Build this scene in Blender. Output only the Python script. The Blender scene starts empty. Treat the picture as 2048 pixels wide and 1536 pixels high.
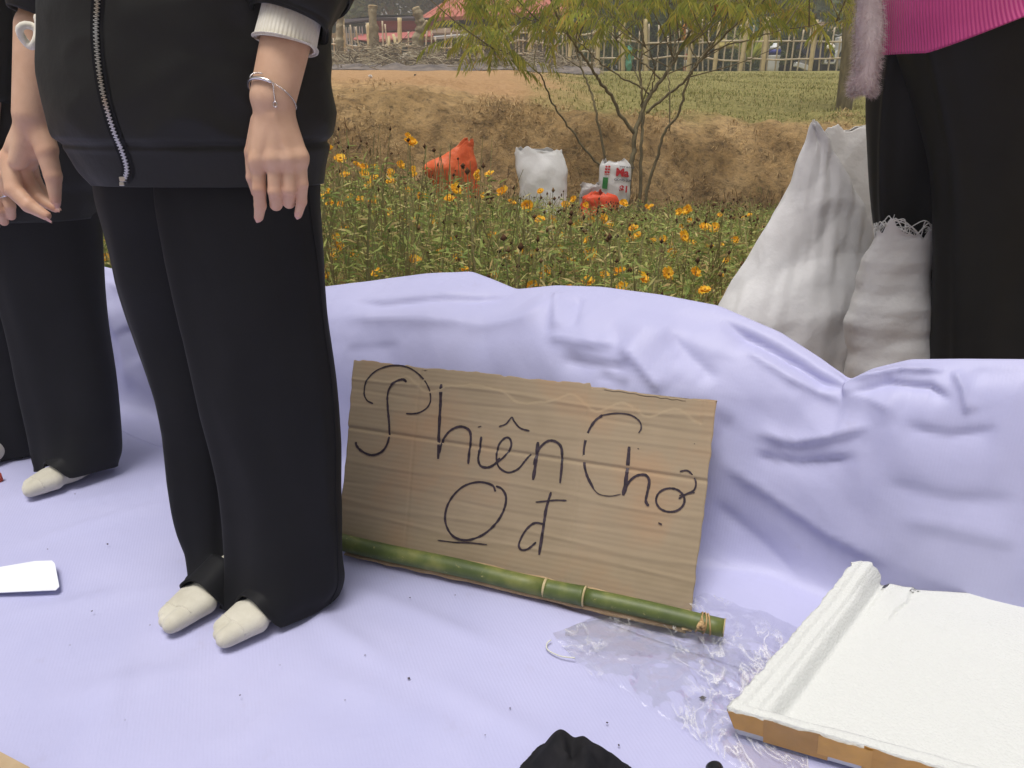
import bpy, math, random
import numpy as np
from mathutils import Vector

rng = np.random.default_rng(7)
random.seed(7)
SC = bpy.context.scene
COL = SC.collection

# ------------------------------------------------------------------ camera
CAM_H, PITCH, FPX = 0.78, math.radians(21.0), 1500.0      # metres, down tilt, focal length in photo pixels
cam_data = bpy.data.cameras.new("camera")
cam_data.sensor_fit = 'HORIZONTAL'
cam_data.sensor_width = 36.0
cam_data.lens = 36.0 * FPX / 2048.0
cam_data.clip_start = 0.05
cam_data.clip_end = 600.0
cam = bpy.data.objects.new("camera", cam_data)
cam.location = (0, 0, CAM_H)
cam.rotation_euler = (math.pi / 2 - PITCH, 0, 0)
COL.objects.link(cam)
SC.camera = cam

# ------------------------------------------------------------------ daylight (hazy, overcast)
SUN_EL, SUN_AZ = math.radians(78), math.radians(-140)      # azimuth from +Y towards +X
world = bpy.data.worlds.new("World")
SC.world = world
world.use_nodes = True
wn, wl = world.node_tree.nodes, world.node_tree.links
wn.clear()
w_out = wn.new('ShaderNodeOutputWorld')
w_bg = wn.new('ShaderNodeBackground')
w_sky = wn.new('ShaderNodeTexSky')
w_sky.sky_type = 'NISHITA'
w_sky.sun_disc = False
w_sky.sun_elevation = SUN_EL
w_sky.sun_rotation = SUN_AZ
w_sky.air_density = 1.0
w_sky.dust_density = 6.0
w_sky.ozone_density = 1.0
w_hsv = wn.new('ShaderNodeHueSaturation')
w_hsv.inputs['Saturation'].default_value = 0.30
w_bg.inputs['Strength'].default_value = 0.08
wl.new(w_sky.outputs[0], w_hsv.inputs['Color'])
wl.new(w_hsv.outputs[0], w_bg.inputs['Color'])
wl.new(w_bg.outputs[0], w_out.inputs['Surface'])

sun_data = bpy.data.lights.new("sun", 'SUN')
sun_data.energy = 2.5
sun_data.angle = math.radians(26)
sun_data.color = (1.0, 0.965, 0.91)
sun = bpy.data.objects.new("sun", sun_data)
sdir = Vector((math.sin(SUN_AZ) * math.cos(SUN_EL), math.cos(SUN_AZ) * math.cos(SUN_EL), math.sin(SUN_EL)))
sun.rotation_euler = sdir.to_track_quat('Z', 'Y').to_euler()
sun.location = (0, 0, 20)
COL.objects.link(sun)

SC.view_settings.view_transform = 'Standard'
SC.view_settings.look = 'None'
SC.view_settings.gamma = 1.0
SC.view_settings.exposure = 0.11
SC.view_settings.use_curve_mapping = False
SC.render.engine = 'CYCLES'
SC.cycles.use_denoising = True
SC.cycles.max_bounces = 8
SC.cycles.transparent_max_bounces = 16
SC.cycles.caustics_reflective = False
SC.cycles.caustics_refractive = False

# ------------------------------------------------------------------ helpers
_CP, _SP = math.cos(PITCH), math.sin(PITCH)

def ray(px, py):
    dx, dy = (px - 1024.0) / FPX, (768.0 - py) / FPX
    return np.array([dx, _CP + dy * _SP, -_SP + dy * _CP])

def P(px, py, Y):
    """world point that the photo shows at px,py when it stands Y metres in front"""
    d = ray(px, py)
    return d * (Y / d[1]) + np.array([0, 0, CAM_H])

def G(px, py, z=0.0):
    """world point that the photo shows at px,py when it lies at height z"""
    d = ray(px, py)
    return d * ((z - CAM_H) / d[2]) + np.array([0, 0, CAM_H])

def _hash(ix, iy, iz, seed):
    n = (ix.astype(np.int64) * 374761393 + iy.astype(np.int64) * 668265263 + iz.astype(np.int64) * 2147483647 + seed * 1274126177) & 0xffffffff
    n = ((n ^ (n >> 13)) * 1274126177) & 0xffffffff
    n = n ^ (n >> 16)
    return (n & 0xffff) / 32767.5 - 1.0

def vnoise(p, scale=1.0, seed=0):
    p = np.asarray(p, float) * scale
    i = np.floor(p).astype(np.int64)
    f = p - i
    f = f * f * (3 - 2 * f)
    r = 0
    for a in (0, 1):
        for b in (0, 1):
            for c in (0, 1):
                w = (f[..., 0] if a else 1 - f[..., 0]) * (f[..., 1] if b else 1 - f[..., 1]) * (f[..., 2] if c else 1 - f[..., 2])
                r = r + w * _hash(i[..., 0] + a, i[..., 1] + b, i[..., 2] + c, seed)
    return r

def fbm(p, scale=1.0, seed=0, octv=4, gain=0.5, ridged=False):
    r, a, s = 0, 1.0, scale
    for o in range(octv):
        n = vnoise(p, s, seed + o * 17)
        if ridged:
            n = 1 - 2 * np.abs(n)
        r = r + a * n
        a *= gain
        s *= 2.03
    return r

def crumple_noise(p, seed, n=9, f0=4.0, f1=14.0, patch=3.0):
    """straight crisp creases, as in crumpled sheet: triangle waves in random directions, each only in patches"""
    r = np.random.default_rng(seed); out = 0
    for i in range(n):
        d = r.normal(0, 1, 3); d /= np.linalg.norm(d)
        f = f0 * (f1 / f0) ** (i / max(1, n - 1))
        t = (p @ d) * f + r.uniform(0, 1) + 0.25 * vnoise(p, f * .25, seed + i)
        tri = 2 * np.abs(t - np.floor(t) - .5)
        mask = smooth(vnoise(p, patch, seed + 40 + i) * 1.6 + .45)
        out = out + (tri - .5) * mask * (f0 / f) ** .8
    return out

def smooth(t):
    t = np.clip(t, 0, 1)
    return t * t * (3 - 2 * t)

def mesh_data(name, verts, faces, mats, smooth_shade=True, fmat=None):
    me = bpy.data.meshes.new(name)
    verts = np.asarray(verts, float).reshape(-1, 3)
    if isinstance(faces, np.ndarray) and faces.ndim == 2:
        nf, k = faces.shape
        me.vertices.add(len(verts)); me.vertices.foreach_set('co', verts.astype(np.float32).ravel())
        me.loops.add(nf * k); me.loops.foreach_set('vertex_index', faces.astype(np.int32).ravel())
        me.polygons.add(nf)
        me.polygons.foreach_set('loop_start', (np.arange(nf) * k).astype(np.int32))
        me.polygons.foreach_set('loop_total', np.full(nf, k, np.int32))
    else:
        me.from_pydata([tuple(v) for v in verts], [], [tuple(int(i) for i in f) for f in faces])
    for m in (mats if isinstance(mats, (list, tuple)) else [mats]):
        me.materials.append(m)
    if fmat is not None:
        me.polygons.foreach_set('material_index', np.asarray(fmat, np.int32))
    me.update(calc_edges=True)
    me.validate()
    if smooth_shade:
        me.polygons.foreach_set('use_smooth', np.ones(len(me.polygons), bool))
    return me

def obj(name, me, parent=None, loc=None, rot=None, scale=None):
    o = bpy.data.objects.new(name, me)
    COL.objects.link(o)
    if parent is not None:
        o.parent = parent
        pl = parent
        # parents stay unrotated; children meshes are built in world space, so cancel the parent's offset
        off = Vector((0, 0, 0))
        while pl is not None:
            off += pl.location
            pl = pl.parent
        o.location = -off if loc is None else Vector(loc) - off
    elif loc is not None:
        o.location = loc
    if rot is not None:
        o.rotation_euler = rot
    if scale is not None:
        o.scale = scale
    return o

def tag(o, label=None, cat=None, group=None, kind=None):
    if label: o['label'] = label
    if cat: o['category'] = cat
    if group: o['group'] = group
    if kind: o['kind'] = kind
    return o

def thing(name, loc, label, cat, group=None):
    o = bpy.data.objects.new(name, None)
    o.empty_display_size = 0.1
    COL.objects.link(o)
    o.location = loc
    return tag(o, label, cat, group)

def meshobj(name, verts, faces, mats, parent=None, sm=True, fmat=None):
    return obj(name, mesh_data(name, verts, faces, mats, sm, fmat), parent)

def quads(nu, nv, closed_u=False):
    """faces of a grid of nv rows with nu points in each row"""
    i = np.arange(nv - 1)[:, None] * nu
    j = np.arange(nu if closed_u else nu - 1)[None, :]
    j2 = (j + 1) % nu
    a, b = i + j, i + j2
    return np.stack([a, b, b + nu, a + nu], -1).reshape(-1, 4)

def catmull(pts, n=8):
    pts = np.asarray(pts, float)
    p = np.vstack([2 * pts[0] - pts[1], pts, 2 * pts[-1] - pts[-2]])
    out = []
    for k in range(1, len(p) - 2):
        t = np.linspace(0, 1, n, endpoint=False)[:, None]
        a, b, c, d = p[k - 1], p[k], p[k + 1], p[k + 2]
        out.append(0.5 * (2 * b + (c - a) * t + (2 * a - 5 * b + 4 * c - d) * t ** 2 + (3 * b - a - 3 * c + d) * t ** 3))
    out.append(pts[-1:])
    return np.vstack(out)

def resample(table, x):
    """columns of a control table (first column the key) interpolated smoothly at x"""
    t = np.asarray(table, float)
    out = []
    m = len(t)
    for c in range(1, t.shape[1]):
        k = np.clip(np.searchsorted(t[:, 0], x) - 1, 0, m - 2)
        s = (x - t[k, 0]) / (t[k + 1, 0] - t[k, 0])
        d = np.gradient(t[:, c], t[:, 0])
        h = t[k + 1, 0] - t[k, 0]
        s = np.clip(s, 0, 1)
        out.append((2 * s**3 - 3 * s**2 + 1) * t[k, c] + (s**3 - 2 * s**2 + s) * h * d[k] + (-2 * s**3 + 3 * s**2) * t[k + 1, c] + (s**3 - s**2) * h * d[k + 1])
    return out

def tube(pts, radii, n=8, caps=True, start=0):
    """swept tube: verts, quad faces (caps as fans of quads are left as n-gons)"""
    pts = np.asarray(pts, float)
    radii = np.broadcast_to(np.asarray(radii, float), (len(pts),))
    tan = np.gradient(pts, axis=0)
    tan /= np.linalg.norm(tan, axis=1, keepdims=True) + 1e-12
    up = np.array([0, 0, 1.0]) if abs(tan[0][2]) < 0.9 else np.array([1.0, 0, 0])
    vs = []
    a = np.cross(tan[0], up); a /= np.linalg.norm(a)
    for k in range(len(pts)):
        a = a - tan[k] * a.dot(tan[k]); a /= np.linalg.norm(a) + 1e-12
        b = np.cross(tan[k], a)
        ph = np.arange(n) * 2 * math.pi / n
        vs.append(pts[k] + radii[k] * (np.cos(ph)[:, None] * a + np.sin(ph)[:, None] * b))
    v = np.vstack(vs)
    f = [tuple(q) for q in quads(n, len(pts), True) + start]
    if caps:
        f.append(tuple(range(start + n - 1, start - 1, -1)))
        f.append(tuple(range(start + (len(pts) - 1) * n, start + len(pts) * n)))
    return v, f

class MB:
    """collects shapes into one mesh"""
    def __init__(s): s.v, s.f, s.n = [], [], 0
    def add(s, v, f):
        v = np.asarray(v, float).reshape(-1, 3)
        s.f += [tuple(int(i) + s.n for i in q) for q in f]
        s.v.append(v); s.n += len(v)
        return s
    def tube(s, pts, r, n=8, caps=True):
        return s.add(*tube(pts, r, n, caps))
    def box(s, c, d, rz=0.0, taper=1.0):
        c, d = np.array(c, float), np.array(d, float) / 2
        q = np.array([[x, y, z] for z in (-1, 1) for x, y in ((-1, -1), (1, -1), (1, 1), (-1, 1))], float) * d
        q[4:, :2] *= taper
        cs, sn = math.cos(rz), math.sin(rz)
        q = np.stack([q[:, 0] * cs - q[:, 1] * sn, q[:, 0] * sn + q[:, 1] * cs, q[:, 2]], 1) + c
        return s.add(q, [(3, 2, 1, 0), (4, 5, 6, 7), (0, 1, 5, 4), (1, 2, 6, 5), (2, 3, 7, 6), (3, 0, 4, 7)])
    def slab(s, pts, t):
        """polygon given by points, thickened by vector t"""
        pts = np.asarray(pts, float); n = len(pts); t = np.asarray(t, float)
        f = [tuple(range(n)), tuple(range(2 * n - 1, n - 1, -1))] + [(i, i + n, (i + 1) % n + n, (i + 1) % n) for i in range(n)]
        return s.add(np.vstack([pts, pts + t]), f)
    def build(s, name, mat, parent=None, sm=True):
        return meshobj(name, np.vstack(s.v), s.f, mat, parent, sm)

def bevel(o, w=0.004, seg=2):
    m = o.modifiers.new('bevel', 'BEVEL'); m.width = w; m.segments = seg; m.limit_method = 'ANGLE'
    return o

def subsurf(o, lv=1):
    m = o.modifiers.new('sub', 'SUBSURF'); m.levels = lv; m.render_levels = lv
    return o

# ---- implicit surfaces (bodies, hands)
def capsule(p, a, b, ra, rb):
    a, b = np.asarray(a, np.float32), np.asarray(b, np.float32)
    ab = b - a
    t = np.clip(((p - a) @ ab) / (ab @ ab + 1e-12), 0, 1)
    d = p - a - t[..., None] * ab
    return np.sqrt((d * d).sum(-1)) - (ra + (rb - ra) * t)

def ellipsoid(p, c, r, R=None):
    q = p - np.asarray(c, np.float32)
    if R is not None:
        q = q @ np.asarray(R, np.float32)
    r = np.asarray(r, np.float32)
    k = np.sqrt(((q / r) ** 2).sum(-1))
    return (k - 1) * float(r.min()) * (1 if k.size == 0 else 1)

def smin(a, b, k):
    h = np.clip(0.5 + 0.5 * (b - a) / k, 0, 1)
    return b + (a - b) * h - k * h * (1 - h)

def surfnet(fun, lo, hi, h):
    lo, hi = np.asarray(lo, float), np.asarray(hi, float)
    n = np.ceil((hi - lo) / h).astype(int) + 1
    ax = [lo[i] + h * np.arange(n[i]) for i in range(3)]
    pts = np.stack(np.meshgrid(*ax, indexing='ij'), -1).astype(np.float32)
    D = fun(pts)
    S = D < 0
    cells = np.zeros(n - 1, np.int8)
    for a in (0, 1):
        for b in (0, 1):
            for c in (0, 1):
                cells += S[a:n[0] - 1 + a, b:n[1] - 1 + b, c:n[2] - 1 + c]
    act = np.argwhere((cells > 0) & (cells < 8))
    idx = -np.ones(n - 1, np.int64)
    idx[tuple(act.T)] = np.arange(len(act))
    acc = np.zeros((len(act), 3)); cnt = np.zeros(len(act))
    cor = [(0, 0, 0), (1, 0, 0), (0, 1, 0), (1, 1, 0), (0, 0, 1), (1, 0, 1), (0, 1, 1), (1, 1, 1)]
    for i in range(8):
        for j in range(i + 1, 8):
            if sum(abs(cor[i][k] - cor[j][k]) for k in range(3)) != 1:
                continue
            A, B = act + cor[i], act + cor[j]
            da, db = D[tuple(A.T)], D[tuple(B.T)]
            m = (da < 0) != (db < 0)
            t = np.where(m, da / (da - db + 1e-20), 0)
            acc += np.where(m[:, None], A + (B - A) * t[:, None], 0)
            cnt += m
    v = lo + h * acc / cnt[:, None]
    faces = []
    for axis in range(3):
        o1, o2 = [(1, 2), (2, 0), (0, 1)][axis]
        s1 = [slice(None)] * 3; s2 = [slice(None)] * 3
        s1[axis] = slice(0, n[axis] - 1); s2[axis] = slice(1, n[axis])
        e = np.argwhere(S[tuple(s1)] != S[tuple(s2)])
        ok = (e[:, o1] > 0) & (e[:, o2] > 0) & (e[:, o1] < n[o1] - 1) & (e[:, o2] < n[o2] - 1)
        e = e[ok]
        flip = S[tuple(s1)][tuple(e.T)]
        q = []
        for d1, d2 in ((-1, -1), (0, -1), (0, 0), (-1, 0)):
            c = e.copy(); c[:, o1] += d1; c[:, o2] += d2
            q.append(idx[tuple(c.T)])
        q = np.stack(q, 1)
        q[~flip] = q[~flip][:, ::-1]
        faces.append(q)
    return v, np.vstack(faces)

# ------------------------------------------------------------------ materials
def _nt(name):
    m = bpy.data.materials.new(name)
    m.use_nodes = True
    nt = m.node_tree
    return m, nt, nt.nodes['Principled BSDF']

def N(nt, kind, **kw):
    n = nt.nodes.new(kind)
    for k, v in kw.items():
        if k in n.inputs: n.inputs[k].default_value = v
        else: setattr(n, k, v)
    return n

def rgb(c): return (c[0], c[1], c[2], 1.0)

def noise_node(nt, scale, detail=4, coord='Object', rough=0.55, stretch=None):
    tc = N(nt, 'ShaderNodeTexCoord')
    src = tc.outputs[coord]
    if stretch:
        mp = N(nt, 'ShaderNodeMapping'); mp.inputs['Scale'].default_value = stretch
        nt.links.new(src, mp.inputs[0]); src = mp.outputs[0]
    n = N(nt, 'ShaderNodeTexNoise', Scale=scale, Detail=detail, Roughness=rough)
    nt.links.new(src, n.inputs['Vector'])
    return n

def ramp(nt, src, stops):
    r = N(nt, 'ShaderNodeValToRGB')
    el = r.color_ramp.elements
    while len(el) < len(stops): el.new(0.5)
    for e, (p, c) in zip(el, stops):
        e.position = p; e.color = rgb(c)
    nt.links.new(src, r.inputs[0])
    return r

def add_bump(nt, bsdf, src, strength, dist=0.01, prev=None):
    b = N(nt, 'ShaderNodeBump', Strength=strength, Distance=dist)
    nt.links.new(src, b.inputs['Height'])
    if prev is not None: nt.links.new(prev.outputs[0], b.inputs['Normal'])
    nt.links.new(b.outputs[0], bsdf.inputs['Normal'])
    return b

def mat(name, c1, c2=None, scale=10, lo=0.35, hi=0.65, rough=0.7, bump=0.0, bscale=80, bdist=0.004, metal=0.0, spec=0.4,
        sheen=0.0, sub=0.0, stretch=None, alpha=1.0, island=None, transl=0.0):
    m, nt, b = _nt(name)
    b.inputs['Roughness'].default_value = rough
    b.inputs['Metallic'].default_value = metal
    b.inputs['Specular IOR Level'].default_value = spec
    b.inputs['Base Color'].default_value = rgb(c1)
    if sheen: b.inputs['Sheen Weight'].default_value = sheen
    if sub:
        b.inputs['Subsurface Weight'].default_value = sub
        b.inputs['Subsurface Radius'].default_value = (0.012, 0.005, 0.003)
        b.inputs['Subsurface Scale'].default_value = 1.0
    if island:                      # colour from a random value per leaf
        g = N(nt, 'ShaderNodeNewGeometry')
        r = ramp(nt, g.outputs['Random Per Island'], island)
        nt.links.new(r.outputs[0], b.inputs['Base Color'])
        colsrc = r.outputs[0]
    elif c2 is not None:
        n = noise_node(nt, scale, 5, stretch=stretch)
        r = ramp(nt, n.outputs['Fac'], [(lo, c1), (hi, c2)])
        nt.links.new(r.outputs[0], b.inputs['Base Color'])
        colsrc = r.outputs[0]
    else:
        colsrc = None
    if bump:
        n2 = noise_node(nt, bscale, 4, stretch=stretch)
        add_bump(nt, b, n2.outputs['Fac'], bump, bdist)
    if transl:
        out = nt.nodes['Material Output']
        t = N(nt, 'ShaderNodeBsdfTranslucent')
        t.inputs['Color'].default_value = rgb(c1)
        if colsrc is not None: nt.links.new(colsrc, t.inputs['Color'])
        mx = N(nt, 'ShaderNodeMixShader'); mx.inputs[0].default_value = transl
        nt.links.new(b.outputs[0], mx.inputs[1]); nt.links.new(t.outputs[0], mx.inputs[2])
        nt.links.new(mx.outputs[0], out.inputs['Surface'])
    return m
# ================================================================== ground
def ground_z(x, y):
    x, y = np.asarray(x, float), np.asarray(y, float)
    pp = np.stack([x, y, 0 * x], -1)
    foot = 5.95 + 0.18 * vnoise(pp, 0.9, 3) + 0.10 * vnoise(pp, 2.3, 4)
    top = 6.80 + 0.20 * vnoise(pp, 0.7, 5) + 0.12 * vnoise(pp, 2.1, 6) + 0.10 * np.clip(x, -2, 4)
    ztop = 0.82 - 0.30 * smooth((x + 1.2) / 3.6) + 0.05 * vnoise(pp, 1.3, 8)
    low = -0.012 - 0.14 * smooth((y - 1.9) / 3.4)
    t = np.clip((y - foot) / (top - foot), 0, 1)
    prof = 0.12 * t + 0.88 * smooth(t) ** 0.85
    face = low + (ztop - low) * prof
    far = np.clip((y - top) / (22 - top), 0, 1)
    up = ztop + (1.38 - ztop) * (1 - (1 - far) ** 1.6)
    far2 = np.clip((y - 22) / 60, 0, 1)
    z = np.where(y < top, face, up) + 0.9 * far2
    rough = smooth((y - 5.4) / 0.5) * (1 - smooth((y - 8.3) / 1.5))
    z = z + rough * (0.055 * fbm(pp * [1, 1, 1] + [0, 0, 3], 2.2, 21, 5, .62) + 0.12 * np.sin(math.pi * t) * fbm(pp * [1, 0.6, 1], 1.6, 31, 5, .6))
    z = z + smooth((y - 8) / 3) * 0.02 * fbm(pp, 1.2, 41, 3)
    return z

def spaced(*segs):
    out = []
    for a, b, n in segs: out.append(np.linspace(a, b, n, endpoint=False))
    return np.concatenate(out + [[segs[-1][1]]])

gx = spaced((-110, -40, 14), (-40, -8, 24), (-8, -3.5, 45), (-3.5, 4.5, 230), (4.5, 12, 60), (12, 40, 20), (40, 110, 14))
gy = spaced((-40, -5, 12), (-5, 1.8, 14), (1.8, 5.3, 50), (5.3, 8.6, 130), (8.6, 24, 70), (24, 70, 24), (70, 150, 12))
GX, GY = np.meshgrid(gx, gy)
GZ = ground_z(GX, GY)
m_ground, nt, b = _nt('earth')
b.inputs['Roughness'].default_value = 0.95
b.inputs['Specular IOR Level'].default_value = 0.1
at_g = N(nt, 'ShaderNodeAttribute', attribute_name='grass')
at_o = N(nt, 'ShaderNodeAttribute', attribute_name='dust')
n1 = noise_node(nt, 2.2, 8, rough=0.65)
n2 = noise_node(nt, 14, 8, rough=0.7)
soil = ramp(nt, n1.outputs['Fac'], [(0.30, (0.17, 0.11, 0.058)), (0.45, (0.37, 0.245, 0.118)), (0.58, (0.52, 0.355, 0.18)), (0.75, (0.38, 0.265, 0.14))])
fine = ramp(nt, n2.outputs['Fac'], [(0.30, (0.35, 0.36, 0.38)), (0.48, (1, 1, 1)), (0.72, (1.35, 1.3, 1.2))])
mul = N(nt, 'ShaderNodeMix', data_type='RGBA', blend_type='MULTIPLY'); mul.inputs[0].default_value = 1
nt.links.new(soil.outputs[0], mul.inputs[6]); nt.links.new(fine.outputs[0], mul.inputs[7])
dust = ramp(nt, n2.outputs['Fac'], [(0.3, (0.40, 0.235, 0.11)), (0.6, (0.52, 0.32, 0.165)), (0.8, (0.44, 0.31, 0.16))])
grs = ramp(nt, n2.outputs['Fac'], [(0.28, (0.16, 0.14, 0.05)), (0.5, (0.27, 0.25, 0.09)), (0.7, (0.40, 0.33, 0.14))])
mo = N(nt, 'ShaderNodeMix', data_type='RGBA'); mg = N(nt, 'ShaderNodeMix', data_type='RGBA')
at_f = N(nt, 'ShaderNodeAttribute', attribute_name='face_tint'); mf = N(nt, 'ShaderNodeMix', data_type='RGBA', blend_type='MULTIPLY'); mf.inputs[7].default_value = rgb((0.66, 0.64, 0.58))
nt.links.new(at_f.outputs['Fac'], mf.inputs[0]); nt.links.new(mul.outputs[2], mf.inputs[6])
nt.links.new(at_o.outputs['Fac'], mo.inputs[0]); nt.links.new(mf.outputs[2], mo.inputs[6]); nt.links.new(dust.outputs[0], mo.inputs[7])
nt.links.new(at_g.outputs['Fac'], mg.inputs[0]); nt.links.new(mo.outputs[2], mg.inputs[6]); nt.links.new(grs.outputs[0], mg.inputs[7])
nt.links.new(mg.outputs[2], b.inputs['Base Color'])
bb = add_bump(nt, b, n2.outputs['Fac'], 0.9, 0.05)
n3 = noise_node(nt, 60, 5, rough=0.7)
add_bump(nt, b, n3.outputs['Fac'], 0.7, 0.012, bb)
gv = np.stack([GX, GY, GZ], -1).reshape(-1, 3)
ground = meshobj('ground', gv, quads(len(gx), len(gy)), m_ground)
tag(ground, kind='structure')
def zone_grass(v):
    n = vnoise(v * [1, .5, 0], 1.1, 51) * 0.35 + vnoise(v * [1, .5, 0], 3.7, 52) * 0.25
    right = smooth((v[:, 0] + 0.2 - 0.05 * (v[:, 1] - 7)) / 1.6 + n)
    return np.clip(right * smooth((v[:, 1] - 6.9 + n) / 0.9), 0, 1) * 0.95
def zone_dust(v):
    n = vnoise(v * [1, .5, 0], 1.3, 53) * 0.4
    left = 1 - smooth((v[:, 0] - 0.3 - 0.1 * (v[:, 1] - 7)) / 2.2)
    return np.clip(left * smooth((v[:, 1] - 7.3 + n) / 0.8), 0, 1)
def zone_face(v):   # bank face tinted darker in uneven patches
    n = fbm(v * [1, .7, 1], 1.7, 55, 3)
    return np.clip(smooth((v[:, 1] - 5.9) / .3) * (1 - smooth((v[:, 1] - 7.0) / .5)) * (0.55 + n * .8), 0, 1)
for nm, fn in (('grass', zone_grass), ('dust', zone_dust), ('face_tint', zone_face)):
    a = ground.data.attributes.new(nm, 'FLOAT', 'POINT')
    a.data.foreach_set('value', fn(gv).astype(np.float32))

# ---- short grass and dry straw lying on the bank (nobody could count it)
def blades(pos, length, width, lean, droop=0.3, up=1.0):
    """thin two-segment blades: verts, faces"""
    n = len(pos)
    az = rng.uniform(0, 2 * math.pi, n)
    d = np.stack([np.cos(az), np.sin(az), np.zeros(n)], 1)
    s = np.stack([-np.sin(az), np.cos(az), np.zeros(n)], 1)
    s = s * (width[:, None] / 2)
    zz = np.array([0, 0, 1.0]) * up
    p1 = pos + (zz * (1 - 0.25 * lean[:, None]) + d * lean[:, None] * 0.6) * length[:, None] * 0.55
    p2 = pos + (zz * (1 - droop - 0.35 * lean[:, None]) + d * lean[:, None] * 1.2) * length[:, None]
    v = np.stack([pos - s, pos + s, p1 + s * 0.8, p1 - s * 0.8, p2], 1).reshape(-1, 3)
    i = np.arange(n)[:, None] * 5
    f = [tuple(r) for r in np.hstack([i, i + 1, i + 2, i + 3])] + [tuple(r) for r in np.hstack([i + 3, i + 2, i + 4])]
    return v, f

def scatter(n, x0, x1, y0, y1):
    x, y = rng.uniform(x0, x1, n), rng.uniform(y0, y1, n)
    return np.stack([x, y, ground_z(x, y) - 0.003], 1)

STRAW = [(0.0, (0.26, 0.165, 0.075)), (0.35, (0.44, 0.29, 0.14)), (0.7, (0.58, 0.42, 0.22)), (1.0, (0.27, 0.18, 0.08))]
GREEN = [(0.0, (0.15, 0.17, 0.04)), (0.4, (0.27, 0.27, 0.08)), (0.75, (0.38, 0.33, 0.13)), (1.0, (0.48, 0.38, 0.18))]
m_straw = mat('dry_straw', (0.33, 0.23, 0.11), island=STRAW, rough=0.9, spec=0.1)
m_grass = mat('short_grass', (0.2, 0.2, 0.06), island=GREEN, rough=0.8, spec=0.15, transl=0.25)
p = scatter(17000, -3.6, 4.6, 5.45, 7.6)
keep = vnoise(p, 1.6, 61) + 0.5 * vnoise(p, 5, 62) > -0.15
p = p[keep]; n = len(p)
v, f = blades(p, rng.uniform(0.03, 0.10, n), rng.uniform(0.003, 0.007, n), rng.uniform(0.5, 1.7, n), 0.5)
tag(meshobj('straw', v, f, m_straw, sm=False), 'dry straw and dead grass matted over the earth bank', 'straw', kind='stuff')
p = scatter(26000, -1.2, 7.5, 7.1, 16)
keep = zone_grass(p) > rng.uniform(0.15, 0.8, len(p))
p = p[keep]; n = len(p)
v, f = blades(p, rng.uniform(0.03, 0.08, n), rng.uniform(0.005, 0.011, n), rng.uniform(0.2, 1.3, n), 0.3)
tag(meshobj('grass', v, f, m_grass, sm=False), 'short yellow-green grass on the slope above the bank', 'grass', kind='stuff')

# ================================================================== white vinyl tarps
def tarp_mat(name, c1, c2, stripe_dir):
    m, nt, b = _nt(name)
    b.inputs['Roughness'].default_value = 0.48
    b.inputs['Specular IOR Level'].default_value = 0.28
    n = noise_node(nt, 3.0, 5)
    r = ramp(nt, n.outputs['Fac'], [(0.35, c1), (0.65, c2)])
    d = noise_node(nt, 9.0, 9, rough=0.75)
    dr = ramp(nt, d.outputs['Fac'], [(0.60, (1, 1, 1)), (0.72, (0.90, 0.87, 0.84))])
    mx = N(nt, 'ShaderNodeMix', data_type='RGBA', blend_type='MULTIPLY'); mx.inputs[0].default_value = 0.6
    nt.links.new(r.outputs[0], mx.inputs[6]); nt.links.new(dr.outputs[0], mx.inputs[7])
    nt.links.new(mx.outputs[2], b.inputs['Base Color'])
    uv = N(nt, 'ShaderNodeAttribute', attribute_name='weave')
    wv = N(nt, 'ShaderNodeMath', operation='SINE')
    nt.links.new(uv.outputs['Fac'], wv.inputs[0])
    b1 = add_bump(nt, b, wv.outputs[0], 0.05, 0.0010)
    n2 = noise_node(nt, 26, 4)
    add_bump(nt, b, n2.outputs['Fac'], 0.10, 0.01, b1)
    return m

m_tarp = tarp_mat('tarp_vinyl', (0.435, 0.44, 0.665), (0.48, 0.48, 0.70), 0)
SEAM_A, SEAM_B = G(245, 872)[:2], G(1530, 1378)[:2]
seam_d = (SEAM_B - SEAM_A) / np.linalg.norm(SEAM_B - SEAM_A)
seam_n = np.array([-seam_d[1], seam_d[0]])
if seam_n[1] < 0: seam_n = -seam_n

def weave(o, vals):
    a = o.data.attributes.new('weave', 'FLOAT', 'POINT')
    a.data.foreach_set('value', np.asarray(vals, np.float32))

# floor sheet: u along the seam, w away from it towards the viewer
us, ws = np.linspace(-1.9, 2.6, 260), np.concatenate([np.linspace(0, 1.3, 190), np.linspace(1.32, 2.9, 20)])
U, W = np.meshgrid(us, ws)
edge = 0.012 * vnoise(np.stack([U, 0 * U, 0 * U], -1), 3.0, 71)
XY = SEAM_A + U[..., None] * seam_d - (W - edge)[..., None] * seam_n
pp = np.stack([XY[..., 0], XY[..., 1], 0 * U], -1)
fz = 0.007 + 0.0022 * np.clip(crumple_noise(pp, 75, 8, 3.0, 12.0, 2.6), -.6, 2) + 0.005 * np.clip(fbm(pp @ np.array([[.8, .6, 0], [-.35, .45, 0], [0, 0, 1]]), 3.2, 72, 3), -0.4, 1.5)
def fold(z, px0, py0, px1, py1, amp, w):
    a, c = G(px0, py0)[:2], G(px1, py1)[:2]
    d = c - a; L = np.linalg.norm(d); d /= L
    rel = XY - a
    t = rel @ d; s = rel @ np.array([-d[1], d[0]])
    end = smooth((t + 0.08) / 0.16) * (1 - smooth((t - L + 0.08) / 0.16))
    return z + amp * np.exp(-(s / w) ** 2) * end
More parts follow.
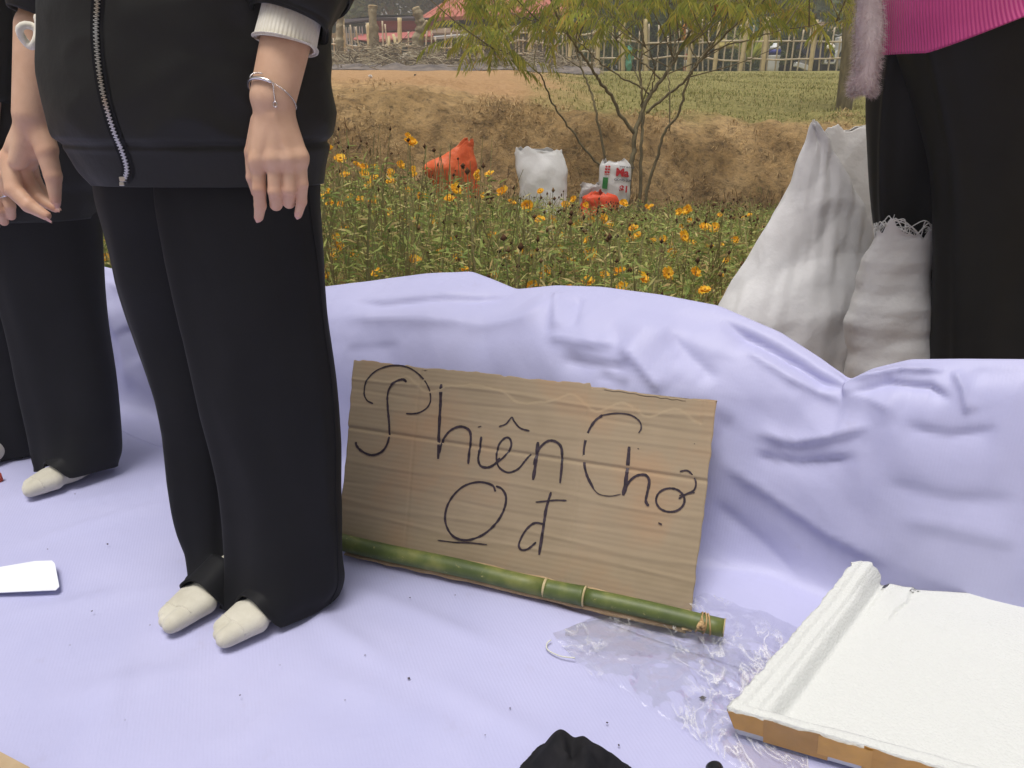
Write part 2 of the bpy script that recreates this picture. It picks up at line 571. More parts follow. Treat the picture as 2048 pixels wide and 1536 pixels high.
for fd in ((60, 1090, 330, 1010, .006, .012), (20, 1060, 300, 980, -.004, .015), (130, 1400, 430, 1330, .005, .02), (200, 1480, 250, 1340, .006, .016),
           (600, 1330, 900, 1480, .004, .03), (0, 1290, 330, 1140, .004, .018), (700, 1180, 960, 1290, .005, .02), (420, 1500, 640, 1400, .004, .015),
           (880, 1380, 1100, 1500, .004, .02), (150, 1010, 420, 960, .004, .01), (0, 1010, 60, 990, .004, .012), (560, 1180, 760, 1330, .006, .02),
           (255, 1110, 345, 1060, .006, .010), (40, 1230, 330, 1180, .005, .012)):
    fz = fold(fz, *fd)
fv = np.stack([XY[..., 0], XY[..., 1], np.maximum(fz, 0.004)], -1).reshape(-1, 3)
floor_tarp = meshobj('floor_tarp', fv, quads(len(us), len(ws)), m_tarp)
weave(floor_tarp, (fv[:, 0] * 0.94 + fv[:, 1] * 0.34) * 2 * math.pi / 0.0050)
tag(floor_tarp, 'pale lavender vinyl tarp spread flat on the ground under the standing people', 'tarp')
sol = floor_tarp.modifiers.new('thick', 'SOLIDIFY'); sol.thickness = 0.0015; sol.offset = 1

# upright sheet: rises from the seam over a belly to a sagging crest
CREST = np.array([  # photo x, photo y, metres in front
    (-700, 520, 2.45), (-300, 520, 2.28), (0, 525, 2.14), (200, 533, 2.05), (420, 590, 1.92), (560, 592, 1.85), (650, 575, 1.80), (760, 562, 1.74),
    (850, 550, 1.70), (940, 545, 1.66), (985, 562, 1.61), (1030, 581, 1.57), (1110, 573, 1.52), (1200, 576, 1.47), (1320, 592, 1.40),
    (1435, 614, 1.34), (1560, 668, 1.26), (1640, 720, 1.21), (1700, 764, 1.17), (1745, 742, 1.15), (1820, 722, 1.12), (1920, 721, 1.085), (2048, 722, 1.05),
    (2300, 740, 0.99), (2700, 800, 0.92)])
cu = np.linspace(-600, 2600, 620)
ker = np.exp(-np.linspace(-2, 2, 7) ** 2); ker /= ker.sum()
def csm(a):
    return np.convolve(np.pad(a, 3, mode='edge'), ker, 'valid')
cy = csm(np.interp(cu, CREST[:, 0], CREST[:, 1])); cY = csm(np.interp(cu, CREST[:, 0], CREST[:, 2]))
crest = np.array([P(a, c, y) for a, c, y in zip(cu, cy, cY)])
t_along = (crest[:, :2] - SEAM_A) @ seam_d
seam_pt = SEAM_A + t_along[:, None] * seam_d
dist = (crest[:, :2] - seam_pt) @ seam_n
prof = [(-0.22, 0.0), (0.0, 0.0), (0.22, 0.0), (0.36, 0.012), (0.44, 0.09), (0.495, 0.30), (0.55, 0.54), (0.63, 0.75), (0.76, 0.895), (0.90, 0.970), (0.97, 0.995), (1.0, 1.0),
        (1.035, 0.985), (1.07, 0.93), (1.12, 0.75), (1.17, 0.4), (1.22, 0.06)]
pr = catmull(prof, 11)
S_, H_ = pr[:, 0], np.clip(pr[:, 1], 0, 1.001)
WV = np.zeros((len(pr), len(cu), 3))
rightw = smooth((cu - 1330) / 330)
for k in range(len(pr)):
    steep = S_[k] if S_[k] < 0.14 or S_[k] > 1 else 1 - (1 - S_[k]) * 0.52
    xy = seam_pt + ((S_[k] * (1 - rightw) + steep * rightw) * dist)[:, None] * seam_n
    WV[k, :, :2] = xy
    WV[k, :, 2] = 0.0025 + crest[:, 2] * H_[k]
nrm = np.cross(np.gradient(WV, axis=1), np.gradient(WV, axis=0))
nrm /= np.linalg.norm(nrm, axis=-1, keepdims=True) + 1e-9
if nrm[40, 200, 1] > 0: nrm = -nrm
# screen position of each vertex, used only to place the folds where the photo shows them
rel = WV - np.array([0, 0, CAM_H])
dep = rel[..., 1] * _CP - rel[..., 2] * _SP
SXp = 1024 + FPX * rel[..., 0] / dep
SYp = 768 - FPX * (rel[..., 1] * _SP + rel[..., 2] * _CP) / dep
front = (S_ > 0.1)[:, None] & (S_ < 0.995)[:, None]
env = np.clip(H_, 0, 1)[:, None] ** 0.6 * (S_ < 1.0)[:, None] * (1 - .85 * smooth((S_ - .88) / .11))[:, None]
disp = (0.004 * fbm(WV * [1, 1, 1.0], 3.0, 81, 2) + 0.015 * crumple_noise(WV, 83, 9, 2.2, 13.0, 2.6)) * env
def wfold(pts, amp, w, skew=0.0):
    global disp
    pts = np.asarray(pts, float)
    best = np.full(SXp.shape, 1e9); tt = np.zeros(SXp.shape); sgn = np.ones(SXp.shape)
    L = 0; tot = np.linalg.norm(np.diff(pts, axis=0), axis=1).sum()
    for a, c in zip(pts[:-1], pts[1:]):
        d = c - a; l = np.linalg.norm(d)
        t = np.clip(((SXp - a[0]) * d[0] + (SYp - a[1]) * d[1]) / l ** 2, 0, 1)
        q = np.hypot(SXp - a[0] - t * d[0], SYp - a[1] - t * d[1])
        m = q < best
        sgn = np.where(m, np.sign(d[0] * (SYp - a[1]) - d[1] * (SXp - a[0])), sgn)
        best = np.where(m, q, best); tt = np.where(m, (L + t * l) / tot, tt)
        L += l
    prof_t = smooth(tt / 0.25 + 0.15) * smooth((1 - tt) / 0.25 + 0.15)
    wl = np.where(sgn * np.sign(amp) < 0, w * 1.7, w * .38)      # long slope on one side, sharp drop on the other
    disp = disp + amp * 1.1 * np.exp(-np.abs(best / wl) ** 1.15) * prof_t * env
for fo in (([(1090, 672), (1150, 688), (1235, 690)], .010, 17), ([(1115, 712), (1180, 725), (1260, 735)], -.012, 18),
           ([(1235, 690), (1280, 735), (1325, 790)], .013, 20), ([(1190, 745), (1260, 775)], -.008, 16), ([(1330, 650), (1370, 690), (1440, 760)], -.009, 26),
           ([(1500, 862), (1590, 884), (1680, 872), (1745, 852)], .016, 18), ([(1500, 905), (1600, 925), (1720, 915)], -.014, 20),
           ([(1640, 780), (1740, 800), (1800, 830)], .010, 40), ([(1470, 830), (1400, 950)], -.008, 30),
           ([(1430, 920), (1540, 985), (1660, 1070), (1790, 1135)], .018, 30), ([(1420, 1000), (1520, 1080), (1600, 1160)], -.018, 34),
           ([(1420, 1105), (1480, 1140), (1560, 1190)], .014, 20), ([(1760, 960), (1900, 1000), (2040, 1005)], -.010, 36), ([(1800, 1040), (1950, 1070), (2048, 1090)], .010, 28),
           ([(1445, 634), (1560, 700), (1640, 755), (1700, 800)], -.022, 17), ([(1480, 690), (1580, 760), (1690, 810)], .012, 22),
           ([(1700, 800), (1780, 765), (1860, 770), (1905, 800)], -.013, 13), ([(1715, 775), (1800, 745), (1890, 742)], .011, 11), ([(1905, 740), (1925, 780), (1935, 830)], .010, 14),
           ([(700, 600), (765, 612), (880, 600), (1030, 588)], -.012, 12), ([(680, 640), (780, 640), (960, 650)], .010, 26), ([(930, 660), (1050, 640), (1110, 600)], .008, 28),
           ([(1112, 580), (1108, 660)], .010, 16), ([(1160, 590), (1150, 660)], -.007, 16), ([(690, 700), (800, 690)], -.006, 22), ([(1800, 850), (1900, 870), (2000, 860)], -.010, 26),
           ([(205, 600), (240, 690), (260, 790)], .014, 22), ([(250, 650), (290, 720)], -.012, 18), ([(210, 560), (300, 620)], .008, 20)):
    wfold(*fo)
WV = WV + nrm * disp[..., None]
WV[..., 2] = np.maximum(WV[..., 2], 0.0012)
upright = meshobj('upright_tarp', WV.reshape(-1, 3), quads(len(cu), len(pr)), m_tarp)
weave(upright, np.broadcast_to(t_along[None, :], WV.shape[:2]).ravel() * 2 * math.pi / 0.0050)
tag(upright, 'pale lavender vinyl banner sheet standing up as a low sagging wall behind the cardboard sign', 'tarp')
# ================================================================== cardboard sign
TL, TR = P(708, 719, 1.36), P(1435, 795, 1.17)
BL, BR = G(685, 1089, 0.012), G(1381, 1243, 0.012)
s_x = TR - TL; s_w = np.linalg.norm(s_x); s_x /= s_w
s_mid = (TL + TR) / 2 - (BL + BR) / 2
s_y = s_mid - s_x * s_mid.dot(s_x); s_h = np.linalg.norm(s_y); s_y /= s_h
s_n = np.cross(s_x, s_y)
if s_n[1] > 0: s_n = -s_n
s_o = (TL + TR + BL + BR) / 4

def on_sign(px, py, lift=0.0):
    d = ray(px, py); o = np.array([0, 0, CAM_H])
    t = (s_o - o).dot(s_n) / d.dot(s_n)
    return o + d * t + s_n * lift

def sign_uv(p):
    q = p - s_o
    return q @ s_x, q @ s_y

m_card, nt, b = _nt('corrugated_cardboard')
b.inputs['Roughness'].default_value = 0.85
b.inputs['Specular IOR Level'].default_value = 0.15
flu = N(nt, 'ShaderNodeAttribute', attribute_name='flute')
fla = N(nt, 'ShaderNodeAttribute', attribute_name='along')
cmb = N(nt, 'ShaderNodeCombineXYZ')
nt.links.new(fla.outputs['Fac'], cmb.inputs[0]); nt.links.new(flu.outputs['Fac'], cmb.inputs[1])
mp = N(nt, 'ShaderNodeMapping'); mp.inputs['Scale'].default_value = (6, 9, 1); nt.links.new(cmb.outputs[0], mp.inputs[0])
nz = N(nt, 'ShaderNodeTexNoise', Scale=1.6, Detail=6, Roughness=0.6); nt.links.new(mp.outputs[0], nz.inputs['Vector'])
cr = ramp(nt, nz.outputs['Fac'], [(0.2, (0.305, 0.238, 0.160)), (0.5, (0.315, 0.246, 0.166)), (0.8, (0.33, 0.259, 0.176))])
nb = noise_node(nt, 7, 6); pk = ramp(nt, nb.outputs['Fac'], [(0.32, (0.90, 0.90, 0.88)), (0.5, (1, 1, 1)), (0.68, (1.10, 0.97, 0.90))])
mx = N(nt, 'ShaderNodeMix', data_type='RGBA', blend_type='MULTIPLY'); mx.inputs[0].default_value = 1
nt.links.new(cr.outputs[0], mx.inputs[6]); nt.links.new(pk.outputs[0], mx.inputs[7]); nt.links.new(mx.outputs[2], b.inputs['Base Color'])
mm = N(nt, 'ShaderNodeMath', operation='MULTIPLY'); mm.inputs[1].default_value = 2 * math.pi / 0.0085
ms = N(nt, 'ShaderNodeMath', operation='SINE')
nt.links.new(flu.outputs['Fac'], mm.inputs[0]); nt.links.new(mm.outputs[0], ms.inputs[0])
b1 = add_bump(nt, b, ms.outputs[0], 0.06, 0.002)
b2 = add_bump(nt, b, nz.outputs['Fac'], 0.05, 0.005, b1)

sign = thing('cardboard_sign', tuple((BL + BR) / 2), 'brown corrugated cardboard sign with marker handwriting, leaning on the tarp wall', 'sign')
# front liner as a fine grid with worn edges, horizontal fold and two vertical score lines
nu, nv = 240, 170
uu, vv = np.linspace(-0.5, 0.5, nu), np.linspace(-0.5, 0.5, nv)
UU, VV = np.meshgrid(uu, vv)
def sign_surface(UU, VV, lift):
    pu, pv = UU * s_w, VV * s_h
    q = np.stack([pu, pv, 0 * pu], -1)
    # corner corrections so that the board is the slightly skewed quad it is in the photo
    cor = {}
    for nm, c, a, d in (('tl', TL, -.5, .5), ('tr', TR, .5, .5), ('bl', BL, -.5, -.5), ('br', BR, .5, -.5)):
        cu_, cv_ = sign_uv(c); cor[nm] = (cu_ - a * s_w, cv_ - d * s_h)
    wu, wv = UU + .5, VV + .5
    du = (1 - wu) * wv * cor['tl'][0] + wu * wv * cor['tr'][0] + (1 - wu) * (1 - wv) * cor['bl'][0] + wu * (1 - wv) * cor['br'][0]
    dv = (1 - wu) * wv * cor['tl'][1] + wu * wv * cor['tr'][1] + (1 - wu) * (1 - wv) * cor['bl'][1] + wu * (1 - wv) * cor['br'][1]
    topj = (wv > 0.985) * (0.0022 * vnoise(q * [1, 0, 0], 25, 91) + 0.0015 * vnoise(q * [1, 0, 0], 110, 92) - 0.006 * (wu > 0.68))
    sidj = (np.abs(UU) > 0.495) * 0.0016 * vnoise(q * [0, 1, 0], 60, 93)
    bow = 0.004 * np.sin(math.pi * wu) * (wv - .5) + 0.0018 * vnoise(q, 9, 94)
    fold_h = -0.0034 * np.exp(-((VV - 0.115 + 0.01 * UU) * s_h / 0.0035) ** 2) + 0.0012 * np.exp(-((VV - 0.115 + .01 * UU) * s_h / 0.012) ** 2)
    sc = 0
    for u0 in (-0.295, 0.175):
        sc = sc - 0.0012 * np.exp(-((UU - u0) * s_w / 0.002) ** 2)
    for v0, a in ((0.40, .0016), (0.33, -.001), (-0.05, .0009), (-.17, -.0008), (-0.26, .001), (-.33, .001), (.24, .0007)):
        sc = sc + a * np.exp(-((VV - v0 + 0.012 * np.sin(UU * 9 + v0 * 30)) * s_h / 0.0035) ** 2)
    tear = -0.0022 * ((VV > 0.40 - 0.04 * vnoise(q * [1, 0, 0], 22, 95)) & (np.abs(UU) < 0.47)) * smooth((UU + .47) * 6)
    return s_o + (pu + du + sidj)[..., None] * s_x + (pv + dv + topj)[..., None] * s_y + (bow + fold_h + sc + tear + lift)[..., None] * s_n, pu, pv
SF, pu, pv = sign_surface(UU, VV, 0.0)
SB, _, _ = sign_surface(UU, VV, -0.0045)
nb_ = nu * nv
ring = list(range(nu)) + [nu * (k + 1) + nu - 1 for k in range(nv - 1)] + [nu * (nv - 1) + nu - 2 - k for k in range(nu - 1)] + [nu * (nv - 2 - k) for k in range(nv - 2)]
faces = np.vstack([quads(nu, nv), quads(nu, nv)[:, ::-1] + nb_, np.array([(ring[(i + 1) % len(ring)], ring[i], ring[i] + nb_, ring[(i + 1) % len(ring)] + nb_) for i in range(len(ring))])])
board = meshobj('board', np.vstack([SF.reshape(-1, 3), SB.reshape(-1, 3)]), faces, m_card, sign)
for nm, val in (('flute', np.tile(pv.ravel(), 2)), ('along', np.tile(pu.ravel(), 2))):
    a = board.data.attributes.new(nm, 'FLOAT', 'POINT'); a.data.foreach_set('value', val.astype(np.float32))
# bottom flap folded forward under the bamboo, its far end torn open
m_card2 = mat('cardboard_edge', (0.34, 0.235, 0.135), (0.46, 0.33, 0.2), 30, rough=0.9, bump=0.4, bscale=160, spec=0.1)
fl0, fl1 = G(692, 1104, 0.014), G(1372, 1262, 0.014)
ax_ = (fl1 - fl0) / np.linalg.norm(fl1 - fl0)
nn = 90
tt = np.linspace(0, 1, nn)
rows = []
for k, (off, hz) in enumerate(((0.030, 0.022), (0.012, 0.019), (-0.004, 0.012), (-0.009, 0.007), (-0.004, 0.003), (0.02, 0.003))):
    j = 0.0016 * vnoise(np.stack([tt * 20, 0 * tt + k * 3.1, 0 * tt], -1), 1, 97)
    taper = 0.35 + 0.65 * smooth(tt * 2.2)
    perp = np.array([-ax_[1], ax_[0], 0]);  perp = perp if perp[1] > 0 else -perp
    rows.append(fl0 + (fl1 - fl0) * tt[:, None] + perp * ((off + j) * 1.0)[:, None] + np.array([0, 0, 1]) * ((hz * taper + 0.004 + j * .5))[:, None] - np.array([0, 0, 0.008]))
fv = np.vstack(rows); fv[:, 2] = np.maximum(fv[:, 2], 0.008)
meshobj('folded_flap', fv, quads(nn, len(rows)), m_card2, sign)
fray = MB()
for k in range(16):
    a = fl1 + np.array([rng.uniform(-.012, .004), rng.uniform(-.006, .012), rng.uniform(0.002, .018)])
    d = ax_ * rng.uniform(.006, .018) + rng.uniform(-.007, .007, 3)
    s_ = np.cross(d, rng.uniform(-1, 1, 3)); s_ *= rng.uniform(.002, .005) / np.linalg.norm(s_)
    fray.slab([a - s_, a + s_, a + d + s_ * .6, a + d - s_ * .6], s_n * 0.0006)
fray.build('torn_corner', m_card2, sign, False)

# handwriting: every character is a separate ink ribbon on the board
m_ink = mat('marker_ink', (0.016, 0.010, 0.016), (0.045, 0.028, 0.04), 140, rough=0.5, spec=0.25)
ZS, ZX, ZY = 820 / 2048.0, 660, 690
def ell(cx, cy, rx, ry, a0, a1, n=16, rot=0.0):
    t = np.radians(np.linspace(a0, a1, n))
    x, y = rx * np.cos(t), ry * np.sin(t)
    c, s = math.cos(rot), math.sin(rot)
    return [(cx + c * i - s * j, cy + s * i + c * j) for i, j in zip(x, y)]
GLYPHS = [
    ('letter_p', [([(217, 294), (185, 275), (172, 235), (185, 180), (230, 130), (300, 103), (370, 105), (430, 135), (480, 190), (502, 250), (495, 300), (460, 332), (420, 343), (380, 343)], 8),
                  ([(383, 185), (365, 172), (335, 180), (305, 205), (288, 250), (290, 320), (297, 400), (297, 460), (280, 510), (250, 540), (205, 550), (160, 530), (135, 505), (130, 485)], 12)]),
    ('letter_h', [([(555, 195), (552, 300), (546, 420), (542, 570)], 16), ([(545, 545), (565, 480), (600, 430), (650, 408), (695, 425), (705, 470), (697, 540), (692, 595)], 13)]),
    ('letter_i', [([(757, 458), (750, 520), (742, 570), (755, 605), (790, 612), (825, 595), (850, 565)], 12), ([(740, 411), (757, 406)], 8)]),
    ('letter_e', [([(820, 598), (870, 560), (905, 510), (900, 470), (875, 465), (845, 500), (833, 560), (845, 610), (890, 637), (940, 620), (975, 580), (1005, 545)], 10),
                  ([(845, 408), (880, 395), (908, 362), (920, 380), (950, 415), (998, 430)], 8)]),
    ('letter_n', [([(1040, 485), (1030, 580), (1015, 675)], 16), ([(1020, 600), (1040, 530), (1080, 485), (1120, 480), (1155, 510), (1160, 580), (1150, 690)], 13)]),
    ('letter_c', [([(1362, 350), (1320, 385), (1285, 450), (1268, 540), (1280, 640), (1318, 720)], 12), ([(1358, 352), (1430, 342), (1500, 350), (1545, 380), (1555, 415), (1542, 440)], 7),
                  ([(1316, 718), (1345, 745), (1400, 755), (1455, 745)], 4)]),
    ('letter_h', [([(1495, 508), (1488, 600), (1478, 680), (1465, 752)], 17), ([(1470, 740), (1490, 690), (1530, 655), (1575, 650), (1595, 680), (1585, 740), (1578, 780), (1592, 805)], 13)]),
    ('letter_o', [(ell(1700, 775, 71, 59, -40, 325, 18), 10), ([(1748, 632), (1785, 628), (1815, 655), (1828, 690), (1818, 725), (1780, 745), (1742, 768)], 8), ([(1745, 752), (1822, 736)], 11), ([(1640, 888), (1658, 897)], 12)]),
    ('digit_zero', [([(828, 732), (810, 700), (745, 685), (670, 705), (610, 760), (578, 830), (580, 900), (615, 955), (680, 975), (760, 950), (830, 890), (870, 820), (880, 760), (860, 720), (830, 705)], 11),
                    ([(537, 975), (620, 985), (700, 988), (785, 997)], 6)]),
    ('letter_d', [([(1105, 735), (1080, 820), (1065, 920), (1045, 1048)], 14), ([(1072, 895), (1020, 890), (975, 930), (945, 990), (955, 1022), (990, 1018), (1030, 985)], 10), ([(1028, 785), (1080, 780), (1130, 775), (1183, 777)], 7)]),
    ('ink_dot', [([(1537, 517), (1543, 520)], 9)]), ('ink_dot', [([(1818, 493), (1823, 495)], 6)])]
def surf_lift(p):
    """put a point on the wavy front of the board"""
    u_, v_ = sign_uv(p)
    a, _, _ = sign_surface(np.array([[u_ / s_w]]), np.array([[v_ / s_h]]), 0.0)
    return p + s_n * ((a[0, 0] - p).dot(s_n) + 0.0009)
for nm, strokes in GLYPHS:
    mb = MB()
    for si, (pts, w) in enumerate(strokes):
        pp2 = catmull(np.array(pts, float), 7) if len(pts) > 2 else np.array(pts, float)
        w3 = np.array([surf_lift(on_sign(ZX + q[0] * ZS, ZY + q[1] * ZS)) for q in pp2])
        w3 = w3 + s_n * 0.0003 * si
        tg = np.gradient(w3, axis=0); tg /= np.linalg.norm(tg, axis=1, keepdims=True) + 1e-12
        sd = np.cross(tg, s_n)
        wid = w * ZS / FPX * 1.3 / 2 * (1 + 0.22 * vnoise(np.stack([np.arange(len(w3)) * .9, 0 * w3[:, 0] + w, 0 * w3[:, 0] + si * 7], -1), 1.0, 101))
        wid[0] *= .6; wid[-1] *= .6
        q = np.stack([w3 - sd * wid[:, None], w3 + sd * wid[:, None]], 1).reshape(-1, 3)
        mb.add(q, quads(2, len(w3)))
    mb.build(nm, m_ink, sign, False)

# ================================================================== bamboo pole
m_bam, nt, b = _nt('green_bamboo')
b.inputs['Roughness'].default_value = 0.5
n = noise_node(nt, 16, 6, stretch=(1, 1, 1)); r = ramp(nt, n.outputs['Fac'], [(0.3, (0.05, 0.075, 0.016)), (0.5, (0.085, 0.115, 0.024)), (0.68, (0.19, 0.20, 0.05))])
n2 = noise_node(nt, 70, 8, rough=0.75); r2 = ramp(nt, n2.outputs['Fac'], [(0.61, (0, 0, 0)), (0.68, (1, 1, 1))])
mx = N(nt, 'ShaderNodeMix', data_type='RGBA'); mx.inputs[7].default_value = rgb((0.42, 0.36, 0.14))
nt.links.new(r2.outputs[0], mx.inputs[0]); nt.links.new(r.outputs[0], mx.inputs[6]); nt.links.new(mx.outputs[2], b.inputs['Base Color'])
m_bamcut = mat('cut_bamboo', (0.42, 0.33, 0.17), (0.55, 0.45, 0.26), 60, rough=0.8)
m_fibre = mat('bark_fibre', (0.36, 0.22, 0.09), (0.5, 0.34, 0.17), 90, rough=0.85)
c0, c1 = G(540, 1052, 0.034), G(1448, 1255, 0.032)
bam = thing('bamboo_pole', tuple(c1), 'green bamboo pole lying along the bottom of the cardboard sign', 'pole')
ax_ = c1 - c0; Lb = np.linalg.norm(ax_); ax_ /= Lb
def bp(px):   # position along the pole of a photo column
    best = min(np.linspace(0, 1, 600), key=lambda t: abs(1024 + FPX * (c0 + (c1 - c0) * t)[0] / ((c0 + (c1 - c0) * t)[1] * _CP + (CAM_H - (c0 + (c1 - c0) * t)[2]) * _SP) - px))
    return best
t1, t2 = bp(1092), bp(1168)
def culm(a, c, r0, r1, name, mats=m_bam, flare=0.0):
    t = np.linspace(a, c, 14)
    pts = c0 + (c1 - c0) * t[:, None] + np.array([0, 0, 1]) * (0.0012 * np.sin(t * 17))[:, None]
    rr = np.linspace(r0, r1, 14); rr[-1] *= 1 + flare; rr[-2] *= 1 + flare * .4; rr[0] *= 1 + flare
    mb = MB(); mb.tube(pts, rr, 24, caps=True)
    return mb.build(name, mats, bam)
culm(0, t1 - .002, .0152, .0148, 'culm_segment', flare=.03)
culm(t1, t2, .0150, .0162, 'culm_segment', flare=.05)
culm(t2 + .001, 1.0, .0138, .0140, 'culm_segment', flare=.0)
for t_, rr in ((t1 - .001, .0158), (t2 + .0005, .0168)):
    mb = MB(); q = c0 + (c1 - c0) * t_
    mb.tube([q - ax_ * .0022, q - ax_ * .001, q + ax_ * .001, q + ax_ * .002], [rr * .95, rr, rr, rr * .94], 24)
    mb.build('node_ring', m_bamcut, bam)
mb = MB(); q = c1; mb.tube([q - ax_ * .0006, q + ax_ * .0010], [.0141, .0139], 24); mb.build('cut_end', m_bamcut, bam)
# fibre knot close to the cut end
mb = MB()
for k in range(3):
    q = c0 + (c1 - c0) * (0.955 + 0.009 * k)
    th = np.linspace(0, 2 * math.pi, 22)
    e1 = np.cross(ax_, [0, 0, 1]); e1 /= np.linalg.norm(e1); e2 = np.cross(e1, ax_)
    mb.tube(q + .0150 * (np.cos(th)[:, None] * e1 + np.sin(th)[:, None] * e2) + ax_ * (.004 * np.sin(th + k))[:, None], .0013, 6, False)
kq = c0 + (c1 - c0) * 0.955 + np.array([0, -.013, .007])
for k in range(7):
    d = rng.normal(0, .007, 3)
    mb.tube(catmull([kq - d * .5, kq + np.array([0, -.005, 0]) + rng.normal(0, .003, 3), kq + d], 4), [.0022, .003, .003, .0028, .0025, .002, .002, .0018, .0015], 6)
mb.build('fibre_knot', m_fibre, bam)

# ================================================================== broken polystyrene tray
m_foam, nt, b = _nt('polystyrene')
b.inputs['Roughness'].default_value = 0.7
b.inputs['Base Color'].default_value = rgb((0.62, 0.63, 0.61))
b.inputs['Subsurface Weight'].default_value = 0.15
b.inputs['Subsurface Radius'].default_value = (0.01, 0.01, 0.01)
tc = N(nt, 'ShaderNodeTexCoord')
vo = N(nt, 'ShaderNodeTexVoronoi', Scale=260.0); nt.links.new(tc.outputs['Object'], vo.inputs['Vector'])
b1 = add_bump(nt, b, vo.outputs['Distance'], 0.3, 0.003); b1.invert = True
n = noise_node(nt, 12, 3); add_bump(nt, b, n.outputs['Fac'], 0.15, 0.01, b1)
FL, BLf = G(1457, 1414, 0.064), G(1704, 1134, 0.100)
FRf, BRf = G(1851, 1524, 0.068), G(2048, 1166, 0.090)
FRf = FL + (FRf - FL) / np.linalg.norm(FRf - FL) * 0.66; BRf = BLf + (BRf - BLf) / np.linalg.norm(BRf - BLf) * 0.62; BRf[2] += .028
tray = thing('polystyrene_tray', (float(FL[0]), float(FL[1]), 0.01), 'broken white polystyrene box lid edged with brown packing tape', 'foam tray')
nu, nv = 230, 170
u1, v1 = np.linspace(0, 1, nu), np.linspace(0, 1, nv)
UU, VV = np.meshgrid(u1, v1)
Wf = 0.70; Df = 0.37
um, vm = UU * Wf, VV * Df            # metres from the left rim / from the front rim
q = np.stack([um, vm, 0 * um], -1)
base = (1 - UU)[..., None] * ((1 - VV)[..., None] * FL + VV[..., None] * BLf) + UU[..., None] * ((1 - VV)[..., None] * FRf + VV[..., None] * BRf)
dl = um + 0.0007 * vnoise(q, 30, 111)
def st(x, a, w): return smooth((x - a) / w)
hl = -0.003 * st(dl, .013, .003) - 0.004 * st(dl, .030, .004) - 0.023 * st(dl, .038, .026)
df_ = vm + 0.0015 * vnoise(q, 26, 112)
hf = -0.004 * st(df_, .012, .003) - 0.022 * st(df_, .016, .014)
hh = np.maximum(hl * 1.0, hf)
back = st(vm, Df - 0.10, 0.08)
hh = hh + back * (0.010 * (1 - st(um, .030, .02)) ) - 0.004 * back * st(um, .07, .03)
hh = hh + 0.0008 * fbm(q, 30, 113, 3) * (1 - 0.6 * st(um, .04, .02) * st(vm, .03, .02))
# a crack across the back-left of the floor
cx = 0.115 + 0.05 * (VV - 1) + 0.008 * vnoise(q * [0, 1, 0], 40, 114)
hh = hh - 0.0025 * np.exp(-((um - cx) / .0016) ** 2) * st(vm, Df - .13, .05) + 0.004 * st(um, .06, .01) * (um < cx) * st(vm, Df - .12, .06)
rim_w = ((um < .012) | (vm < .010))
hh = hh + rim_w * 0.0011 * fbm(q, 200, 115, 2)
T = base + hh[..., None] * np.array([0, 0, 1.0])
# ragged outline
ex = np.zeros_like(um); ey = np.zeros_like(um)
jag = 0.0018 * fbm(q, 70, 116, 3)
ex += (UU == 0) * jag
ey += (VV == 0) * jag * .5
ey += np.where(VV > 0.985, 0.008 * fbm(q * [1, 0, 0], 28, 117, 3) - 0.010 * np.exp(-((um - .085) / .02) ** 2) - 0.016 * st(um, .05, .006) , 0)
e_u = (FRf - FL) / np.linalg.norm(FRf - FL); e_v = (BLf - FL) / np.linalg.norm(BLf - FL)
T = T + ex[..., None] * e_u + ey[..., None] * e_v
# underside
low_f = np.array([0, 0, 1.0]) * (-0.036)
Bm = base * 1.0
ins = 0.010
Bm = Bm + (np.clip(1 - um / .03, 0, 1) * ins)[..., None] * e_u + (np.clip(1 - vm / .03, 0, 1) * ins)[..., None] * e_v + low_f
Bm[..., 2] = np.maximum(Bm[..., 2] - 0.012, 0.010)
nb_ = nu * nv
ring = list(range(nu)) + [nu * (k + 1) + nu - 1 for k in range(nv - 1)] + [nu * (nv - 1) + nu - 2 - k for k in range(nu - 1)] + [nu * (nv - 2 - k) for k in range(nv - 2)]
faces = np.vstack([quads(nu, nv), quads(nu, nv)[:, ::-1] + nb_, np.array([(ring[(i + 1) % len(ring)], ring[i], ring[i] + nb_, ring[(i + 1) % len(ring)] + nb_) for i in range(len(ring))])])
meshobj('foam_body', np.vstack([T.reshape(-1, 3), Bm.reshape(-1, 3)]), faces, m_foam, tray)
# tape strips wrapped over the front wall
tape_cols = [(0.50, 0.255, 0.035), (0.40, 0.205, 0.035), (0.53, 0.28, 0.045), (0.36, 0.19, 0.04), (0.47, 0.24, 0.04), (0.40, 0.21, 0.04)]
m_tapes = [mat('packing_tape', c, tuple(min(1, x * 1.25) for x in c), 25, rough=0.28, bump=0.15, bscale=60, spec=0.5) for c in tape_cols[:3]]
def front_pt(um_, s, lift):
    """point on the front wall: s = 0 at the rim, 1 at the foot"""
    i = np.clip(um_ / Wf, 0, 1)
    k = i * (nu - 1); k0 = int(min(math.floor(k), nu - 2)); fr = k - k0
    a = T[0, k0] * (1 - fr) + T[0, k0 + 1] * fr; c = Bm[0, k0] * (1 - fr) + Bm[0, k0 + 1] * fr
    out = np.cross(e_u, [0, 0, 1.0]); out /= np.linalg.norm(out)
    return a + (c - a) * s + out * lift
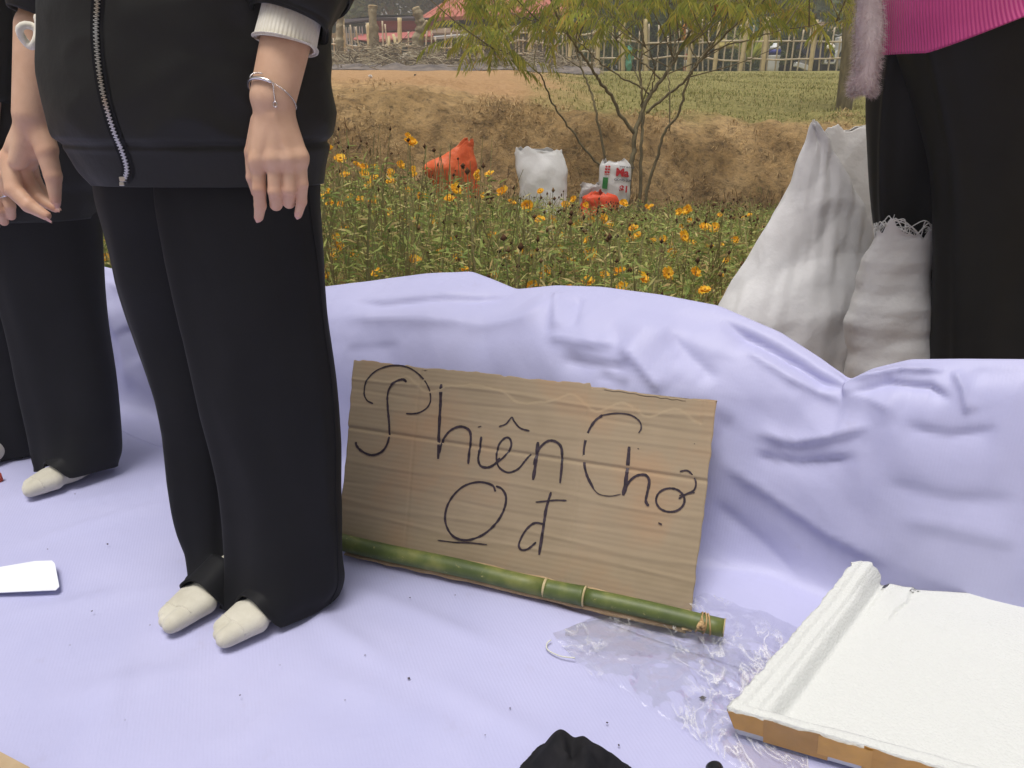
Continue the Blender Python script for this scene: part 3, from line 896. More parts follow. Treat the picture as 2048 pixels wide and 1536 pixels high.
for k, (a, c, s0, s1) in enumerate(((-.0, .060, .10, .78), (.045, .125, .07, .98), (.112, .175, .09, .80), (.165, .255, .06, .99), (.24, .33, .08, .84), (.32, .43, .06, .97), (.42, .55, .07, .9))):
    nn = 14; ss = np.linspace(s0, s1, 5)
    g = []
    for s in ss:
        for um_ in np.linspace(a, c, nn):
            jj = 0.03 * float(vnoise(np.array([um_ * 90, k * 3.0, 0]), 1, 119)) if s == s0 else 0
            g.append(front_pt(um_, s + jj, 0.0012 + 0.0006 * (k % 3)))
    meshobj('tape_strip', np.array(g), quads(nn, 5)[:, ::-1], m_tapes[k % 3], tray)
# loose tape edge along the left wall
g = []
out_l = -np.cross(e_v, [0, 0, 1.0]) * -1
for s in np.linspace(.12, .8, 4):
    for t in np.linspace(0, .62, 30):
        k = int(t * (nv - 1))
        a, c = T[k, 0], Bm[k, 0]
        g.append(a + (c - a) * s + np.cross([0, 0, 1.0], e_v) * 0.0014)
meshobj('tape_strip', np.array(g), quads(30, 4), m_tapes[1], tray)

# ================================================================== clear plastic bag
m_film, nt, b = _nt('clear_film')
out = nt.nodes['Material Output']
tr = N(nt, 'ShaderNodeBsdfTransparent'); tr.inputs[0].default_value = (0.99, 0.99, 0.992, 1)
gl = N(nt, 'ShaderNodeBsdfGlossy'); gl.inputs['Roughness'].default_value = 0.10
n = noise_node(nt, 38, 4, rough=0.55); n.inputs['Distortion'].default_value = 1.2
bm_ = N(nt, 'ShaderNodeBump', Strength=0.3, Distance=0.004); nt.links.new(n.outputs['Fac'], bm_.inputs['Height'])
nt.links.new(bm_.outputs[0], gl.inputs['Normal'])
lw = N(nt, 'ShaderNodeFresnel', IOR=1.5)
ma = N(nt, 'ShaderNodeMath', operation='MULTIPLY_ADD'); ma.inputs[1].default_value = 0.25; ma.inputs[2].default_value = 0.006
nt.links.new(lw.outputs[0], ma.inputs[0])
mx = N(nt, 'ShaderNodeMixShader'); nt.links.new(ma.outputs[0], mx.inputs[0]); nt.links.new(tr.outputs[0], mx.inputs[1]); nt.links.new(gl.outputs[0], mx.inputs[2])
# bright glints along the wrinkles, painted as white diffuse lines
di = N(nt, 'ShaderNodeBsdfDiffuse'); di.inputs[0].default_value = (0.85, 0.85, 0.86, 1)
cz = noise_node(nt, 22, 5, rough=0.6, stretch=(1, .5, 1)); cz.inputs['Distortion'].default_value = 0.8
ab = N(nt, 'ShaderNodeMath', operation='SUBTRACT'); ab.inputs[1].default_value = 0.5; nt.links.new(cz.outputs['Fac'], ab.inputs[0])
ab2 = N(nt, 'ShaderNodeMath', operation='ABSOLUTE'); nt.links.new(ab.outputs[0], ab2.inputs[0])
czr = ramp(nt, ab2.outputs[0], [(0.0, (0.62,) * 3), (0.012, (0.22,) * 3), (0.035, (0.015,) * 3)])
pz = noise_node(nt, 9, 3); pzr = ramp(nt, pz.outputs['Fac'], [(0.42, (0.05,) * 3), (0.62, (1.0,) * 3)])
pm = N(nt, 'ShaderNodeMath', operation='MULTIPLY'); nt.links.new(czr.outputs[0], pm.inputs[0]); nt.links.new(pzr.outputs[0], pm.inputs[1])
mx2 = N(nt, 'ShaderNodeMixShader'); nt.links.new(pm.outputs[0], mx2.inputs[0]); nt.links.new(mx.outputs[0], mx2.inputs[1]); nt.links.new(di.outputs[0], mx2.inputs[2])
nt.links.new(mx2.outputs[0], out.inputs['Surface'])
bag = thing('plastic_bag', tuple(G(1330, 1360)), 'crumpled clear plastic bag between bamboo pole and foam tray', 'plastic bag')
def film(poly_top, poly_bot, nu, nv, seed, z0, amp, name, hump=0.0):
    a = catmull(np.array(poly_top, float), 12); c = catmull(np.array(poly_bot, float), 12)
    ia = np.linspace(0, len(a) - 1, nu); 
    A = np.stack([np.interp(ia, np.arange(len(a)), a[:, k]) for k in (0, 1)], 1)
    ic = np.linspace(0, len(c) - 1, nu)
    Cc = np.stack([np.interp(ic, np.arange(len(c)), c[:, k]) for k in (0, 1)], 1)
    vs = []
    for t in np.linspace(0, 1, nv):
        px = A * (1 - t) + Cc * t
        g = np.array([G(x, y, 0.012) for x, y in px])
        vs.append(g)
    V = np.array(vs)
    q = V * [1, 1, 0]
    tt = np.linspace(0, 1, nv)[:, None]; ss = np.linspace(0, 1, nu)[None, :]
    e = np.sin(math.pi * tt) ** .5 * np.sin(math.pi * np.clip(ss, 0.02, .98)) ** .4
    h = 0.5 + 0.5 * fbm(q, 18, seed, 4, ridged=True) * .6
    V[..., 2] = z0 + amp * np.clip(h, 0.05, 2) + hump * e + .005 * np.clip(crumple_noise(q, seed + 9, 9, 8, 40, 9), -.5, 2)
    V[..., 0] += 0.004 * vnoise(q, 40, seed + 3); V[..., 1] += 0.004 * vnoise(q, 40, seed + 5)
    return meshobj(name, V.reshape(-1, 3), quads(nu, nv), m_film, bag)
film([(1108, 1268), (1190, 1244), (1290, 1262), (1370, 1285), (1470, 1300), (1600, 1310)], [(1120, 1290), (1180, 1350), (1290, 1412), (1400, 1490), (1490, 1545), (1620, 1600)], 110, 60, 121, 0.012, 0.004, 'film_sheet', 0.006)
film([(1130, 1262), (1210, 1238), (1300, 1250), (1385, 1205), (1430, 1195), (1530, 1235), (1600, 1265)], [(1130, 1290), (1230, 1330), (1330, 1330), (1420, 1370), (1500, 1395), (1560, 1400), (1640, 1390)], 100, 50, 131, 0.015, 0.005, 'film_sheet', 0.008)
mb = MB()
tw = [G(1150, 1316, .016), G(1120, 1312, .014), G(1096, 1300, .013), G(1094, 1287, .014), G(1102, 1280, .015)]
mb.tube(catmull(tw, 6), .0011, 6); mb.build('tie_string', mat('nylon_string', (0.62, 0.62, 0.55)), bag)

# ================================================================== small things on the floor
m_paper = mat('white_card', (0.78, 0.80, 0.86), rough=0.6)
pc = [(-120, 1150), (0, 1135), (70, 1123), (104, 1122), (110, 1128), (119, 1174), (112, 1181), (0, 1186), (-120, 1190)]
mb = MB(); mb.slab([G(x, y, .016 + (.008 if y < 1150 else 0)) for x, y in pc], (0, 0, .0012))
tag(mb.build('paper_card', m_paper, None, False), 'blank white card with rounded corners lying on the tarp', 'card')
m_tan = mat('tan_cardboard', (0.42, 0.31, 0.19), (0.5, 0.38, 0.25), 18, rough=0.9)
mb = MB(); mb.slab([G(-140, 1480, .02), G(0, 1509, .02), G(62, 1542, .02), G(40, 1620, .02), G(-140, 1640, .02)], (0, 0, .006))
tag(mb.build('cardboard_scrap', m_tan, None, False), 'flat tan cardboard scrap at the bottom corner of the tarp', 'cardboard')
m_red = mat('red_rubber', (0.42, 0.05, 0.02), rough=0.5)
def blob(name, c, r, mat_, seed, amp=.12, h=None, parent=None, sc=6.0):
    c = np.asarray(c, float); r = np.asarray(r, float)
    def fn(p):
        d = ellipsoid(p, c, r)
        return d + amp * float(r.min()) * fbm((p - c) / r.max(), sc / 3, seed, 2).astype(np.float32)
    v, f = surfnet(fn, c - r * 1.35, c + r * 1.35, h or float(r.min()) / 9)
    return meshobj(name, v, f, mat_, parent)
o = blob('clothes_peg', G(-6, 955, .018), (.011, .008, .014), m_red, 5)
tag(o, 'small red object on the tarp beside the white socked foot', 'toy')
m_pinkbag = mat('pink_film', (0.50, 0.22, 0.30), (0.58, 0.30, 0.40), 18, rough=0.4, bump=.6, bscale=50, transl=.3)
o = blob('pink_bag', G(262, 770, .03) + np.array([0, .05, 0.02]), (.055, .03, .048), m_pinkbag, 9, .35)
tag(o, 'small faded pink plastic bag against the tarp wall between two people', 'plastic bag')
# black garment in a heap
m_black = mat('black_cotton', (0.013, 0.013, 0.015), (0.022, 0.021, 0.023), 40, rough=0.95, bump=.3, bscale=400, bdist=.001, spec=.08)
def heap(px, py):
    return G(px, py, .012)
hc = heap(1150, 1568)
gu = np.linspace(-1, 1, 110); A_, B_ = np.meshgrid(gu, gu)
rr = np.sqrt(A_**2 + B_**2); th = np.arctan2(B_, A_)
edge_ = 1.0 + 0.12 * np.sin(3 * th + .6) + .06 * np.sin(7 * th)
X_ = hc[0] + A_ * .066 * edge_; Y_ = hc[1] + B_ * .066 * edge_ * .95
q = np.stack([X_, Y_, 0 * X_], -1)
dome = np.clip(1 - rr / 1.02, 0, 1)
fold1 = .6 * np.exp(-(((A_ + .12) * .9 + (B_ - .35) * .3) / .34) ** 2) * np.clip(1.1 - abs(B_ - .25), 0, 1)
Z_ = .011 + .046 * smooth(dome * 1.5) + .030 * fold1 * smooth(dome * 2) + .010 * crumple_noise(np.stack([X_, Y_, .3 * X_], -1), 143, 7, 14, 45, 12) * smooth(dome * 3) - .02 * np.exp(-((A_ + .05) / .13) ** 2) * np.exp(-((B_ - .05) / .4) ** 2)
m_ = rr < 1.0
vmap = -np.ones(A_.shape, int); vmap[m_] = np.arange(m_.sum())
qf = quads(110, 110); qq = vmap.ravel()[qf]; qq = qq[(qq >= 0).all(1)]
g_ = meshobj('black_garment', np.stack([X_, Y_, np.maximum(Z_, .010)], -1)[m_], qq, m_black)
tag(g_, 'black fabric garment heaped at the bottom edge of the tarp', 'garment'); subsurf(g_, 1)
mb = MB()
e0 = G(1426, 1530, .022); e1 = e0 + np.array([0.006, -.14, 0.0])
tq = np.linspace(0, 1, 12)
mb.tube(np.array([e0 + (e1 - e0) * s for s in (0, .006, .018, .04, .3, .31, .32, 1)]), [.003, .0075, .0100, .0108, .0108, .0100, .0106, .0106], 20)
tag(mb.build('marker_pen', mat('black_plastic', (0.008, 0.008, 0.009), rough=.35), None), 'black round-ended marker pen lying beside the foam tray', 'pen')
# crumbs of soil
mb = MB()
for (x, y, s) in ((818, 1356, .003), (215, 1088, .0022), (184, 1222, .002), (1214, 1445, .002), (1238, 1490, .0018), (150, 988, .0016), (95, 1098, .0015), (560, 1330, .0012), (1020, 1416, .0014), (300, 1250, .0012),
                  (690, 1400, .0012), (910, 1190, .0016), (480, 1390, .0014), (1405, 1395, .005), (970, 1470, .0012), (250, 1440, .0012), (820, 1195, .0016), (730, 1310, .0012), (140, 1290, .001)):
    c = G(x, y, .013)
    v = rng.normal(0, 1, (6, 3)); v = np.array([(1, 0, 0), (-1, 0, 0), (0, 1, 0), (0, -1, 0), (0, 0, .7), (0, 0, -.7)], float) * rng.uniform(.6, 1.2, (6, 1)) * s + c
    mb.add(v, [(0, 2, 4), (2, 1, 4), (1, 3, 4), (3, 0, 4), (2, 0, 5), (1, 2, 5), (3, 1, 5), (0, 3, 5)])
tag(mb.build('dirt', mat('soil_crumb', (0.05, 0.035, 0.03), rough=1), None, False), 'tiny dark crumbs of dirt scattered over the tarp', 'dirt', kind='stuff')
# ================================================================== people
m_skin, nt, b = _nt('skin')
b.inputs['Roughness'].default_value = 0.48
b.inputs['Specular IOR Level'].default_value = 0.35
b.inputs['Subsurface Weight'].default_value = 0.06
b.inputs['Subsurface Radius'].default_value = (0.010, 0.004, 0.002)
n = noise_node(nt, 24, 5); r = ramp(nt, n.outputs['Fac'], [(0.3, (0.56, 0.34, 0.225)), (0.55, (0.64, 0.41, 0.28)), (0.8, (0.67, 0.45, 0.32))])
fa = N(nt, 'ShaderNodeAttribute', attribute_name='flush'); fm_ = N(nt, 'ShaderNodeMix', data_type='RGBA'); fm_.inputs[7].default_value = rgb((0.60, 0.285, 0.20))
nt.links.new(fa.outputs['Fac'], fm_.inputs[0]); nt.links.new(r.outputs[0], fm_.inputs[6]); nt.links.new(fm_.outputs[2], b.inputs['Base Color'])
n2 = noise_node(nt, 320, 4); add_bump(nt, b, n2.outputs['Fac'], 0.18, 0.0015)
m_nail = mat('fingernail', (0.62, 0.36, 0.30), rough=0.25)
m_hair = mat('black_hair', (0.012, 0.010, 0.009), (0.03, 0.022, 0.018), 60, rough=0.45, bump=.6, bscale=120, stretch=(1, 1, .08))
m_trous = mat('black_suiting', (0.0040, 0.0040, 0.0052), (0.0060, 0.0060, 0.0072), 12, rough=0.66, bump=.12, bscale=900, bdist=.0006, sheen=.015, spec=.22)
m_trous2 = mat('black_suiting_warm', (0.0065, 0.0063, 0.0060), (0.0090, 0.0088, 0.0082), 12, rough=0.58, bump=.12, bscale=900, bdist=.0006, sheen=.02, spec=.26)
m_jack = mat('black_jacket', (0.0075, 0.0073, 0.0062), (0.0105, 0.0102, 0.0088), 8, rough=0.55, bump=.25, bscale=30, bdist=.006, sheen=.02, spec=.30)
m_sock = mat('ribbed_sock', (0.52, 0.49, 0.40), (0.60, 0.57, 0.48), 30, rough=0.9, bump=.5, bscale=420, bdist=.0012, sheen=.3, spec=.1)
m_knit = mat('white_knit', (0.70, 0.66, 0.55), (0.76, 0.73, 0.63), 40, rough=0.95, sheen=.5, spec=.1, bump=.4, bscale=300, bdist=.002)
nt = m_knit.node_tree; at = N(nt, 'ShaderNodeAttribute', attribute_name='rib'); sn = N(nt, 'ShaderNodeMath', operation='SINE'); nt.links.new(at.outputs['Fac'], sn.inputs[0]); add_bump(nt, nt.nodes['Principled BSDF'], sn.outputs[0], .3, .002)
m_silver = mat('silver', (0.72, 0.70, 0.70), rough=0.22, metal=1.0)
m_zip = mat('zip_metal', (0.62, 0.60, 0.57), rough=0.3, metal=1.0)

def ringloft(levels, n=96, m=90, fold=None, power=2.3):
    """levels: (key, photo x left, photo x right, photo y, metres in front, depth/width ratio, tilt). Rings lie level; tilt drops the near edge."""
    L = np.asarray(levels, float)
    key = np.linspace(L[0, 0], L[-1, 0], m)
    xl, xr, py, Y, ra, ti = resample(L, key)
    ph = np.arange(n) * 2 * math.pi / n
    V = np.zeros((m, n, 3))
    for k in range(m):
        a, c = P(xl[k], py[k], Y[k]), P(xr[k], py[k], Y[k])
        cen = (a + c) / 2; rx = abs(c[0] - a[0]) / 2; ry = rx * ra[k]
        cs, sn = np.cos(ph), np.sin(ph)
        e = 2.0 / power
        x = np.sign(cs) * np.abs(cs) ** e; y = np.sign(sn) * np.abs(sn) ** e
        V[k, :, 0] = cen[0] + rx * x
        V[k, :, 1] = cen[1] + ry * y
        V[k, :, 2] = cen[2] + ti[k] * y      # y<0 is the near side
    t = (key - L[0, 0]) / (L[-1, 0] - L[0, 0])
    cen = V.mean(1, keepdims=True)
    rad = V - cen; rad[..., 2] = 0
    rn = rad / (np.linalg.norm(rad, axis=-1, keepdims=True) + 1e-9)
    if fold is not None:
        V = V + rn * fold(t[:, None], ph[None, :], V)[..., None]
    return V

def loft_obj(name, V, mats, parent, inner=0.004, close_top=False, sub=0):
    """tube with an inner lining so that open ends show thickness"""
    m, n, _ = V.shape
    f = quads(n, m, True)
    fl_ = V.reshape(-1, 3)[f]; nn_ = np.cross(fl_[:, 1] - fl_[:, 0], fl_[:, 3] - fl_[:, 0]); cc_ = fl_.mean(1) - np.repeat(V.mean(1)[:-1], n, 0)
    if (nn_ * cc_).sum() < 0: f = f[:, ::-1]
    o = meshobj(name, V.reshape(-1, 3), f, mats, parent)
    s = o.modifiers.new('lining', 'SOLIDIFY'); s.thickness = inner; s.offset = -1
    if sub: subsurf(o, sub)
    return o

def armtube(pts, radii, n=40, seed=0, amp=.004, m=50, squash=1.0, ripple=0.0):
    pts = catmull(np.asarray(pts, float), max(4, m // (len(pts) - 1)))
    k = len(pts)
    rr = np.interp(np.linspace(0, 1, k), np.linspace(0, 1, len(radii)), radii)
    tan = np.gradient(pts, axis=0); tan /= np.linalg.norm(tan, axis=1, keepdims=True)
    a = np.cross(tan[0], [0, 1, 0.01]); a /= np.linalg.norm(a)
    ph = np.arange(n) * 2 * math.pi / n
    V = np.zeros((k, n, 3))
    for i in range(k):
        a = a - tan[i] * a.dot(tan[i]); a /= np.linalg.norm(a); bb_ = np.cross(tan[i], a)
        V[i] = pts[i] + rr[i] * (np.cos(ph)[:, None] * a + squash * np.sin(ph)[:, None] * bb_)
    nr = V - pts[:, None, :]; nr /= np.linalg.norm(nr, axis=-1, keepdims=True)
    if amp: V = V + nr * (amp * fbm(V, 14, seed, 3))[..., None]
    if ripple: V = V + nr * (ripple * np.cos(ph * (n // 2)))[None, :, None]
    return V

# ---------------------------------------------------------------- hands
def hand_mesh(wrist, fore, palm, fingers, h=0.0016, thumb=None, kp=0.007, tendons=True):
    """wrist, fore: (point, radius); palm: list of capsules; fingers: list of chains [(point, radius) ...]"""
    allp = [wrist[0], fore[0]] + [c[0] for c in palm] + [c[1] for c in palm] + [q[0] for f in fingers for q in f]
    lo, hi = np.min(allp, 0) - 0.045, np.max(allp, 0) + 0.045
    def fn(p):
        d = capsule(p, fore[0], wrist[0], fore[1], wrist[1])
        for a, c, ra, rb in palm:
            d = smin(d, capsule(p, a, c, ra, rb), kp)
        fd = None
        for f in fingers:
            cd = None
            for (a, ra), (c, rc) in zip(f[:-1], f[1:]):
                s = capsule(p, a, c, ra, rc)
                cd = s if cd is None else smin(cd, s, 0.0025)
            fd = cd if fd is None else smin(fd, cd, 0.0012)
        return smin(d, fd, 0.005)
    return surfnet(fn, lo, hi, h)

def nail(parts, tip, prev, normal, w, l, ext=0.0):
    """small curved plate on the last finger joint"""
    tip, prev, normal = (np.asarray(x, float) for x in (tip, prev, normal))
    d = tip - prev; d /= np.linalg.norm(d)
    nrm_ = normal - d * normal.dot(d); nrm_ /= np.linalg.norm(nrm_)
    s = np.cross(d, nrm_)
    g = []
    for t in np.linspace(0, 1, 6):
        for a in np.linspace(-1, 1, 7):
            ww = w * (1 - 0.55 * max(0, (t - .6) / .4) ** 2) * (.75 + .25 * min(1, t * 3))
            g.append(tip + d * (-l * .65 + (l + ext) * t) + s * a * ww * .5 + nrm_ * (w * .62 - abs(a) ** 2 * w * .22 - .0012 * t))
    parts.append((np.array(g), quads(7, 6)))

def join_parts(parts):
    vs, fs, n = [], [], 0
    for v, f in parts:
        vs.append(np.asarray(v)); fs.append(np.asarray(f) + n); n += len(v)
    return np.vstack(vs), np.vstack(fs)

def body_mesh(hip, fwd, shoulder_z, feet, wrists, elbows, head_h=0.21, legs=None):
    """coarse continuous body: pelvis, trunk, neck, limbs and a head with a face"""
    hip = np.asarray(hip, float); fwd = np.array([fwd[0], fwd[1], 0.0]); fwd /= np.linalg.norm(fwd)
    left = np.array([-fwd[1], fwd[0], 0.0]); up = np.array([0, 0, 1.0])
    chest = np.array([hip[0], hip[1], shoulder_z - 0.13]); neck = np.array([hip[0], hip[1], shoulder_z + 0.03])
    R = np.stack([left, fwd, up], 1)
    caps = []
    for s, (ft, wr, el) in enumerate(zip(feet, wrists, elbows)):
        sg = 1 if s == 0 else -1
        sh = np.array([hip[0], hip[1], shoulder_z - .03]) + left * .155 * sg
        caps += [(sh, el, .045, .037), (el, np.asarray(wr), .036, .029)]
        mid = legs[s].mean(1)                      # the legs run down the middle of the trouser tubes
        k_ = [int(len(mid) * q) for q in (.12, .3, .5, .65, .8, .93)]; rr_ = (.040, .034, .028, .025, .020, .017)
        caps += [(mid[k_[i]], mid[k_[i + 1]], rr_[i], rr_[i + 1]) for i in range(5)]
    def fn(p):
        d = ellipsoid(p, hip + up * .03, (.13, .075, .11), R)
        d = smin(d, ellipsoid(p, chest, (.145, .085, .20), R), .06)
        d = smin(d, ellipsoid(p, chest + up * .10, (.165, .075, .07), R), .05)
        d = smin(d, capsule(p, neck - up * .03, neck + up * .08, .052, .047), .03)
        for a, c, ra, rb in caps:
            d = smin(d, capsule(p, a, c, ra, rb), .022)
        return d
    pts = np.array([hip] + [c[0] for c in caps] + [c[1] for c in caps] + [neck + up * .12])
    v, f = surfnet(fn, pts.min(0) - .17, pts.max(0) + .10, .0125)
    hc = neck + up * (.075 + head_h / 2) + fwd * .018
    k = head_h / .22
    def head(p):
        d = ellipsoid(p, hc + up * .02 * k - fwd * .01, (.074 * k, .092 * k, .092 * k), R)
        d = smin(d, ellipsoid(p, hc - up * .045 * k + fwd * .016 * k, (.058 * k, .068 * k, .068 * k), R), .03)
        d = smin(d, capsule(p, hc + fwd * .088 * k + up * .004, hc + fwd * .104 * k - up * .030 * k, .007, .0115), .012)     # nose
        d = smin(d, capsule(p, hc + fwd * .078 * k - up * .058 * k - left * .016, hc + fwd * .078 * k - up * .058 * k + left * .016, .008, .008), .006)   # lips
        d = smin(d, ellipsoid(p, hc + fwd * .064 * k - up * .092 * k, (.02, .018, .016), R), .015)
        for sg in (-1, 1):
            d = smin(d, ellipsoid(p, hc + left * sg * .077 * k - fwd * .012 - up * .010, (.010, .020, .032), R), .006)       # ears
            e = ellipsoid(p, hc + left * sg * .032 * k + fwd * .090 * k + up * .008, (.017, .014, .011), R)                    # eye sockets
            d = -smin(-d, e, .010)
            d = smin(d, ellipsoid(p, hc + left * sg * .032 * k + fwd * .076 * k + up * .008, (.012, .012, .010), R), .003)    # eyeballs under lids
        return smin(d, capsule(p, neck - up * .02, hc - up * .05 - fwd * .02, .050, .044), .02)
    hv, hf = surfnet(head, hc - .16, hc + .15, .0055)
    return (v, f), (hv, hf), hc, fwd, left, k

def hair_mesh(hc, fwd, left, k, length):
    R = np.stack([left, fwd, np.array([0, 0, 1.0])], 1)
    up = np.array([0, 0, 1.0])
    def fn(p):
        d = ellipsoid(p, hc + up * .030 * k - fwd * .022, (.088 * k, .098 * k, .102 * k), R)
        d = smin(d, capsule(p, hc - fwd * .075 * k + up * .03, hc - fwd * .085 * k - up * length, .062, .045), .05)
        face = ellipsoid(p, hc + fwd * .105 * k - up * .035, (.066 * k, .075 * k, .098 * k), R)
        return np.maximum(d, -face)
    return surfnet(fn, hc - np.array([.2, .2, length + .12]), hc + .17, .008)

# ================================================================== front person: hands first (traced joints, real depth)
def H1(x, y, dY=0.0): return P(553 + (x - 553) * .93 if y > 215 else x, y, 0.93 + dY)
w1, fo1 = (H1(546, 196, .012), .0262), (H1(586, 20, .05), .0295)
palm1 = [(H1(546, 205, .012), H1(514, 322, -.002), .0185, .0112), (H1(546, 205, .012), H1(548, 318, -.006), .0185, .0115), (H1(548, 205, .012), H1(580, 318, -.004), .0185, .0110),
         (H1(552, 208, .014), H1(603, 314, .004), .0170, .0102), (H1(530, 240, .014), H1(508, 305, .010), .0140, .0105), (H1(540, 230, .022), H1(560, 305, .020), .016, .012),
         (H1(540, 235, -.004), H1(515, 316, -.0095), .0040, .0030), (H1(546, 235, -.006), H1(548, 314, -.0125), .0040, .0030), (H1(551, 235, -.005), H1(579, 314, -.0105), .0038, .0030),
         (H1(514, 322, -.003), H1(514, 331, -.003), .0098, .0094), (H1(549, 318, -.008), H1(549, 326, -.007), .0098, .0094), (H1(581, 318, -.006), H1(581, 326, -.005), .0094, .009), (H1(604, 314, .001), H1(605, 322, .001), .0088, .0084)]
fing1 = [[(H1(514, 326), 0.0089), (H1(516, 377, -.004), 0.0080), (H1(518, 411, .006), 0.0072), (H1(515, 434, .016), 0.0058)],
         [(H1(549, 322, -.003), 0.0091), (H1(550, 383, -.008), 0.0084), (H1(552, 409, .012), 0.0074), (H1(555, 405, .032), 0.0063)],
         [(H1(580, 322, -.001), 0.0087), (H1(581, 380, -.006), 0.0080), (H1(580, 405, .012), 0.0071), (H1(578, 402, .030), 0.0060)],
         [(H1(603, 318, .004), 0.0079), (H1(608, 368, .000), 0.0071), (H1(607, 403, .005), 0.0062), (H1(600, 428, .013), 0.0050)],
         [(H1(520, 245, .022), 0.0126), (H1(503, 305, .030), 0.0102), (H1(503, 355, .032), 0.0084), (H1(510, 385, .036), 0.0065)]]
hand1 = hand_mesh(w1, fo1, palm1, fing1)
nails = []
nail(nails, H1(515, 434, .016), H1(518, 411, .006), (0, -1, .1), .0100, .011, .002)
nail(nails, H1(600, 428, .013), H1(607, 403, .005), (.3, -1, .1), .0088, .010, .002)

def H2(x, y, dY=0.0): return P(x, y, 1.13 + dY)
w2, fo2 = (H2(64, 228, .0), .0250), (H2(82, 60, .03), .0330)
palm2 = [(H2(64, 236, .0), H2(17, 318, .012), .0185, .0115), (H2(66, 236, .0), H2(36, 322, -.004), .0190, .0125), (H2(70, 240, .004), H2(58, 322, .018), .0180, .0130), (H2(76, 246, .0), H2(96, 296, -.010), .0165, .0130),
         (H2(40, 290, .004), H2(80, 300, .008), .014, .013), (H2(14, 318, .008), H2(14, 326, .008), .0105, .0102)]
fing2 = [[(H2(18, 322, .006), .0128), (H2(28, 380, -.012), .0118), (H2(58, 411, -.020), .0102), (H2(92, 431, -.022), .0070)],
         [(H2(38, 322, .012), .0120), (H2(60, 372, .016), .0108), (H2(82, 399, .006), .0092), (H2(110, 416, -.004), .0066)],
         [(H2(56, 322, .026), .0118), (H2(68, 362, .034), .0102), (H2(84, 386, .026), .0088), (H2(104, 400, .012), .0064)],
         [(H2(76, 258, -.002), .0160), (H2(93, 304, -.012), .0140), (H2(106, 352, -.016), .0118), (H2(111, 400, -.018), .0074)]]
hand2 = hand_mesh(w2, fo2, palm2, fing2, .0018)
nail(nails, H2(92, 432, -.022), H2(58, 410, -.020), (-.2, -.8, -.7), .0098, .012, .008)
nail(nails, H2(112, 402, -.016), H2(110, 352, -.016), (.8, -.5, 0), .0105, .012, .006)
nail(nails, H2(112, 418, -.004), H2(82, 398, .006), (.3, -.7, .6), .0092, .011, .007)

F1 = np.array([-0.62, -0.78])
hip1 = np.array([-0.415, 1.10, 0.80])
left1 = np.array([-F1[1], F1[0], 0]); left1 /= np.linalg.norm(left1)
sh1z = 1.30
footL1, footR1 = np.array([-.375, 1.045, .03]), np.array([-.475, 1.075, .03])
elb1 = (H1(606, -110, .085), H2(112, -105, .06))
# ---- trousers: two wide legs and a seat
def crease(ph, p0, a, w):
    d = (ph - p0 + math.pi) % (2 * math.pi) - math.pi
    return a * np.exp(-(d / w) ** 2)
def fold_near(t, ph, V):
    n = .004 * fbm(V * [1, 1, .32], 7, 201, 3) + .009 * fbm(V * [1, 1, .10], 11, 202, 2) * smooth(t * 3)
    n = n + .006 * crumple_noise(V * [1, 1, .6], 203, 6, 4.0, 10.0, 4.0)
    c = crease(ph, -2.55 - .15 * t, .014 * (0.4 + t), .22) + crease(ph, -.75, .005, .2) - crease(ph, -2.05, .006, .3) * t
    hem = .007 * smooth((t - .8) * 5) * np.sin(ph * 3 + 1) + .010 * smooth((t - .84) * 6) * fbm(V, 13, 205, 2)
    return n + c + hem
def fold_far(t, ph, V):
    n = .004 * fbm(V * [1, 1, .32], 7, 211, 3) + .008 * fbm(V * [1, 1, .10], 11, 212, 2) * smooth(t * 3)
    n = n + .006 * crumple_noise(V * [1, 1, .6], 213, 6, 4.0, 10.0, 4.0)
    c = crease(ph, -2.3, .010 * (0.3 + t), .25) - crease(ph, -1.2, .010 * t, .3)
    hem = .012 * smooth((t - .78) * 5) * fbm(V, 16, 215, 2)
    return n + c + hem
near = [(0, 318, 642, 290, 1.075, .62, 0), (1, 322, 640, 400, 1.07, .62, 0), (2, 347, 650, 520, 1.065, .60, 0), (3, 374, 660, 640, 1.06, .58, 0), (4, 406, 674, 760, 1.055, .58, 0),
        (5, 437, 683, 890, 1.05, .58, 0), (6, 460, 689, 1010, 1.045, .60, 0), (7, 472, 692, 1100, 1.042, .64, 0), (8, 474, 691, 1150, 1.036, .68, 0), (9, 472, 676, 1190, 1.028, .70, -.004)]
far = [(0, 190, 540, 290, 1.115, .60, 0), (1, 196, 520, 400, 1.115, .60, 0), (2, 228, 495, 520, 1.12, .60, 0), (3, 262, 484, 640, 1.125, .62, 0), (4, 304, 492, 760, 1.125, .66, 0),
       (5, 338, 502, 890, 1.125, .70, 0), (6, 360, 512, 1010, 1.12, .74, 0), (7, 390, 520, 1090, 1.110, .80, 0), (8, 410, 532, 1146, 1.085, .95, 0), (9, 384, 536, 1198, 1.060, .95, 0)]
Vn = ringloft(near, 120, 130, fold_near); Vf = ringloft(far, 110, 130, fold_far)
FOOTN = (G(431, 1293, .012), G(625, 1180, .012)); FOOTF = (G(322, 1268, .012), G(522, 1132, .012))
FOOT2N = (G(48, 993, .012), G(205, 935, .012)); FOOT2F = (G(-90, 948, .012), G(20, 910, .012))
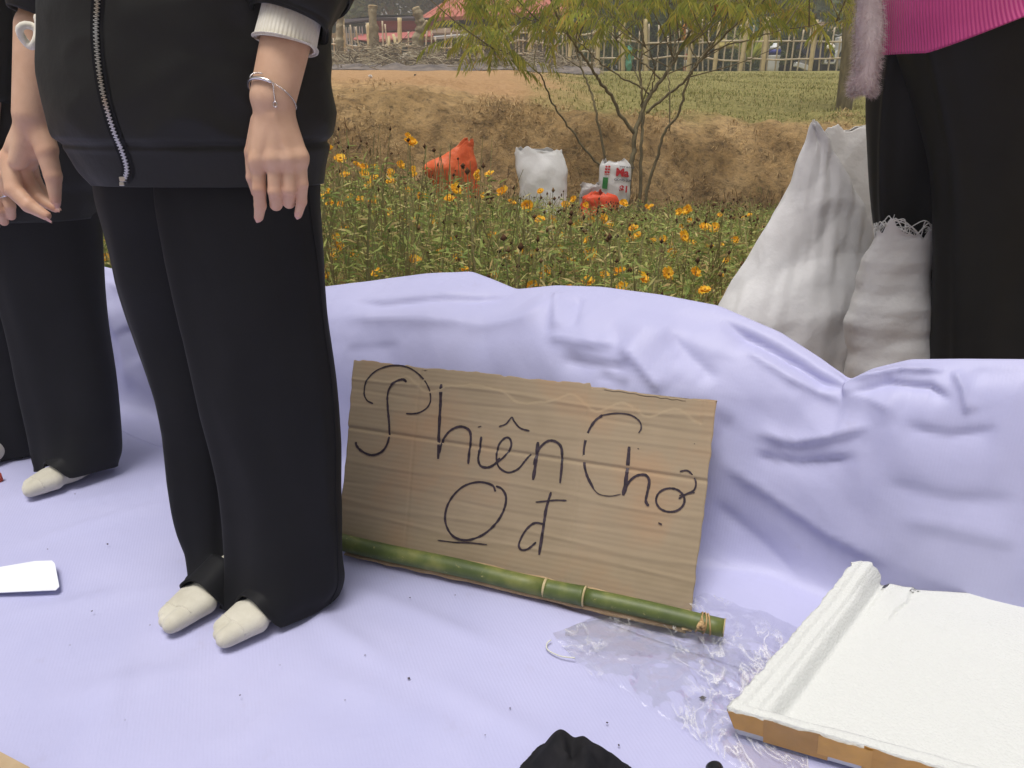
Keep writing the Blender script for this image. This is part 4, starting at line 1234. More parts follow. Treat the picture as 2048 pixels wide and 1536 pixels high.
def over_foot(V, foot):
    """hem cloth rides over the foot instead of cutting through it"""
    toe, heel = foot; d = (toe - heel)[:2]; L_ = np.linalg.norm(d); d = d / L_
    side_ = np.array([-d[1], d[0]])
    t = np.linspace(0, 1, V.shape[0])[:, None]
    a = (V[..., :2] - heel[:2]) @ d / L_; b_ = (V[..., :2] - heel[:2]) @ side_
    w = smooth((t - .60) / .40) * np.clip(1 - (np.abs(b_) / .075) ** 2, 0, 1) * smooth((a - .05) / .25)
    V[..., :2] += (w * np.clip(.65 - a, 0, .6) * L_)[..., None] * d        # the hem is carried forward over the instep
    a = (V[..., :2] - heel[:2]) @ d / L_; b_ = (V[..., :2] - heel[:2]) @ side_
    h = np.interp(a, [.2, .3, .46, .6, .74, .9, 1.0, 1.1], [.088, .074, .060, .051, .044, .034, .018, 0])
    top = .016 + h * np.clip(1 - (np.abs(b_) / .046) ** 3, 0, 1) * smooth((a - .30) / .1)
    V[..., 2] = np.maximum(V[..., 2], np.maximum(top, .0135))
over_foot(Vn, FOOTN); over_foot(Vf, FOOTF)
bodyp, headp, hc1, fw1, lf1, hk1 = body_mesh(hip1, F1, sh1z, (footL1, footR1), (fo1[0], fo2[0]), elb1, legs=(Vn, Vf))
woman1 = thing('person', (-0.42, 1.06, 0.0), 'standing person in open black zip jacket and wide black trousers, knit cuffs, white socks', 'person')
v, f = join_parts([bodyp, headp, hand1, hand2])
bd = meshobj('body', v, f, m_skin, woman1)
def flush(o, v, fingers):      # redder skin over knuckles, finger joints and fingertips
    w = np.zeros(len(v))
    for fi in fingers:
        for k_, (q, r_) in enumerate(fi):
            w = np.maximum(w, (.45 if k_ < len(fi) - 1 else .75) * np.exp(-(np.linalg.norm(v - q, axis=1) / (r_ * 1.25)) ** 2))
    a = o.data.attributes.new('flush', 'FLOAT', 'POINT'); a.data.foreach_set('value', w.astype(np.float32))
flush(bd, v, fing1 + fing2)
for v, f in nails: meshobj('fingernail', v, f, m_nail, woman1)
v, f = hair_mesh(hc1, fw1, lf1, hk1, .26); meshobj('hair', v, f, m_hair, woman1)

tr1 = loft_obj('trousers', Vn, m_trous, woman1)
mb = MB(); sj = 112; cen_ = Vn.mean(1); sp_ = Vn[6:, sj] + (Vn[6:, sj] - cen_[6:]) * .004; mb.tube(sp_, .0009, 5); mb.build('side_seam', m_trous, tr1)
loft_obj('trouser_leg', Vf, m_trous, tr1)
seat1 = ringloft([(0, 200, 640, 60, 1.11, .46, 0), (1, 200, 640, 180, 1.11, .44, 0), (2, 205, 636, 290, 1.11, .40, 0), (3, 225, 620, 385, 1.115, .30, 0), (4, 300, 550, 440, 1.12, .2, 0)], 80, 40)
loft_obj('trouser_seat', seat1, m_trous, tr1)

# ---- socks
def sock(name, toe, heel, parent, h=.0022, w=.034, split=True):
    toe, heel = np.asarray(toe, float), np.asarray(heel, float)
    d = toe - heel; L = np.linalg.norm(d[:2]); d = np.array([d[0], d[1], 0]) / L
    s = np.array([-d[1], d[0], 0]); up = np.array([0, 0, 1.0])
    z0 = .012
    o = np.array([heel[0], heel[1], z0])
    def at(a, b_, c): return o + d * a * L + s * b_ + up * c
    def fn(p):
        f_ = capsule(p, at(.14, 0, .024), at(.45, 0, .024), .025, .024)
        f_ = smin(f_, capsule(p, at(.40, 0, .024), at(.74, 0, .016), .025, .0190), .018)
        f_ = smin(f_, capsule(p, at(.66, .020, .018), at(.90, .013, .0155), .018, .0145), .012)
        f_ = smin(f_, capsule(p, at(.66, -.020, .017), at(.86, -.017, .0135), .017, .0128), .012)
        f_ = smin(f_, capsule(p, at(.80, .014, .0155), at(.945, .012, .0135), .0145, .0125), .006)
        f_ = smin(f_, capsule(p, at(.78, -.002, .0145), at(.925, -.005, .0125), .0125, .0110), .004)
        f_ = smin(f_, capsule(p, at(.76, -.018, .0145), at(.875, -.019, .0120), .0120, .0105), .004)
        f_ = smin(f_, capsule(p, at(.16, 0, .035), at(.10, 0, .065), .024, .022), .02)
        f_ = smin(f_, capsule(p, at(.18, 0, .042), at(.42, 0, .024), .022, .020), .018)
        return np.maximum(f_, (z0 - .0005) - p[..., 2])
    lo = np.minimum(o, at(1, 0, 0)) - .06; hi = np.maximum(o, at(1, 0, 0)) + .06
    lo[2] = z0 - .006; hi[2] = z0 + .15
    v, f = surfnet(fn, lo, hi, h)
    so = meshobj(name, v, f, m_sock, parent)
    # toe seam
    mb = MB(); ang = np.linspace(-1.05, 1.05, 17)
    zs = np.linspace(.06, .002, 120); pts = []
    for a in ang:
        col = np.array([at(.80 + .03 * math.cos(a), .040 * math.sin(a), z_) for z_ in zs], np.float32)
        ins = np.where(fn(col) < 0)[0]
        if len(ins): pts.append(col[ins[0]])
    if len(pts) > 4: mb.tube(catmull(np.array(pts, float), 3), .0011, 6); mb.build('toe_seam', m_sock, so)
    return so
sock('sock', *FOOTN, woman1)
sock('sock', *FOOTF, woman1)

# ---- jacket: body, hem band, sleeves, zip
def fold_jack(t, ph, V):
    n = .007 * fbm(V * [1, 1, .9] + [0, 0, 4], 6, 221, 3) + .006 * crumple_noise(V, 225, 7, 4.0, 12.0, 4.0) + .004 * fbm(V @ np.array([[.7, 0, .7], [0, 1, 0], [-.9, 0, .9]]), 9, 223, 2, ridged=True)
    blouse = .004 * np.exp(-((t - .70) / .09) ** 2)
    pinch = -.006 * np.exp(-((t - .775) / .012) ** 2)
    d = .014 * np.exp(-(((ph + 1.25 + .9 * (t - .5)) / .30)) ** 2) * np.exp(-((t - .55) / .22) ** 2)
    open_edge = crease(ph, -2.75, .006, .12)
    return (n * (1 - .75 * smooth((t - .76) * 20)) + blouse + pinch + d * .5 + open_edge)
J = [(0, 250, 560, -620, 1.06, .42, 0), (1, 190, 610, -560, 1.06, .48, 0), (2, 150, 650, -420, 1.06, .50, 0), (3, 120, 660, -200, 1.065, .52, 0), (4, 108, 662, 0, 1.07, .54, 0), (5, 112, 664, 100, 1.07, .54, 0),
     (6, 128, 662, 200, 1.07, .54, 0), (7, 156, 656, 285, 1.07, .53, 0), (8, 178, 648, 335, 1.07, .52, -.002), (9, 204, 644, 368, 1.07, .52, -.004)]
VJ = ringloft(J, 150, 150, fold_jack, 2.4)
jack1 = loft_obj('jacket', VJ, m_jack, woman1, .005)
shL = np.array([hip1[0], hip1[1], sh1z - .03]) + left1 * .15; shR = np.array([hip1[0], hip1[1], sh1z - .03]) - left1 * .15
loft_obj('sleeve', armtube([shL + [0, 0, .03], shL + (elb1[0] - shL) * .5, elb1[0], H1(600, -30, .062), H1(585, 34, .052), H1(581, 48, .0495)], [.078, .074, .068, .060, .050, .047], 48, 231, .007, 60), m_jack, jack1)
loft_obj('sleeve', armtube([shR + [0, 0, .03], shR + (elb1[1] - shR) * .5, elb1[1], H2(100, -30, .045), H2(84, 40, .035)], [.078, .074, .066, .060, .050, .048], 48, 233, .007, 60), m_jack, jack1)
cf = loft_obj('knit_cuff', armtube([H1(590, 0, .054), H1(581, 40, .0455), H1(574, 72, .0385), H1(571, 86, .0355), H1(570.5, 89, .035)], [.0340, .0345, .0352, .0356, .0352], 96, 235, .0, 30), m_knit, jack1, .003)
a = cf.data.attributes.new('rib', 'FLOAT', 'POINT'); a.data.foreach_set('value', np.tile(np.arange(96) * 2 * math.pi / 96 * 48, len(cf.data.vertices) // 96).astype(np.float32))
# striped bow tied at the far cuff
mb = MB()
for sg, ln in ((-1, .018), (1, .020)):
    q0 = H2(78, 78, -.03)
    th = np.linspace(0, 2 * math.pi, 18)
    lp = [q0 + np.array([(-.012 - .011 * math.cos(a)) if sg < 0 else .004 + .004 * math.cos(a), -.004 * math.sin(a * 2), .004 + .013 * math.sin(a) if sg < 0 else .026 * math.sin(a)]) for a in th]
    mb.tube(lp, .0050, 8, False)
mb.build('cuff_bow', m_knit, jack1)

from mathutils.bvhtree import BVHTree
jtree = BVHTree.FromPolygons([tuple(q) for q in VJ.reshape(-1, 3)], [tuple(int(i) for i in q) for q in quads(VJ.shape[1], VJ.shape[0], True)])
def jfront(px, py, lift=.002):
    """point of the jacket front that the photo shows at px,py"""
    d = ray(px, py); d = d / np.linalg.norm(d)
    h = jtree.ray_cast(Vector((0, 0, CAM_H)), Vector(d))
    return np.array(h[0]) - d * lift if h[0] is not None else P(px, py, 1.0)
zp = catmull([(196, -160), (198, -80), (195, 0), (192, 60), (197, 130), (207, 190), (225, 255), (246, 308), (254, 340), (248, 362)], 16)
Z = np.array([jfront(x, y, .004) for x, y in zp])
Z = np.stack([np.convolve(np.pad(Z[:, k], 2, mode='edge'), np.ones(5) / 5, 'valid') for k in range(3)], 1)
tg = np.gradient(Z, axis=0); tg /= np.linalg.norm(tg, axis=1, keepdims=True)
side = np.cross(tg, [0, -1, .1]); side /= np.linalg.norm(side, axis=1, keepdims=True)
mb = MB(); q = np.stack([Z - side * .0075 + [0, .0012, 0], Z + side * .0075 + [0, .0012, 0]], 1).reshape(-1, 3); mb.add(q, quads(2, len(Z)))
zt = mb.build('zip_tape', m_trous, jack1)
mb = MB()
L = np.concatenate([[0], np.cumsum(np.linalg.norm(np.diff(Z, axis=0), axis=1))])
for s_ in np.arange(0, L[-1], .0021):
    c = np.array([np.interp(s_, L, Z[:, k]) for k in range(3)]); k = min(np.searchsorted(L, s_), len(Z) - 1)
    sd = side[k]; t_ = tg[k]; o_ = np.cross(sd, t_); flip = 1 if int(round(s_ / .0021)) % 2 else -1
    c = c + sd * .0009 * flip
    a, d_, e = sd * .0022, t_ * .0007, o_ * .0009
    mb.add([c - a - d_ - e, c + a - d_ - e, c + a + d_ - e, c - a + d_ - e, c - a - d_ + e, c + a - d_ + e, c + a + d_ + e, c - a + d_ + e],
           [(3, 2, 1, 0), (4, 5, 6, 7), (0, 1, 5, 4), (1, 2, 6, 5), (2, 3, 7, 6), (3, 0, 4, 7)])
mb.build('zip_teeth', m_zip, jack1, False)
mb = MB(); zq = Z[-1]; mb.box(zq + [-.001, -.001, .002], (.0075, .004, .006)); mb.box(zq + [-.003, -.001, -.004], (.007, .003, .005), .0, .8)
bevel(mb.build('zip_stop', m_zip, jack1, False), .0008)

# ---- bracelet: half bangle with a chain round the wrist
wc = H1(545, 192, .012); wd = (fo1[0] - w1[0]); wd /= np.linalg.norm(wd)
e1 = np.cross(wd, [0, 1, 0]); e1 /= np.linalg.norm(e1); e2 = np.cross(wd, e1)
if e1[0] < 0: e1 = -e1
if e2[1] > 0: e2 = -e2
def wr(a, r=.0285, dz=0): return wc + r * (math.cos(a) * e1 + math.sin(a) * e2 * 1.0) + wd * (dz + .007 * math.sin(a) - .004 * math.cos(a))
mb = MB(); mb.tube([wr(a) for a in np.linspace(1.40, 3.35, 26)], [.0011] + [.0019] * 24 + [.0011], 10)
brace = mb.build('bracelet', m_silver, woman1)
mb = MB()
for a in np.linspace(-.25, 1.42, 26): mb.tube([wr(a - .02, .0283), wr(a + .022, .0283)], [.0010, .0006], 6)
for a in np.linspace(1.9, 3.0, 18): mb.tube([wr(a - .02, .0280, .006), wr(a + .022, .0280, .006)], [.0009, .0005], 6)
q = wr(1.36, .0295)
for k in range(9): mb.tube([q + np.array([.0002 * (k % 2), -.0012, -.0022 * k]), q + np.array([0, -.0012, -.0022 * k - .0018])], [.0009, .0006], 6)
th = np.linspace(0, 2 * math.pi, 14); qq_ = q + np.array([0, -.0015, -.023])
mb.tube([qq_ + np.array([.002 * math.cos(a), 0, .003 * math.sin(a)]) for a in th], .0006, 6, False)
mb.build('chain', m_silver, brace)

# ================================================================== second person, behind on the left side
def H3(x, y, dY=0.0): return P(x, y, 1.36 + dY)
w3, fo3 = (H3(-42, 300, 0), .026), (H3(-40, 150, .02), .033)
palm3 = [(H3(-42, 305), H3(-30, 385, -.004), .018, .0115), (H3(-42, 305), H3(-8, 384, -.002), .018, .0115), (H3(-40, 305), H3(10, 380, .002), .018, .0110), (H3(-44, 305), H3(-48, 380, .004), .017, .010)]
fing3 = [[(H3(10, 384), .0098), (H3(20, 412, -.006), .0090), (H3(22, 432, .006), .0080)], [(H3(-8, 386), .0102), (H3(-2, 424, -.006), .0092), (H3(8, 443, .008), .0080)],
         [(H3(-30, 386), .0098), (H3(-22, 430, -.004), .0090), (H3(-10, 452, .008), .0078)], [(H3(-48, 382), .0085), (H3(-46, 422, 0), .0075), (H3(-38, 440, .008), .0065)],
         [(H3(-25, 315, -.006), .013), (H3(6, 352, -.018), .011), (H3(14, 382, -.02), .0095)]]
hand3 = hand_mesh(w3, fo3, palm3, fing3, .0026)
hip2 = np.array([-1.06, 1.50, .80]); F2 = np.array([-.55, -.83]); left2 = np.array([-F2[1], F2[0], 0]); left2 /= np.linalg.norm(left2)
elb2 = (H3(-50, -60, .05), hip2 - left2 * .24 + [0, 0, .28])
wr2b = hip2 - left2 * .25 + np.array([F2[0], F2[1], 0]) * .10 + [0, 0, .04]
near2 = [(0, -60, 205, 330, 1.50, .62, 0), (1, -50, 195, 430, 1.50, .60, 0), (2, -10, 203, 540, 1.495, .58, 0), (3, 22, 215, 650, 1.49, .58, 0), (4, 45, 232, 760, 1.485, .60, 0), (5, 66, 241, 850, 1.48, .62, 0), (6, 78, 244, 905, 1.475, .64, -.004), (7, 84, 240, 934, 1.470, .64, -.014)]
far2 = [(0, -190, 60, 330, 1.57, .62, 0), (1, -180, 60, 430, 1.57, .62, 0), (2, -150, 72, 560, 1.575, .62, 0), (3, -120, 82, 700, 1.58, .62, 0), (4, -95, 92, 820, 1.58, .62, 0), (5, -80, 95, 890, 1.58, .62, -.006), (6, -72, 92, 910, 1.575, .62, -.012)]
def fold2(t, ph, V): return .004 * fbm(V * [1, 1, .3], 7, 241, 3) + .009 * fbm(V * [1, 1, .10], 10, 242, 2) * smooth(t * 3) + crease(ph, -2.5, .010 * (.3 + t), .22) - crease(ph, -1.3, .006 * t, .3) + .008 * smooth((t - .8) * 5) * fbm(V, 13, 243, 2)
Vn2 = ringloft(near2, 110, 110, fold2); over_foot(Vn2, FOOT2N)
Vf2 = ringloft(far2, 110, 110, fold2); over_foot(Vf2, FOOT2F)
bodyp, headp, hc2, fw2, lf2, hk2 = body_mesh(hip2, F2, 1.30, (None, None), (fo3[0], wr2b), elb2, legs=(Vn2, Vf2))
woman2 = thing('person', (-1.03, 1.5, 0.0), 'person in black padded jacket standing behind the front person, one white socked foot showing', 'person')
hb = [(wr2b, wr2b - [0, 0, .07], .017, .013)]
hand3b = hand_mesh((wr2b, .025), (wr2b + [0, 0, .1], .03), [(wr2b, wr2b + np.array([.02 * i, -.01, -.085]), .017, .0105) for i in (-1.4, -.5, .5, 1.3)],
                   [[(wr2b + np.array([.02 * i, -.01, -.085]), .0095), (wr2b + np.array([.021 * i, -.012, -.085 - l * .55]), .0085), (wr2b + np.array([.021 * i, .004, -.085 - l]), .0066)] for i, l in ((-1.4, .055), (-.5, .07), (.5, .075), (1.3, .068))] +
                   [[(wr2b + np.array([.02, -.01, -.02]), .013), (wr2b + np.array([.042, -.014, -.06]), .011), (wr2b + np.array([.046, -.02, -.10]), .008)]], .003)
v, f = join_parts([bodyp, headp, hand3, hand3b]); flush(meshobj('body', v, f, m_skin, woman2), v, fing3)
v, f = hair_mesh(hc2, fw2, lf2, hk2, .30); meshobj('hair', v, f, m_hair, woman2)
mb = MB(); th = np.linspace(0, 2 * math.pi, 20); rc = H3(14, 392, -.003); mb.tube([rc + np.array([.0105 * math.cos(a), .0105 * math.sin(a), .002 * math.cos(a)]) for a in th], .0012, 6, False)
mb.box(rc + [.003, -.011, .002], (.005, .003, .004)); mb.build('ring', m_silver, woman2)
tr2 = loft_obj('trousers', Vn2, m_trous, woman2)
loft_obj('trouser_leg', Vf2, m_trous, tr2)
sock('sock', *FOOT2N, woman2)
sock('sock', *FOOT2F, woman2)
def foldp(t, ph, V): return .006 * fbm(V, 7, 251, 3) + .010 * np.abs(np.sin(t * 14)) ** .6 * (1 - smooth((t - .86) * 20))
VJ2 = ringloft([(0, -150, 120, -420, 1.5, .45, 0), (1, -230, 180, -360, 1.5, .5, 0), (2, -250, 200, -200, 1.5, .55, 0), (3, -240, 205, 0, 1.5, .58, 0), (4, -225, 205, 200, 1.5, .58, 0), (5, -205, 202, 340, 1.5, .56, 0), (6, -185, 196, 434, 1.5, .54, -.003)], 130, 130, foldp, 2.4)
j2 = loft_obj('padded_jacket', VJ2, m_jack, woman2, .006)
shL = np.array([hip2[0], hip2[1], 1.27]) + left2 * .15; shR = np.array([hip2[0], hip2[1], 1.27]) - left2 * .15
loft_obj('sleeve', armtube([shL + [0, 0, .03], (shL + elb2[0]) / 2, elb2[0], H3(-45, 60, .03), H3(-42, 200, .012)], [.09, .085, .078, .07, .055, .045], 48, 253, .009, 60), m_jack, j2)
loft_obj('sleeve', armtube([shR + [0, 0, .03], (shR + elb2[1]) / 2, elb2[1], wr2b + [0, 0, .1], wr2b + [0, 0, .03]], [.09, .085, .078, .07, .055, .045], 48, 255, .009, 60), m_jack, j2)

# ================================================================== third person, behind the upright tarp
m_pink, nt, b = _nt('pink_rib_knit')
b.inputs['Roughness'].default_value = 0.85; b.inputs['Sheen Weight'].default_value = .3; b.inputs['Specular IOR Level'].default_value = .1
b.inputs['Base Color'].default_value = rgb((0.55, 0.065, 0.235))
at = N(nt, 'ShaderNodeAttribute', attribute_name='rib'); sn = N(nt, 'ShaderNodeMath', operation='SINE'); nt.links.new(at.outputs['Fac'], sn.inputs[0]); add_bump(nt, b, sn.outputs[0], .5, .003)
woman3 = thing('person', (0.98, 1.55, -0.02), 'person in pink ribbed top, fluffy cardigan and black trousers standing behind the tarp wall', 'person')
hip3 = np.array([1.02, 1.56, .82]); F3 = np.array([-.5, -.86]); left3 = np.array([-F3[1], F3[0], 0]); left3 /= np.linalg.norm(left3)
elb3 = (hip3 + left3 * .27 + [0, 0, .25], hip3 - left3 * .23 + [0, 0.05, .27])
wr3 = (hip3 + left3 * .27 + np.array([F3[0], F3[1], 0]) * .12 + [0, 0, .05], hip3 - left3 * .20 + np.array([F3[0], F3[1], 0]) * .16 + [0, 0, .25])
near3 = [(0, 1795, 2210, -40, 1.50, .55, 0), (1, 1800, 2225, 60, 1.50, .55, 0), (2, 1838, 2225, 200, 1.50, .55, 0), (3, 1868, 2215, 340, 1.50, .55, 0), (4, 1872, 2205, 480, 1.50, .55, 0), (5, 1868, 2200, 620, 1.50, .56, 0), (6, 1864, 2190, 740, 1.50, .58, 0), (7, 1860, 2160, 900, 1.50, .6, 0), (8, 1858, 2130, 985, 1.50, .6, 0)]
far3 = [(0, 1757, 2050, -40, 1.60, .60, 0), (1, 1752, 2040, 60, 1.60, .60, 0), (2, 1741, 2000, 200, 1.60, .60, 0), (3, 1742, 1960, 320, 1.60, .60, 0), (4, 1750, 1940, 420, 1.60, .60, 0), (5, 1764, 1935, 520, 1.60, .60, 0), (6, 1780, 1930, 640, 1.60, .60, 0), (7, 1790, 1930, 780, 1.60, .6, 0), (8, 1795, 1925, 935, 1.60, .6, 0)]
def fold3(t, ph, V): return .004 * fbm(V * [1, 1, .3], 6, 261, 3) + .009 * fbm(V * [1, 1, .08], 9, 262, 2) + crease(ph, -2.55, .012, .12) - crease(ph, -1.9, .008 * t, .3) + .008 * np.exp(-((t - .55) / .2) ** 2) * np.sin(ph * 4)
Vn3, Vf3 = ringloft(near3, 120, 120, fold3), ringloft(far3, 110, 110, fold3)
bodyp, headp, hc3, fw3, lf3, hk3 = body_mesh(hip3, F3, 1.32, (None, None), wr3, elb3, legs=(Vn3, Vf3))
parts = [bodyp, headp]
for wq, dirn in ((wr3[0], np.array([0, -.2, -1.0])), (wr3[1], np.array([.5, -.6, -.25]))):
    dirn = dirn / np.linalg.norm(dirn); sd = np.cross(dirn, [0, 1, .3]); sd /= np.linalg.norm(sd)
    parts.append(hand_mesh((wq, .025), (wq - dirn * .1, .03), [(wq, wq + dirn * .085 + sd * .02 * i, .017, .0105) for i in (-1.4, -.5, .5, 1.3)],
                 [[(wq + dirn * .085 + sd * .02 * i, .0095), (wq + dirn * (.085 + l * .55) + sd * .021 * i, .0085), (wq + dirn * (.085 + l) + sd * .02 * i + [0, .012, 0], .0066)] for i, l in ((-1.4, .055), (-.5, .07), (.5, .075), (1.3, .068))] +
                 [[(wq + dirn * .02 + sd * .02, .013), (wq + dirn * .06 + sd * .042, .011), (wq + dirn * .10 + sd * .046, .008)]], .003))
v, f = join_parts(parts); meshobj('body', v, f, m_skin, woman3)
v, f = hair_mesh(hc3, fw3, lf3, hk3, .28); meshobj('hair', v, f, m_hair, woman3)
tr3 = loft_obj('trousers', Vn3, m_trous2, woman3)
loft_obj('trouser_leg', Vf3, m_trous2, tr3)
V = ringloft([(0, 1790, 2170, -560, 1.52, .42, 0), (1, 1740, 2240, -480, 1.52, .5, 0), (2, 1752, 2250, -300, 1.51, .6, 0), (3, 1762, 2230, -150, 1.50, .64, 0), (4, 1760, 2232, -50, 1.50, .66, 0.0), (5, 1752, 2236, 40, 1.50, .68, 0), (6, 1748, 2238, 112, 1.50, .70, 0)], 140, 80,
             lambda t, ph, V: .005 * fbm(V, 7, 271, 2))
ph = np.arange(140) * 2 * math.pi / 140
drop = np.linspace(0, 1, 80)[:, None] ** 4
V[..., 2] += drop * 0.43 * np.clip(V[..., 0] - .71, 0, .40)   # hem climbs to the far hip
top3 = loft_obj('ribbed_top', V, m_pink, woman3, .004)
a = top3.data.attributes.new('rib', 'FLOAT', 'POINT'); a.data.foreach_set('value', np.broadcast_to(ph * 210, V.shape[:2]).astype(np.float32).ravel())
# fluffy cardigan: a hanging front panel, back and sleeves, then its pile
m_fur = mat('fluffy_wool', (0.50, 0.40, 0.40), (0.58, 0.50, 0.49), 12, rough=1, sheen=.6, spec=.05)
m_pile = mat('wool_pile', (0.5, 0.4, 0.4), island=[(0, (0.62, 0.56, 0.54)), (.5, (0.50, 0.36, 0.38)), (1, (0.68, 0.62, 0.60))], rough=1, spec=.05, transl=.3)
def panel(levels, th): return ringloft(levels, 40, 60, lambda t, ph, V: .004 * fbm(V, 18, 281, 3), 3.0)
VC = panel([(0, 1722, 1775, -420, 1.44, .5, 0), (1, 1718, 1770, -250, 1.44, .5, 0), (2, 1716, 1768, -80, 1.44, .5, 0), (3, 1713, 1764, 30, 1.44, .5, 0), (4, 1710, 1760, 110, 1.44, .5, 0), (5, 1705, 1751, 170, 1.44, .5, 0), (6, 1712, 1742, 190, 1.44, .4, 0)], 0)
card = loft_obj('cardigan', VC, m_fur, woman3, .003)
Vb = ringloft([(0, 1800, 2170, -590, 1.60, .40, 0), (1, 1725, 2260, -500, 1.62, .5, 0), (2, 1745, 2268, -300, 1.62, .52, 0), (3, 1756, 2270, -100, 1.63, .5, 0), (4, 1762, 2262, 60, 1.64, .46, 0), (5, 1770, 2250, 120, 1.64, .44, 0)], 60, 50)
half = Vb.reshape(50, 60, 3)[:, 0:31]
sheet = meshobj('cardigan_back', half.reshape(-1, 3), quads(31, 50), m_fur, card); sheet.modifiers.new('t', 'SOLIDIFY').thickness = .006
for sh_s, el, wq in ((1, elb3[0], wr3[0]), (-1, elb3[1], wr3[1])):
    shp = np.array([hip3[0], hip3[1], 1.29]) + left3 * .155 * sh_s
    loft_obj('sleeve', armtube([shp + [0, 0, .02], (shp + el) / 2, el, (el + wq) / 2, wq + (el - wq) * .08], [.075, .07, .064, .06, .052], 40, 285, .006, 40), m_fur, card)
idx_ = rng.integers(0, VC.shape[0] * VC.shape[1], 9000)
base_ = VC.reshape(-1, 3)[idx_] + rng.normal(0, .0015, (9000, 3))
cen_ = VC.mean(1)[idx_ // VC.shape[1]]
out_ = base_ - cen_; out_[:, 2] *= .1; out_ /= np.linalg.norm(out_, axis=1, keepdims=True)
dirs = out_ + rng.normal(0, .55, (9000, 3)) + [0, 0, -.35]; dirs /= np.linalg.norm(dirs, axis=1, keepdims=True)
ln = rng.uniform(.006, .015, 9000)[:, None]
sdv = np.cross(dirs, rng.normal(0, 1, (9000, 3))); sdv *= .00035 / np.linalg.norm(sdv, axis=1, keepdims=True)
q = np.stack([base_ - sdv, base_ + sdv, base_ + dirs * ln + [0, 0, -.002]], 1).reshape(-1, 3)
tag(meshobj('wool_pile', q, np.arange(27000).reshape(-1, 3), m_pile, card, False), kind='stuff')
# ================================================================== woven sacks close behind the tarp
def sack_mat(name, c1, c2, tl=.25):
    m = mat(name, c1, c2, 6, rough=0.42, bump=.3, bscale=90, bdist=.004, transl=tl, spec=.35)
    return m
m_sack = sack_mat('white_woven_sack', (0.86, 0.845, 0.85), (0.90, 0.89, 0.89), .22)
m_sack2 = sack_mat('thin_woven_sack', (0.80, 0.78, 0.765), (0.86, 0.845, 0.83), .2)
def crumple(seed, amp, sc=9):
    def fn(t, ph, V):
        return amp * (crumple_noise(V, seed, 12, sc * .45, sc * 3.2, sc * .35) * 1.6 + .5 * fbm(V * [1, 1, .5], sc * .4, seed + 5, 2)) * smooth(t * 8 + .1)
    return fn
GBACK = -.02
def sack(name, levels, m_, seed, amp, label, ratio_pow=2.3, group=None, zmin=GBACK, sc=7):
    V = ringloft(levels, 130, 130, crumple(seed, amp, sc), ratio_pow)
    ph_ = np.arange(130) * 2 * math.pi / 130
    lip = .012 * vnoise(np.stack([np.cos(ph_) * 2, np.sin(ph_) * 2, 0 * ph_], -1), 1.3, seed + 3) + .002 * vnoise(np.stack([np.cos(ph_) * 9, np.sin(ph_) * 9, 0 * ph_], -1), 1, seed + 4)
    V[..., 2] += (1 - smooth(np.linspace(0, 1, 130) * 6))[:, None] * lip[None] * (sc < 8 and 2.2 or 1)
    V[..., 2] = np.maximum(V[..., 2], zmin)
    o = loft_obj(name, V, m_, None, .0015)
    tag(o, label, 'sack', group)
    return o, V
s_a, _ = sack('woven_sack', [(-.6, 1622, 1632, 248, 1.80, .3, 0), (0, 1613, 1648, 258, 1.80, .3, 0), (1, 1606, 1668, 290, 1.80, .35, 0), (2, 1590, 1690, 340, 1.80, .45, 0), (3, 1560, 1722, 410, 1.80, .50, 0), (4, 1524, 1748, 480, 1.79, .50, 0), (5, 1484, 1766, 550, 1.78, .50, 0),
                             (6, 1440, 1782, 625, 1.77, .50, 0), (7, 1410, 1796, 720, 1.77, .50, 0), (8, 1400, 1800, 830, 1.77, .50, 0), (9, 1440, 1780, 885, 1.77, .5, 0)], m_sack, 301, .0105, 'tall white woven sack drawn up to a pointed corner, behind the tarp wall', 2.1, sc=9)
s_b, _ = sack('woven_sack', [(0, 1650, 1830, 262, 1.98, .10, 0), (1, 1650, 1835, 300, 1.98, .2, 0), (2, 1648, 1845, 380, 1.98, .3, 0), (3, 1640, 1855, 480, 1.98, .36, 0), (4, 1630, 1860, 600, 1.98, .4, 0), (5, 1625, 1860, 720, 1.98, .42, 0), (6, 1640, 1850, 830, 1.98, .38, 0)],
              m_sack2, 311, .007, 'greyish thin woven sack with a straight open mouth, half behind the pointed sack', 2.6)
s_c, VCs = sack('woven_sack', [(0, 1752, 1868, 462, 1.545, .42, -.010), (1, 1748, 1868, 480, 1.545, .44, -.006), (2, 1728, 1864, 520, 1.545, .46, 0), (3, 1712, 1860, 580, 1.545, .50, 0), (4, 1700, 1866, 650, 1.545, .52, 0), (5, 1694, 1872, 730, 1.545, .54, 0), (6, 1690, 1876, 830, 1.545, .54, 0), (7, 1700, 1870, 945, 1.545, .5, 0)],
                m_sack2, 327, .006, 'low white woven sack with a frayed rolled mouth, against black trousers', 2.4)
# frayed strands round its mouth and a turned-down flap
mb = MB()
rimv = VCs[0]
for k in range(44):
    i = rng.integers(0, len(rimv)); a = rimv[i]; j = (i + rng.integers(6, 26)) % len(rimv); c = rimv[j]
    mid = (a + c) / 2 + np.array([rng.normal(0, .006), rng.normal(-.004, .006), rng.uniform(.004, .022)])
    mb.tube(catmull([a, mid, c], 5), .0011, 4)
for k in range(50):
    a = rimv[rng.integers(0, len(rimv))]
    mb.tube([a, a + np.array([rng.normal(0, .006), rng.normal(0, .006), rng.uniform(.004, .014)])], [.0009, .0005], 4)
tag(mb.build('frayed_strand', mat('strand', (0.8, 0.79, 0.76), rough=.5), s_c), kind='stuff')
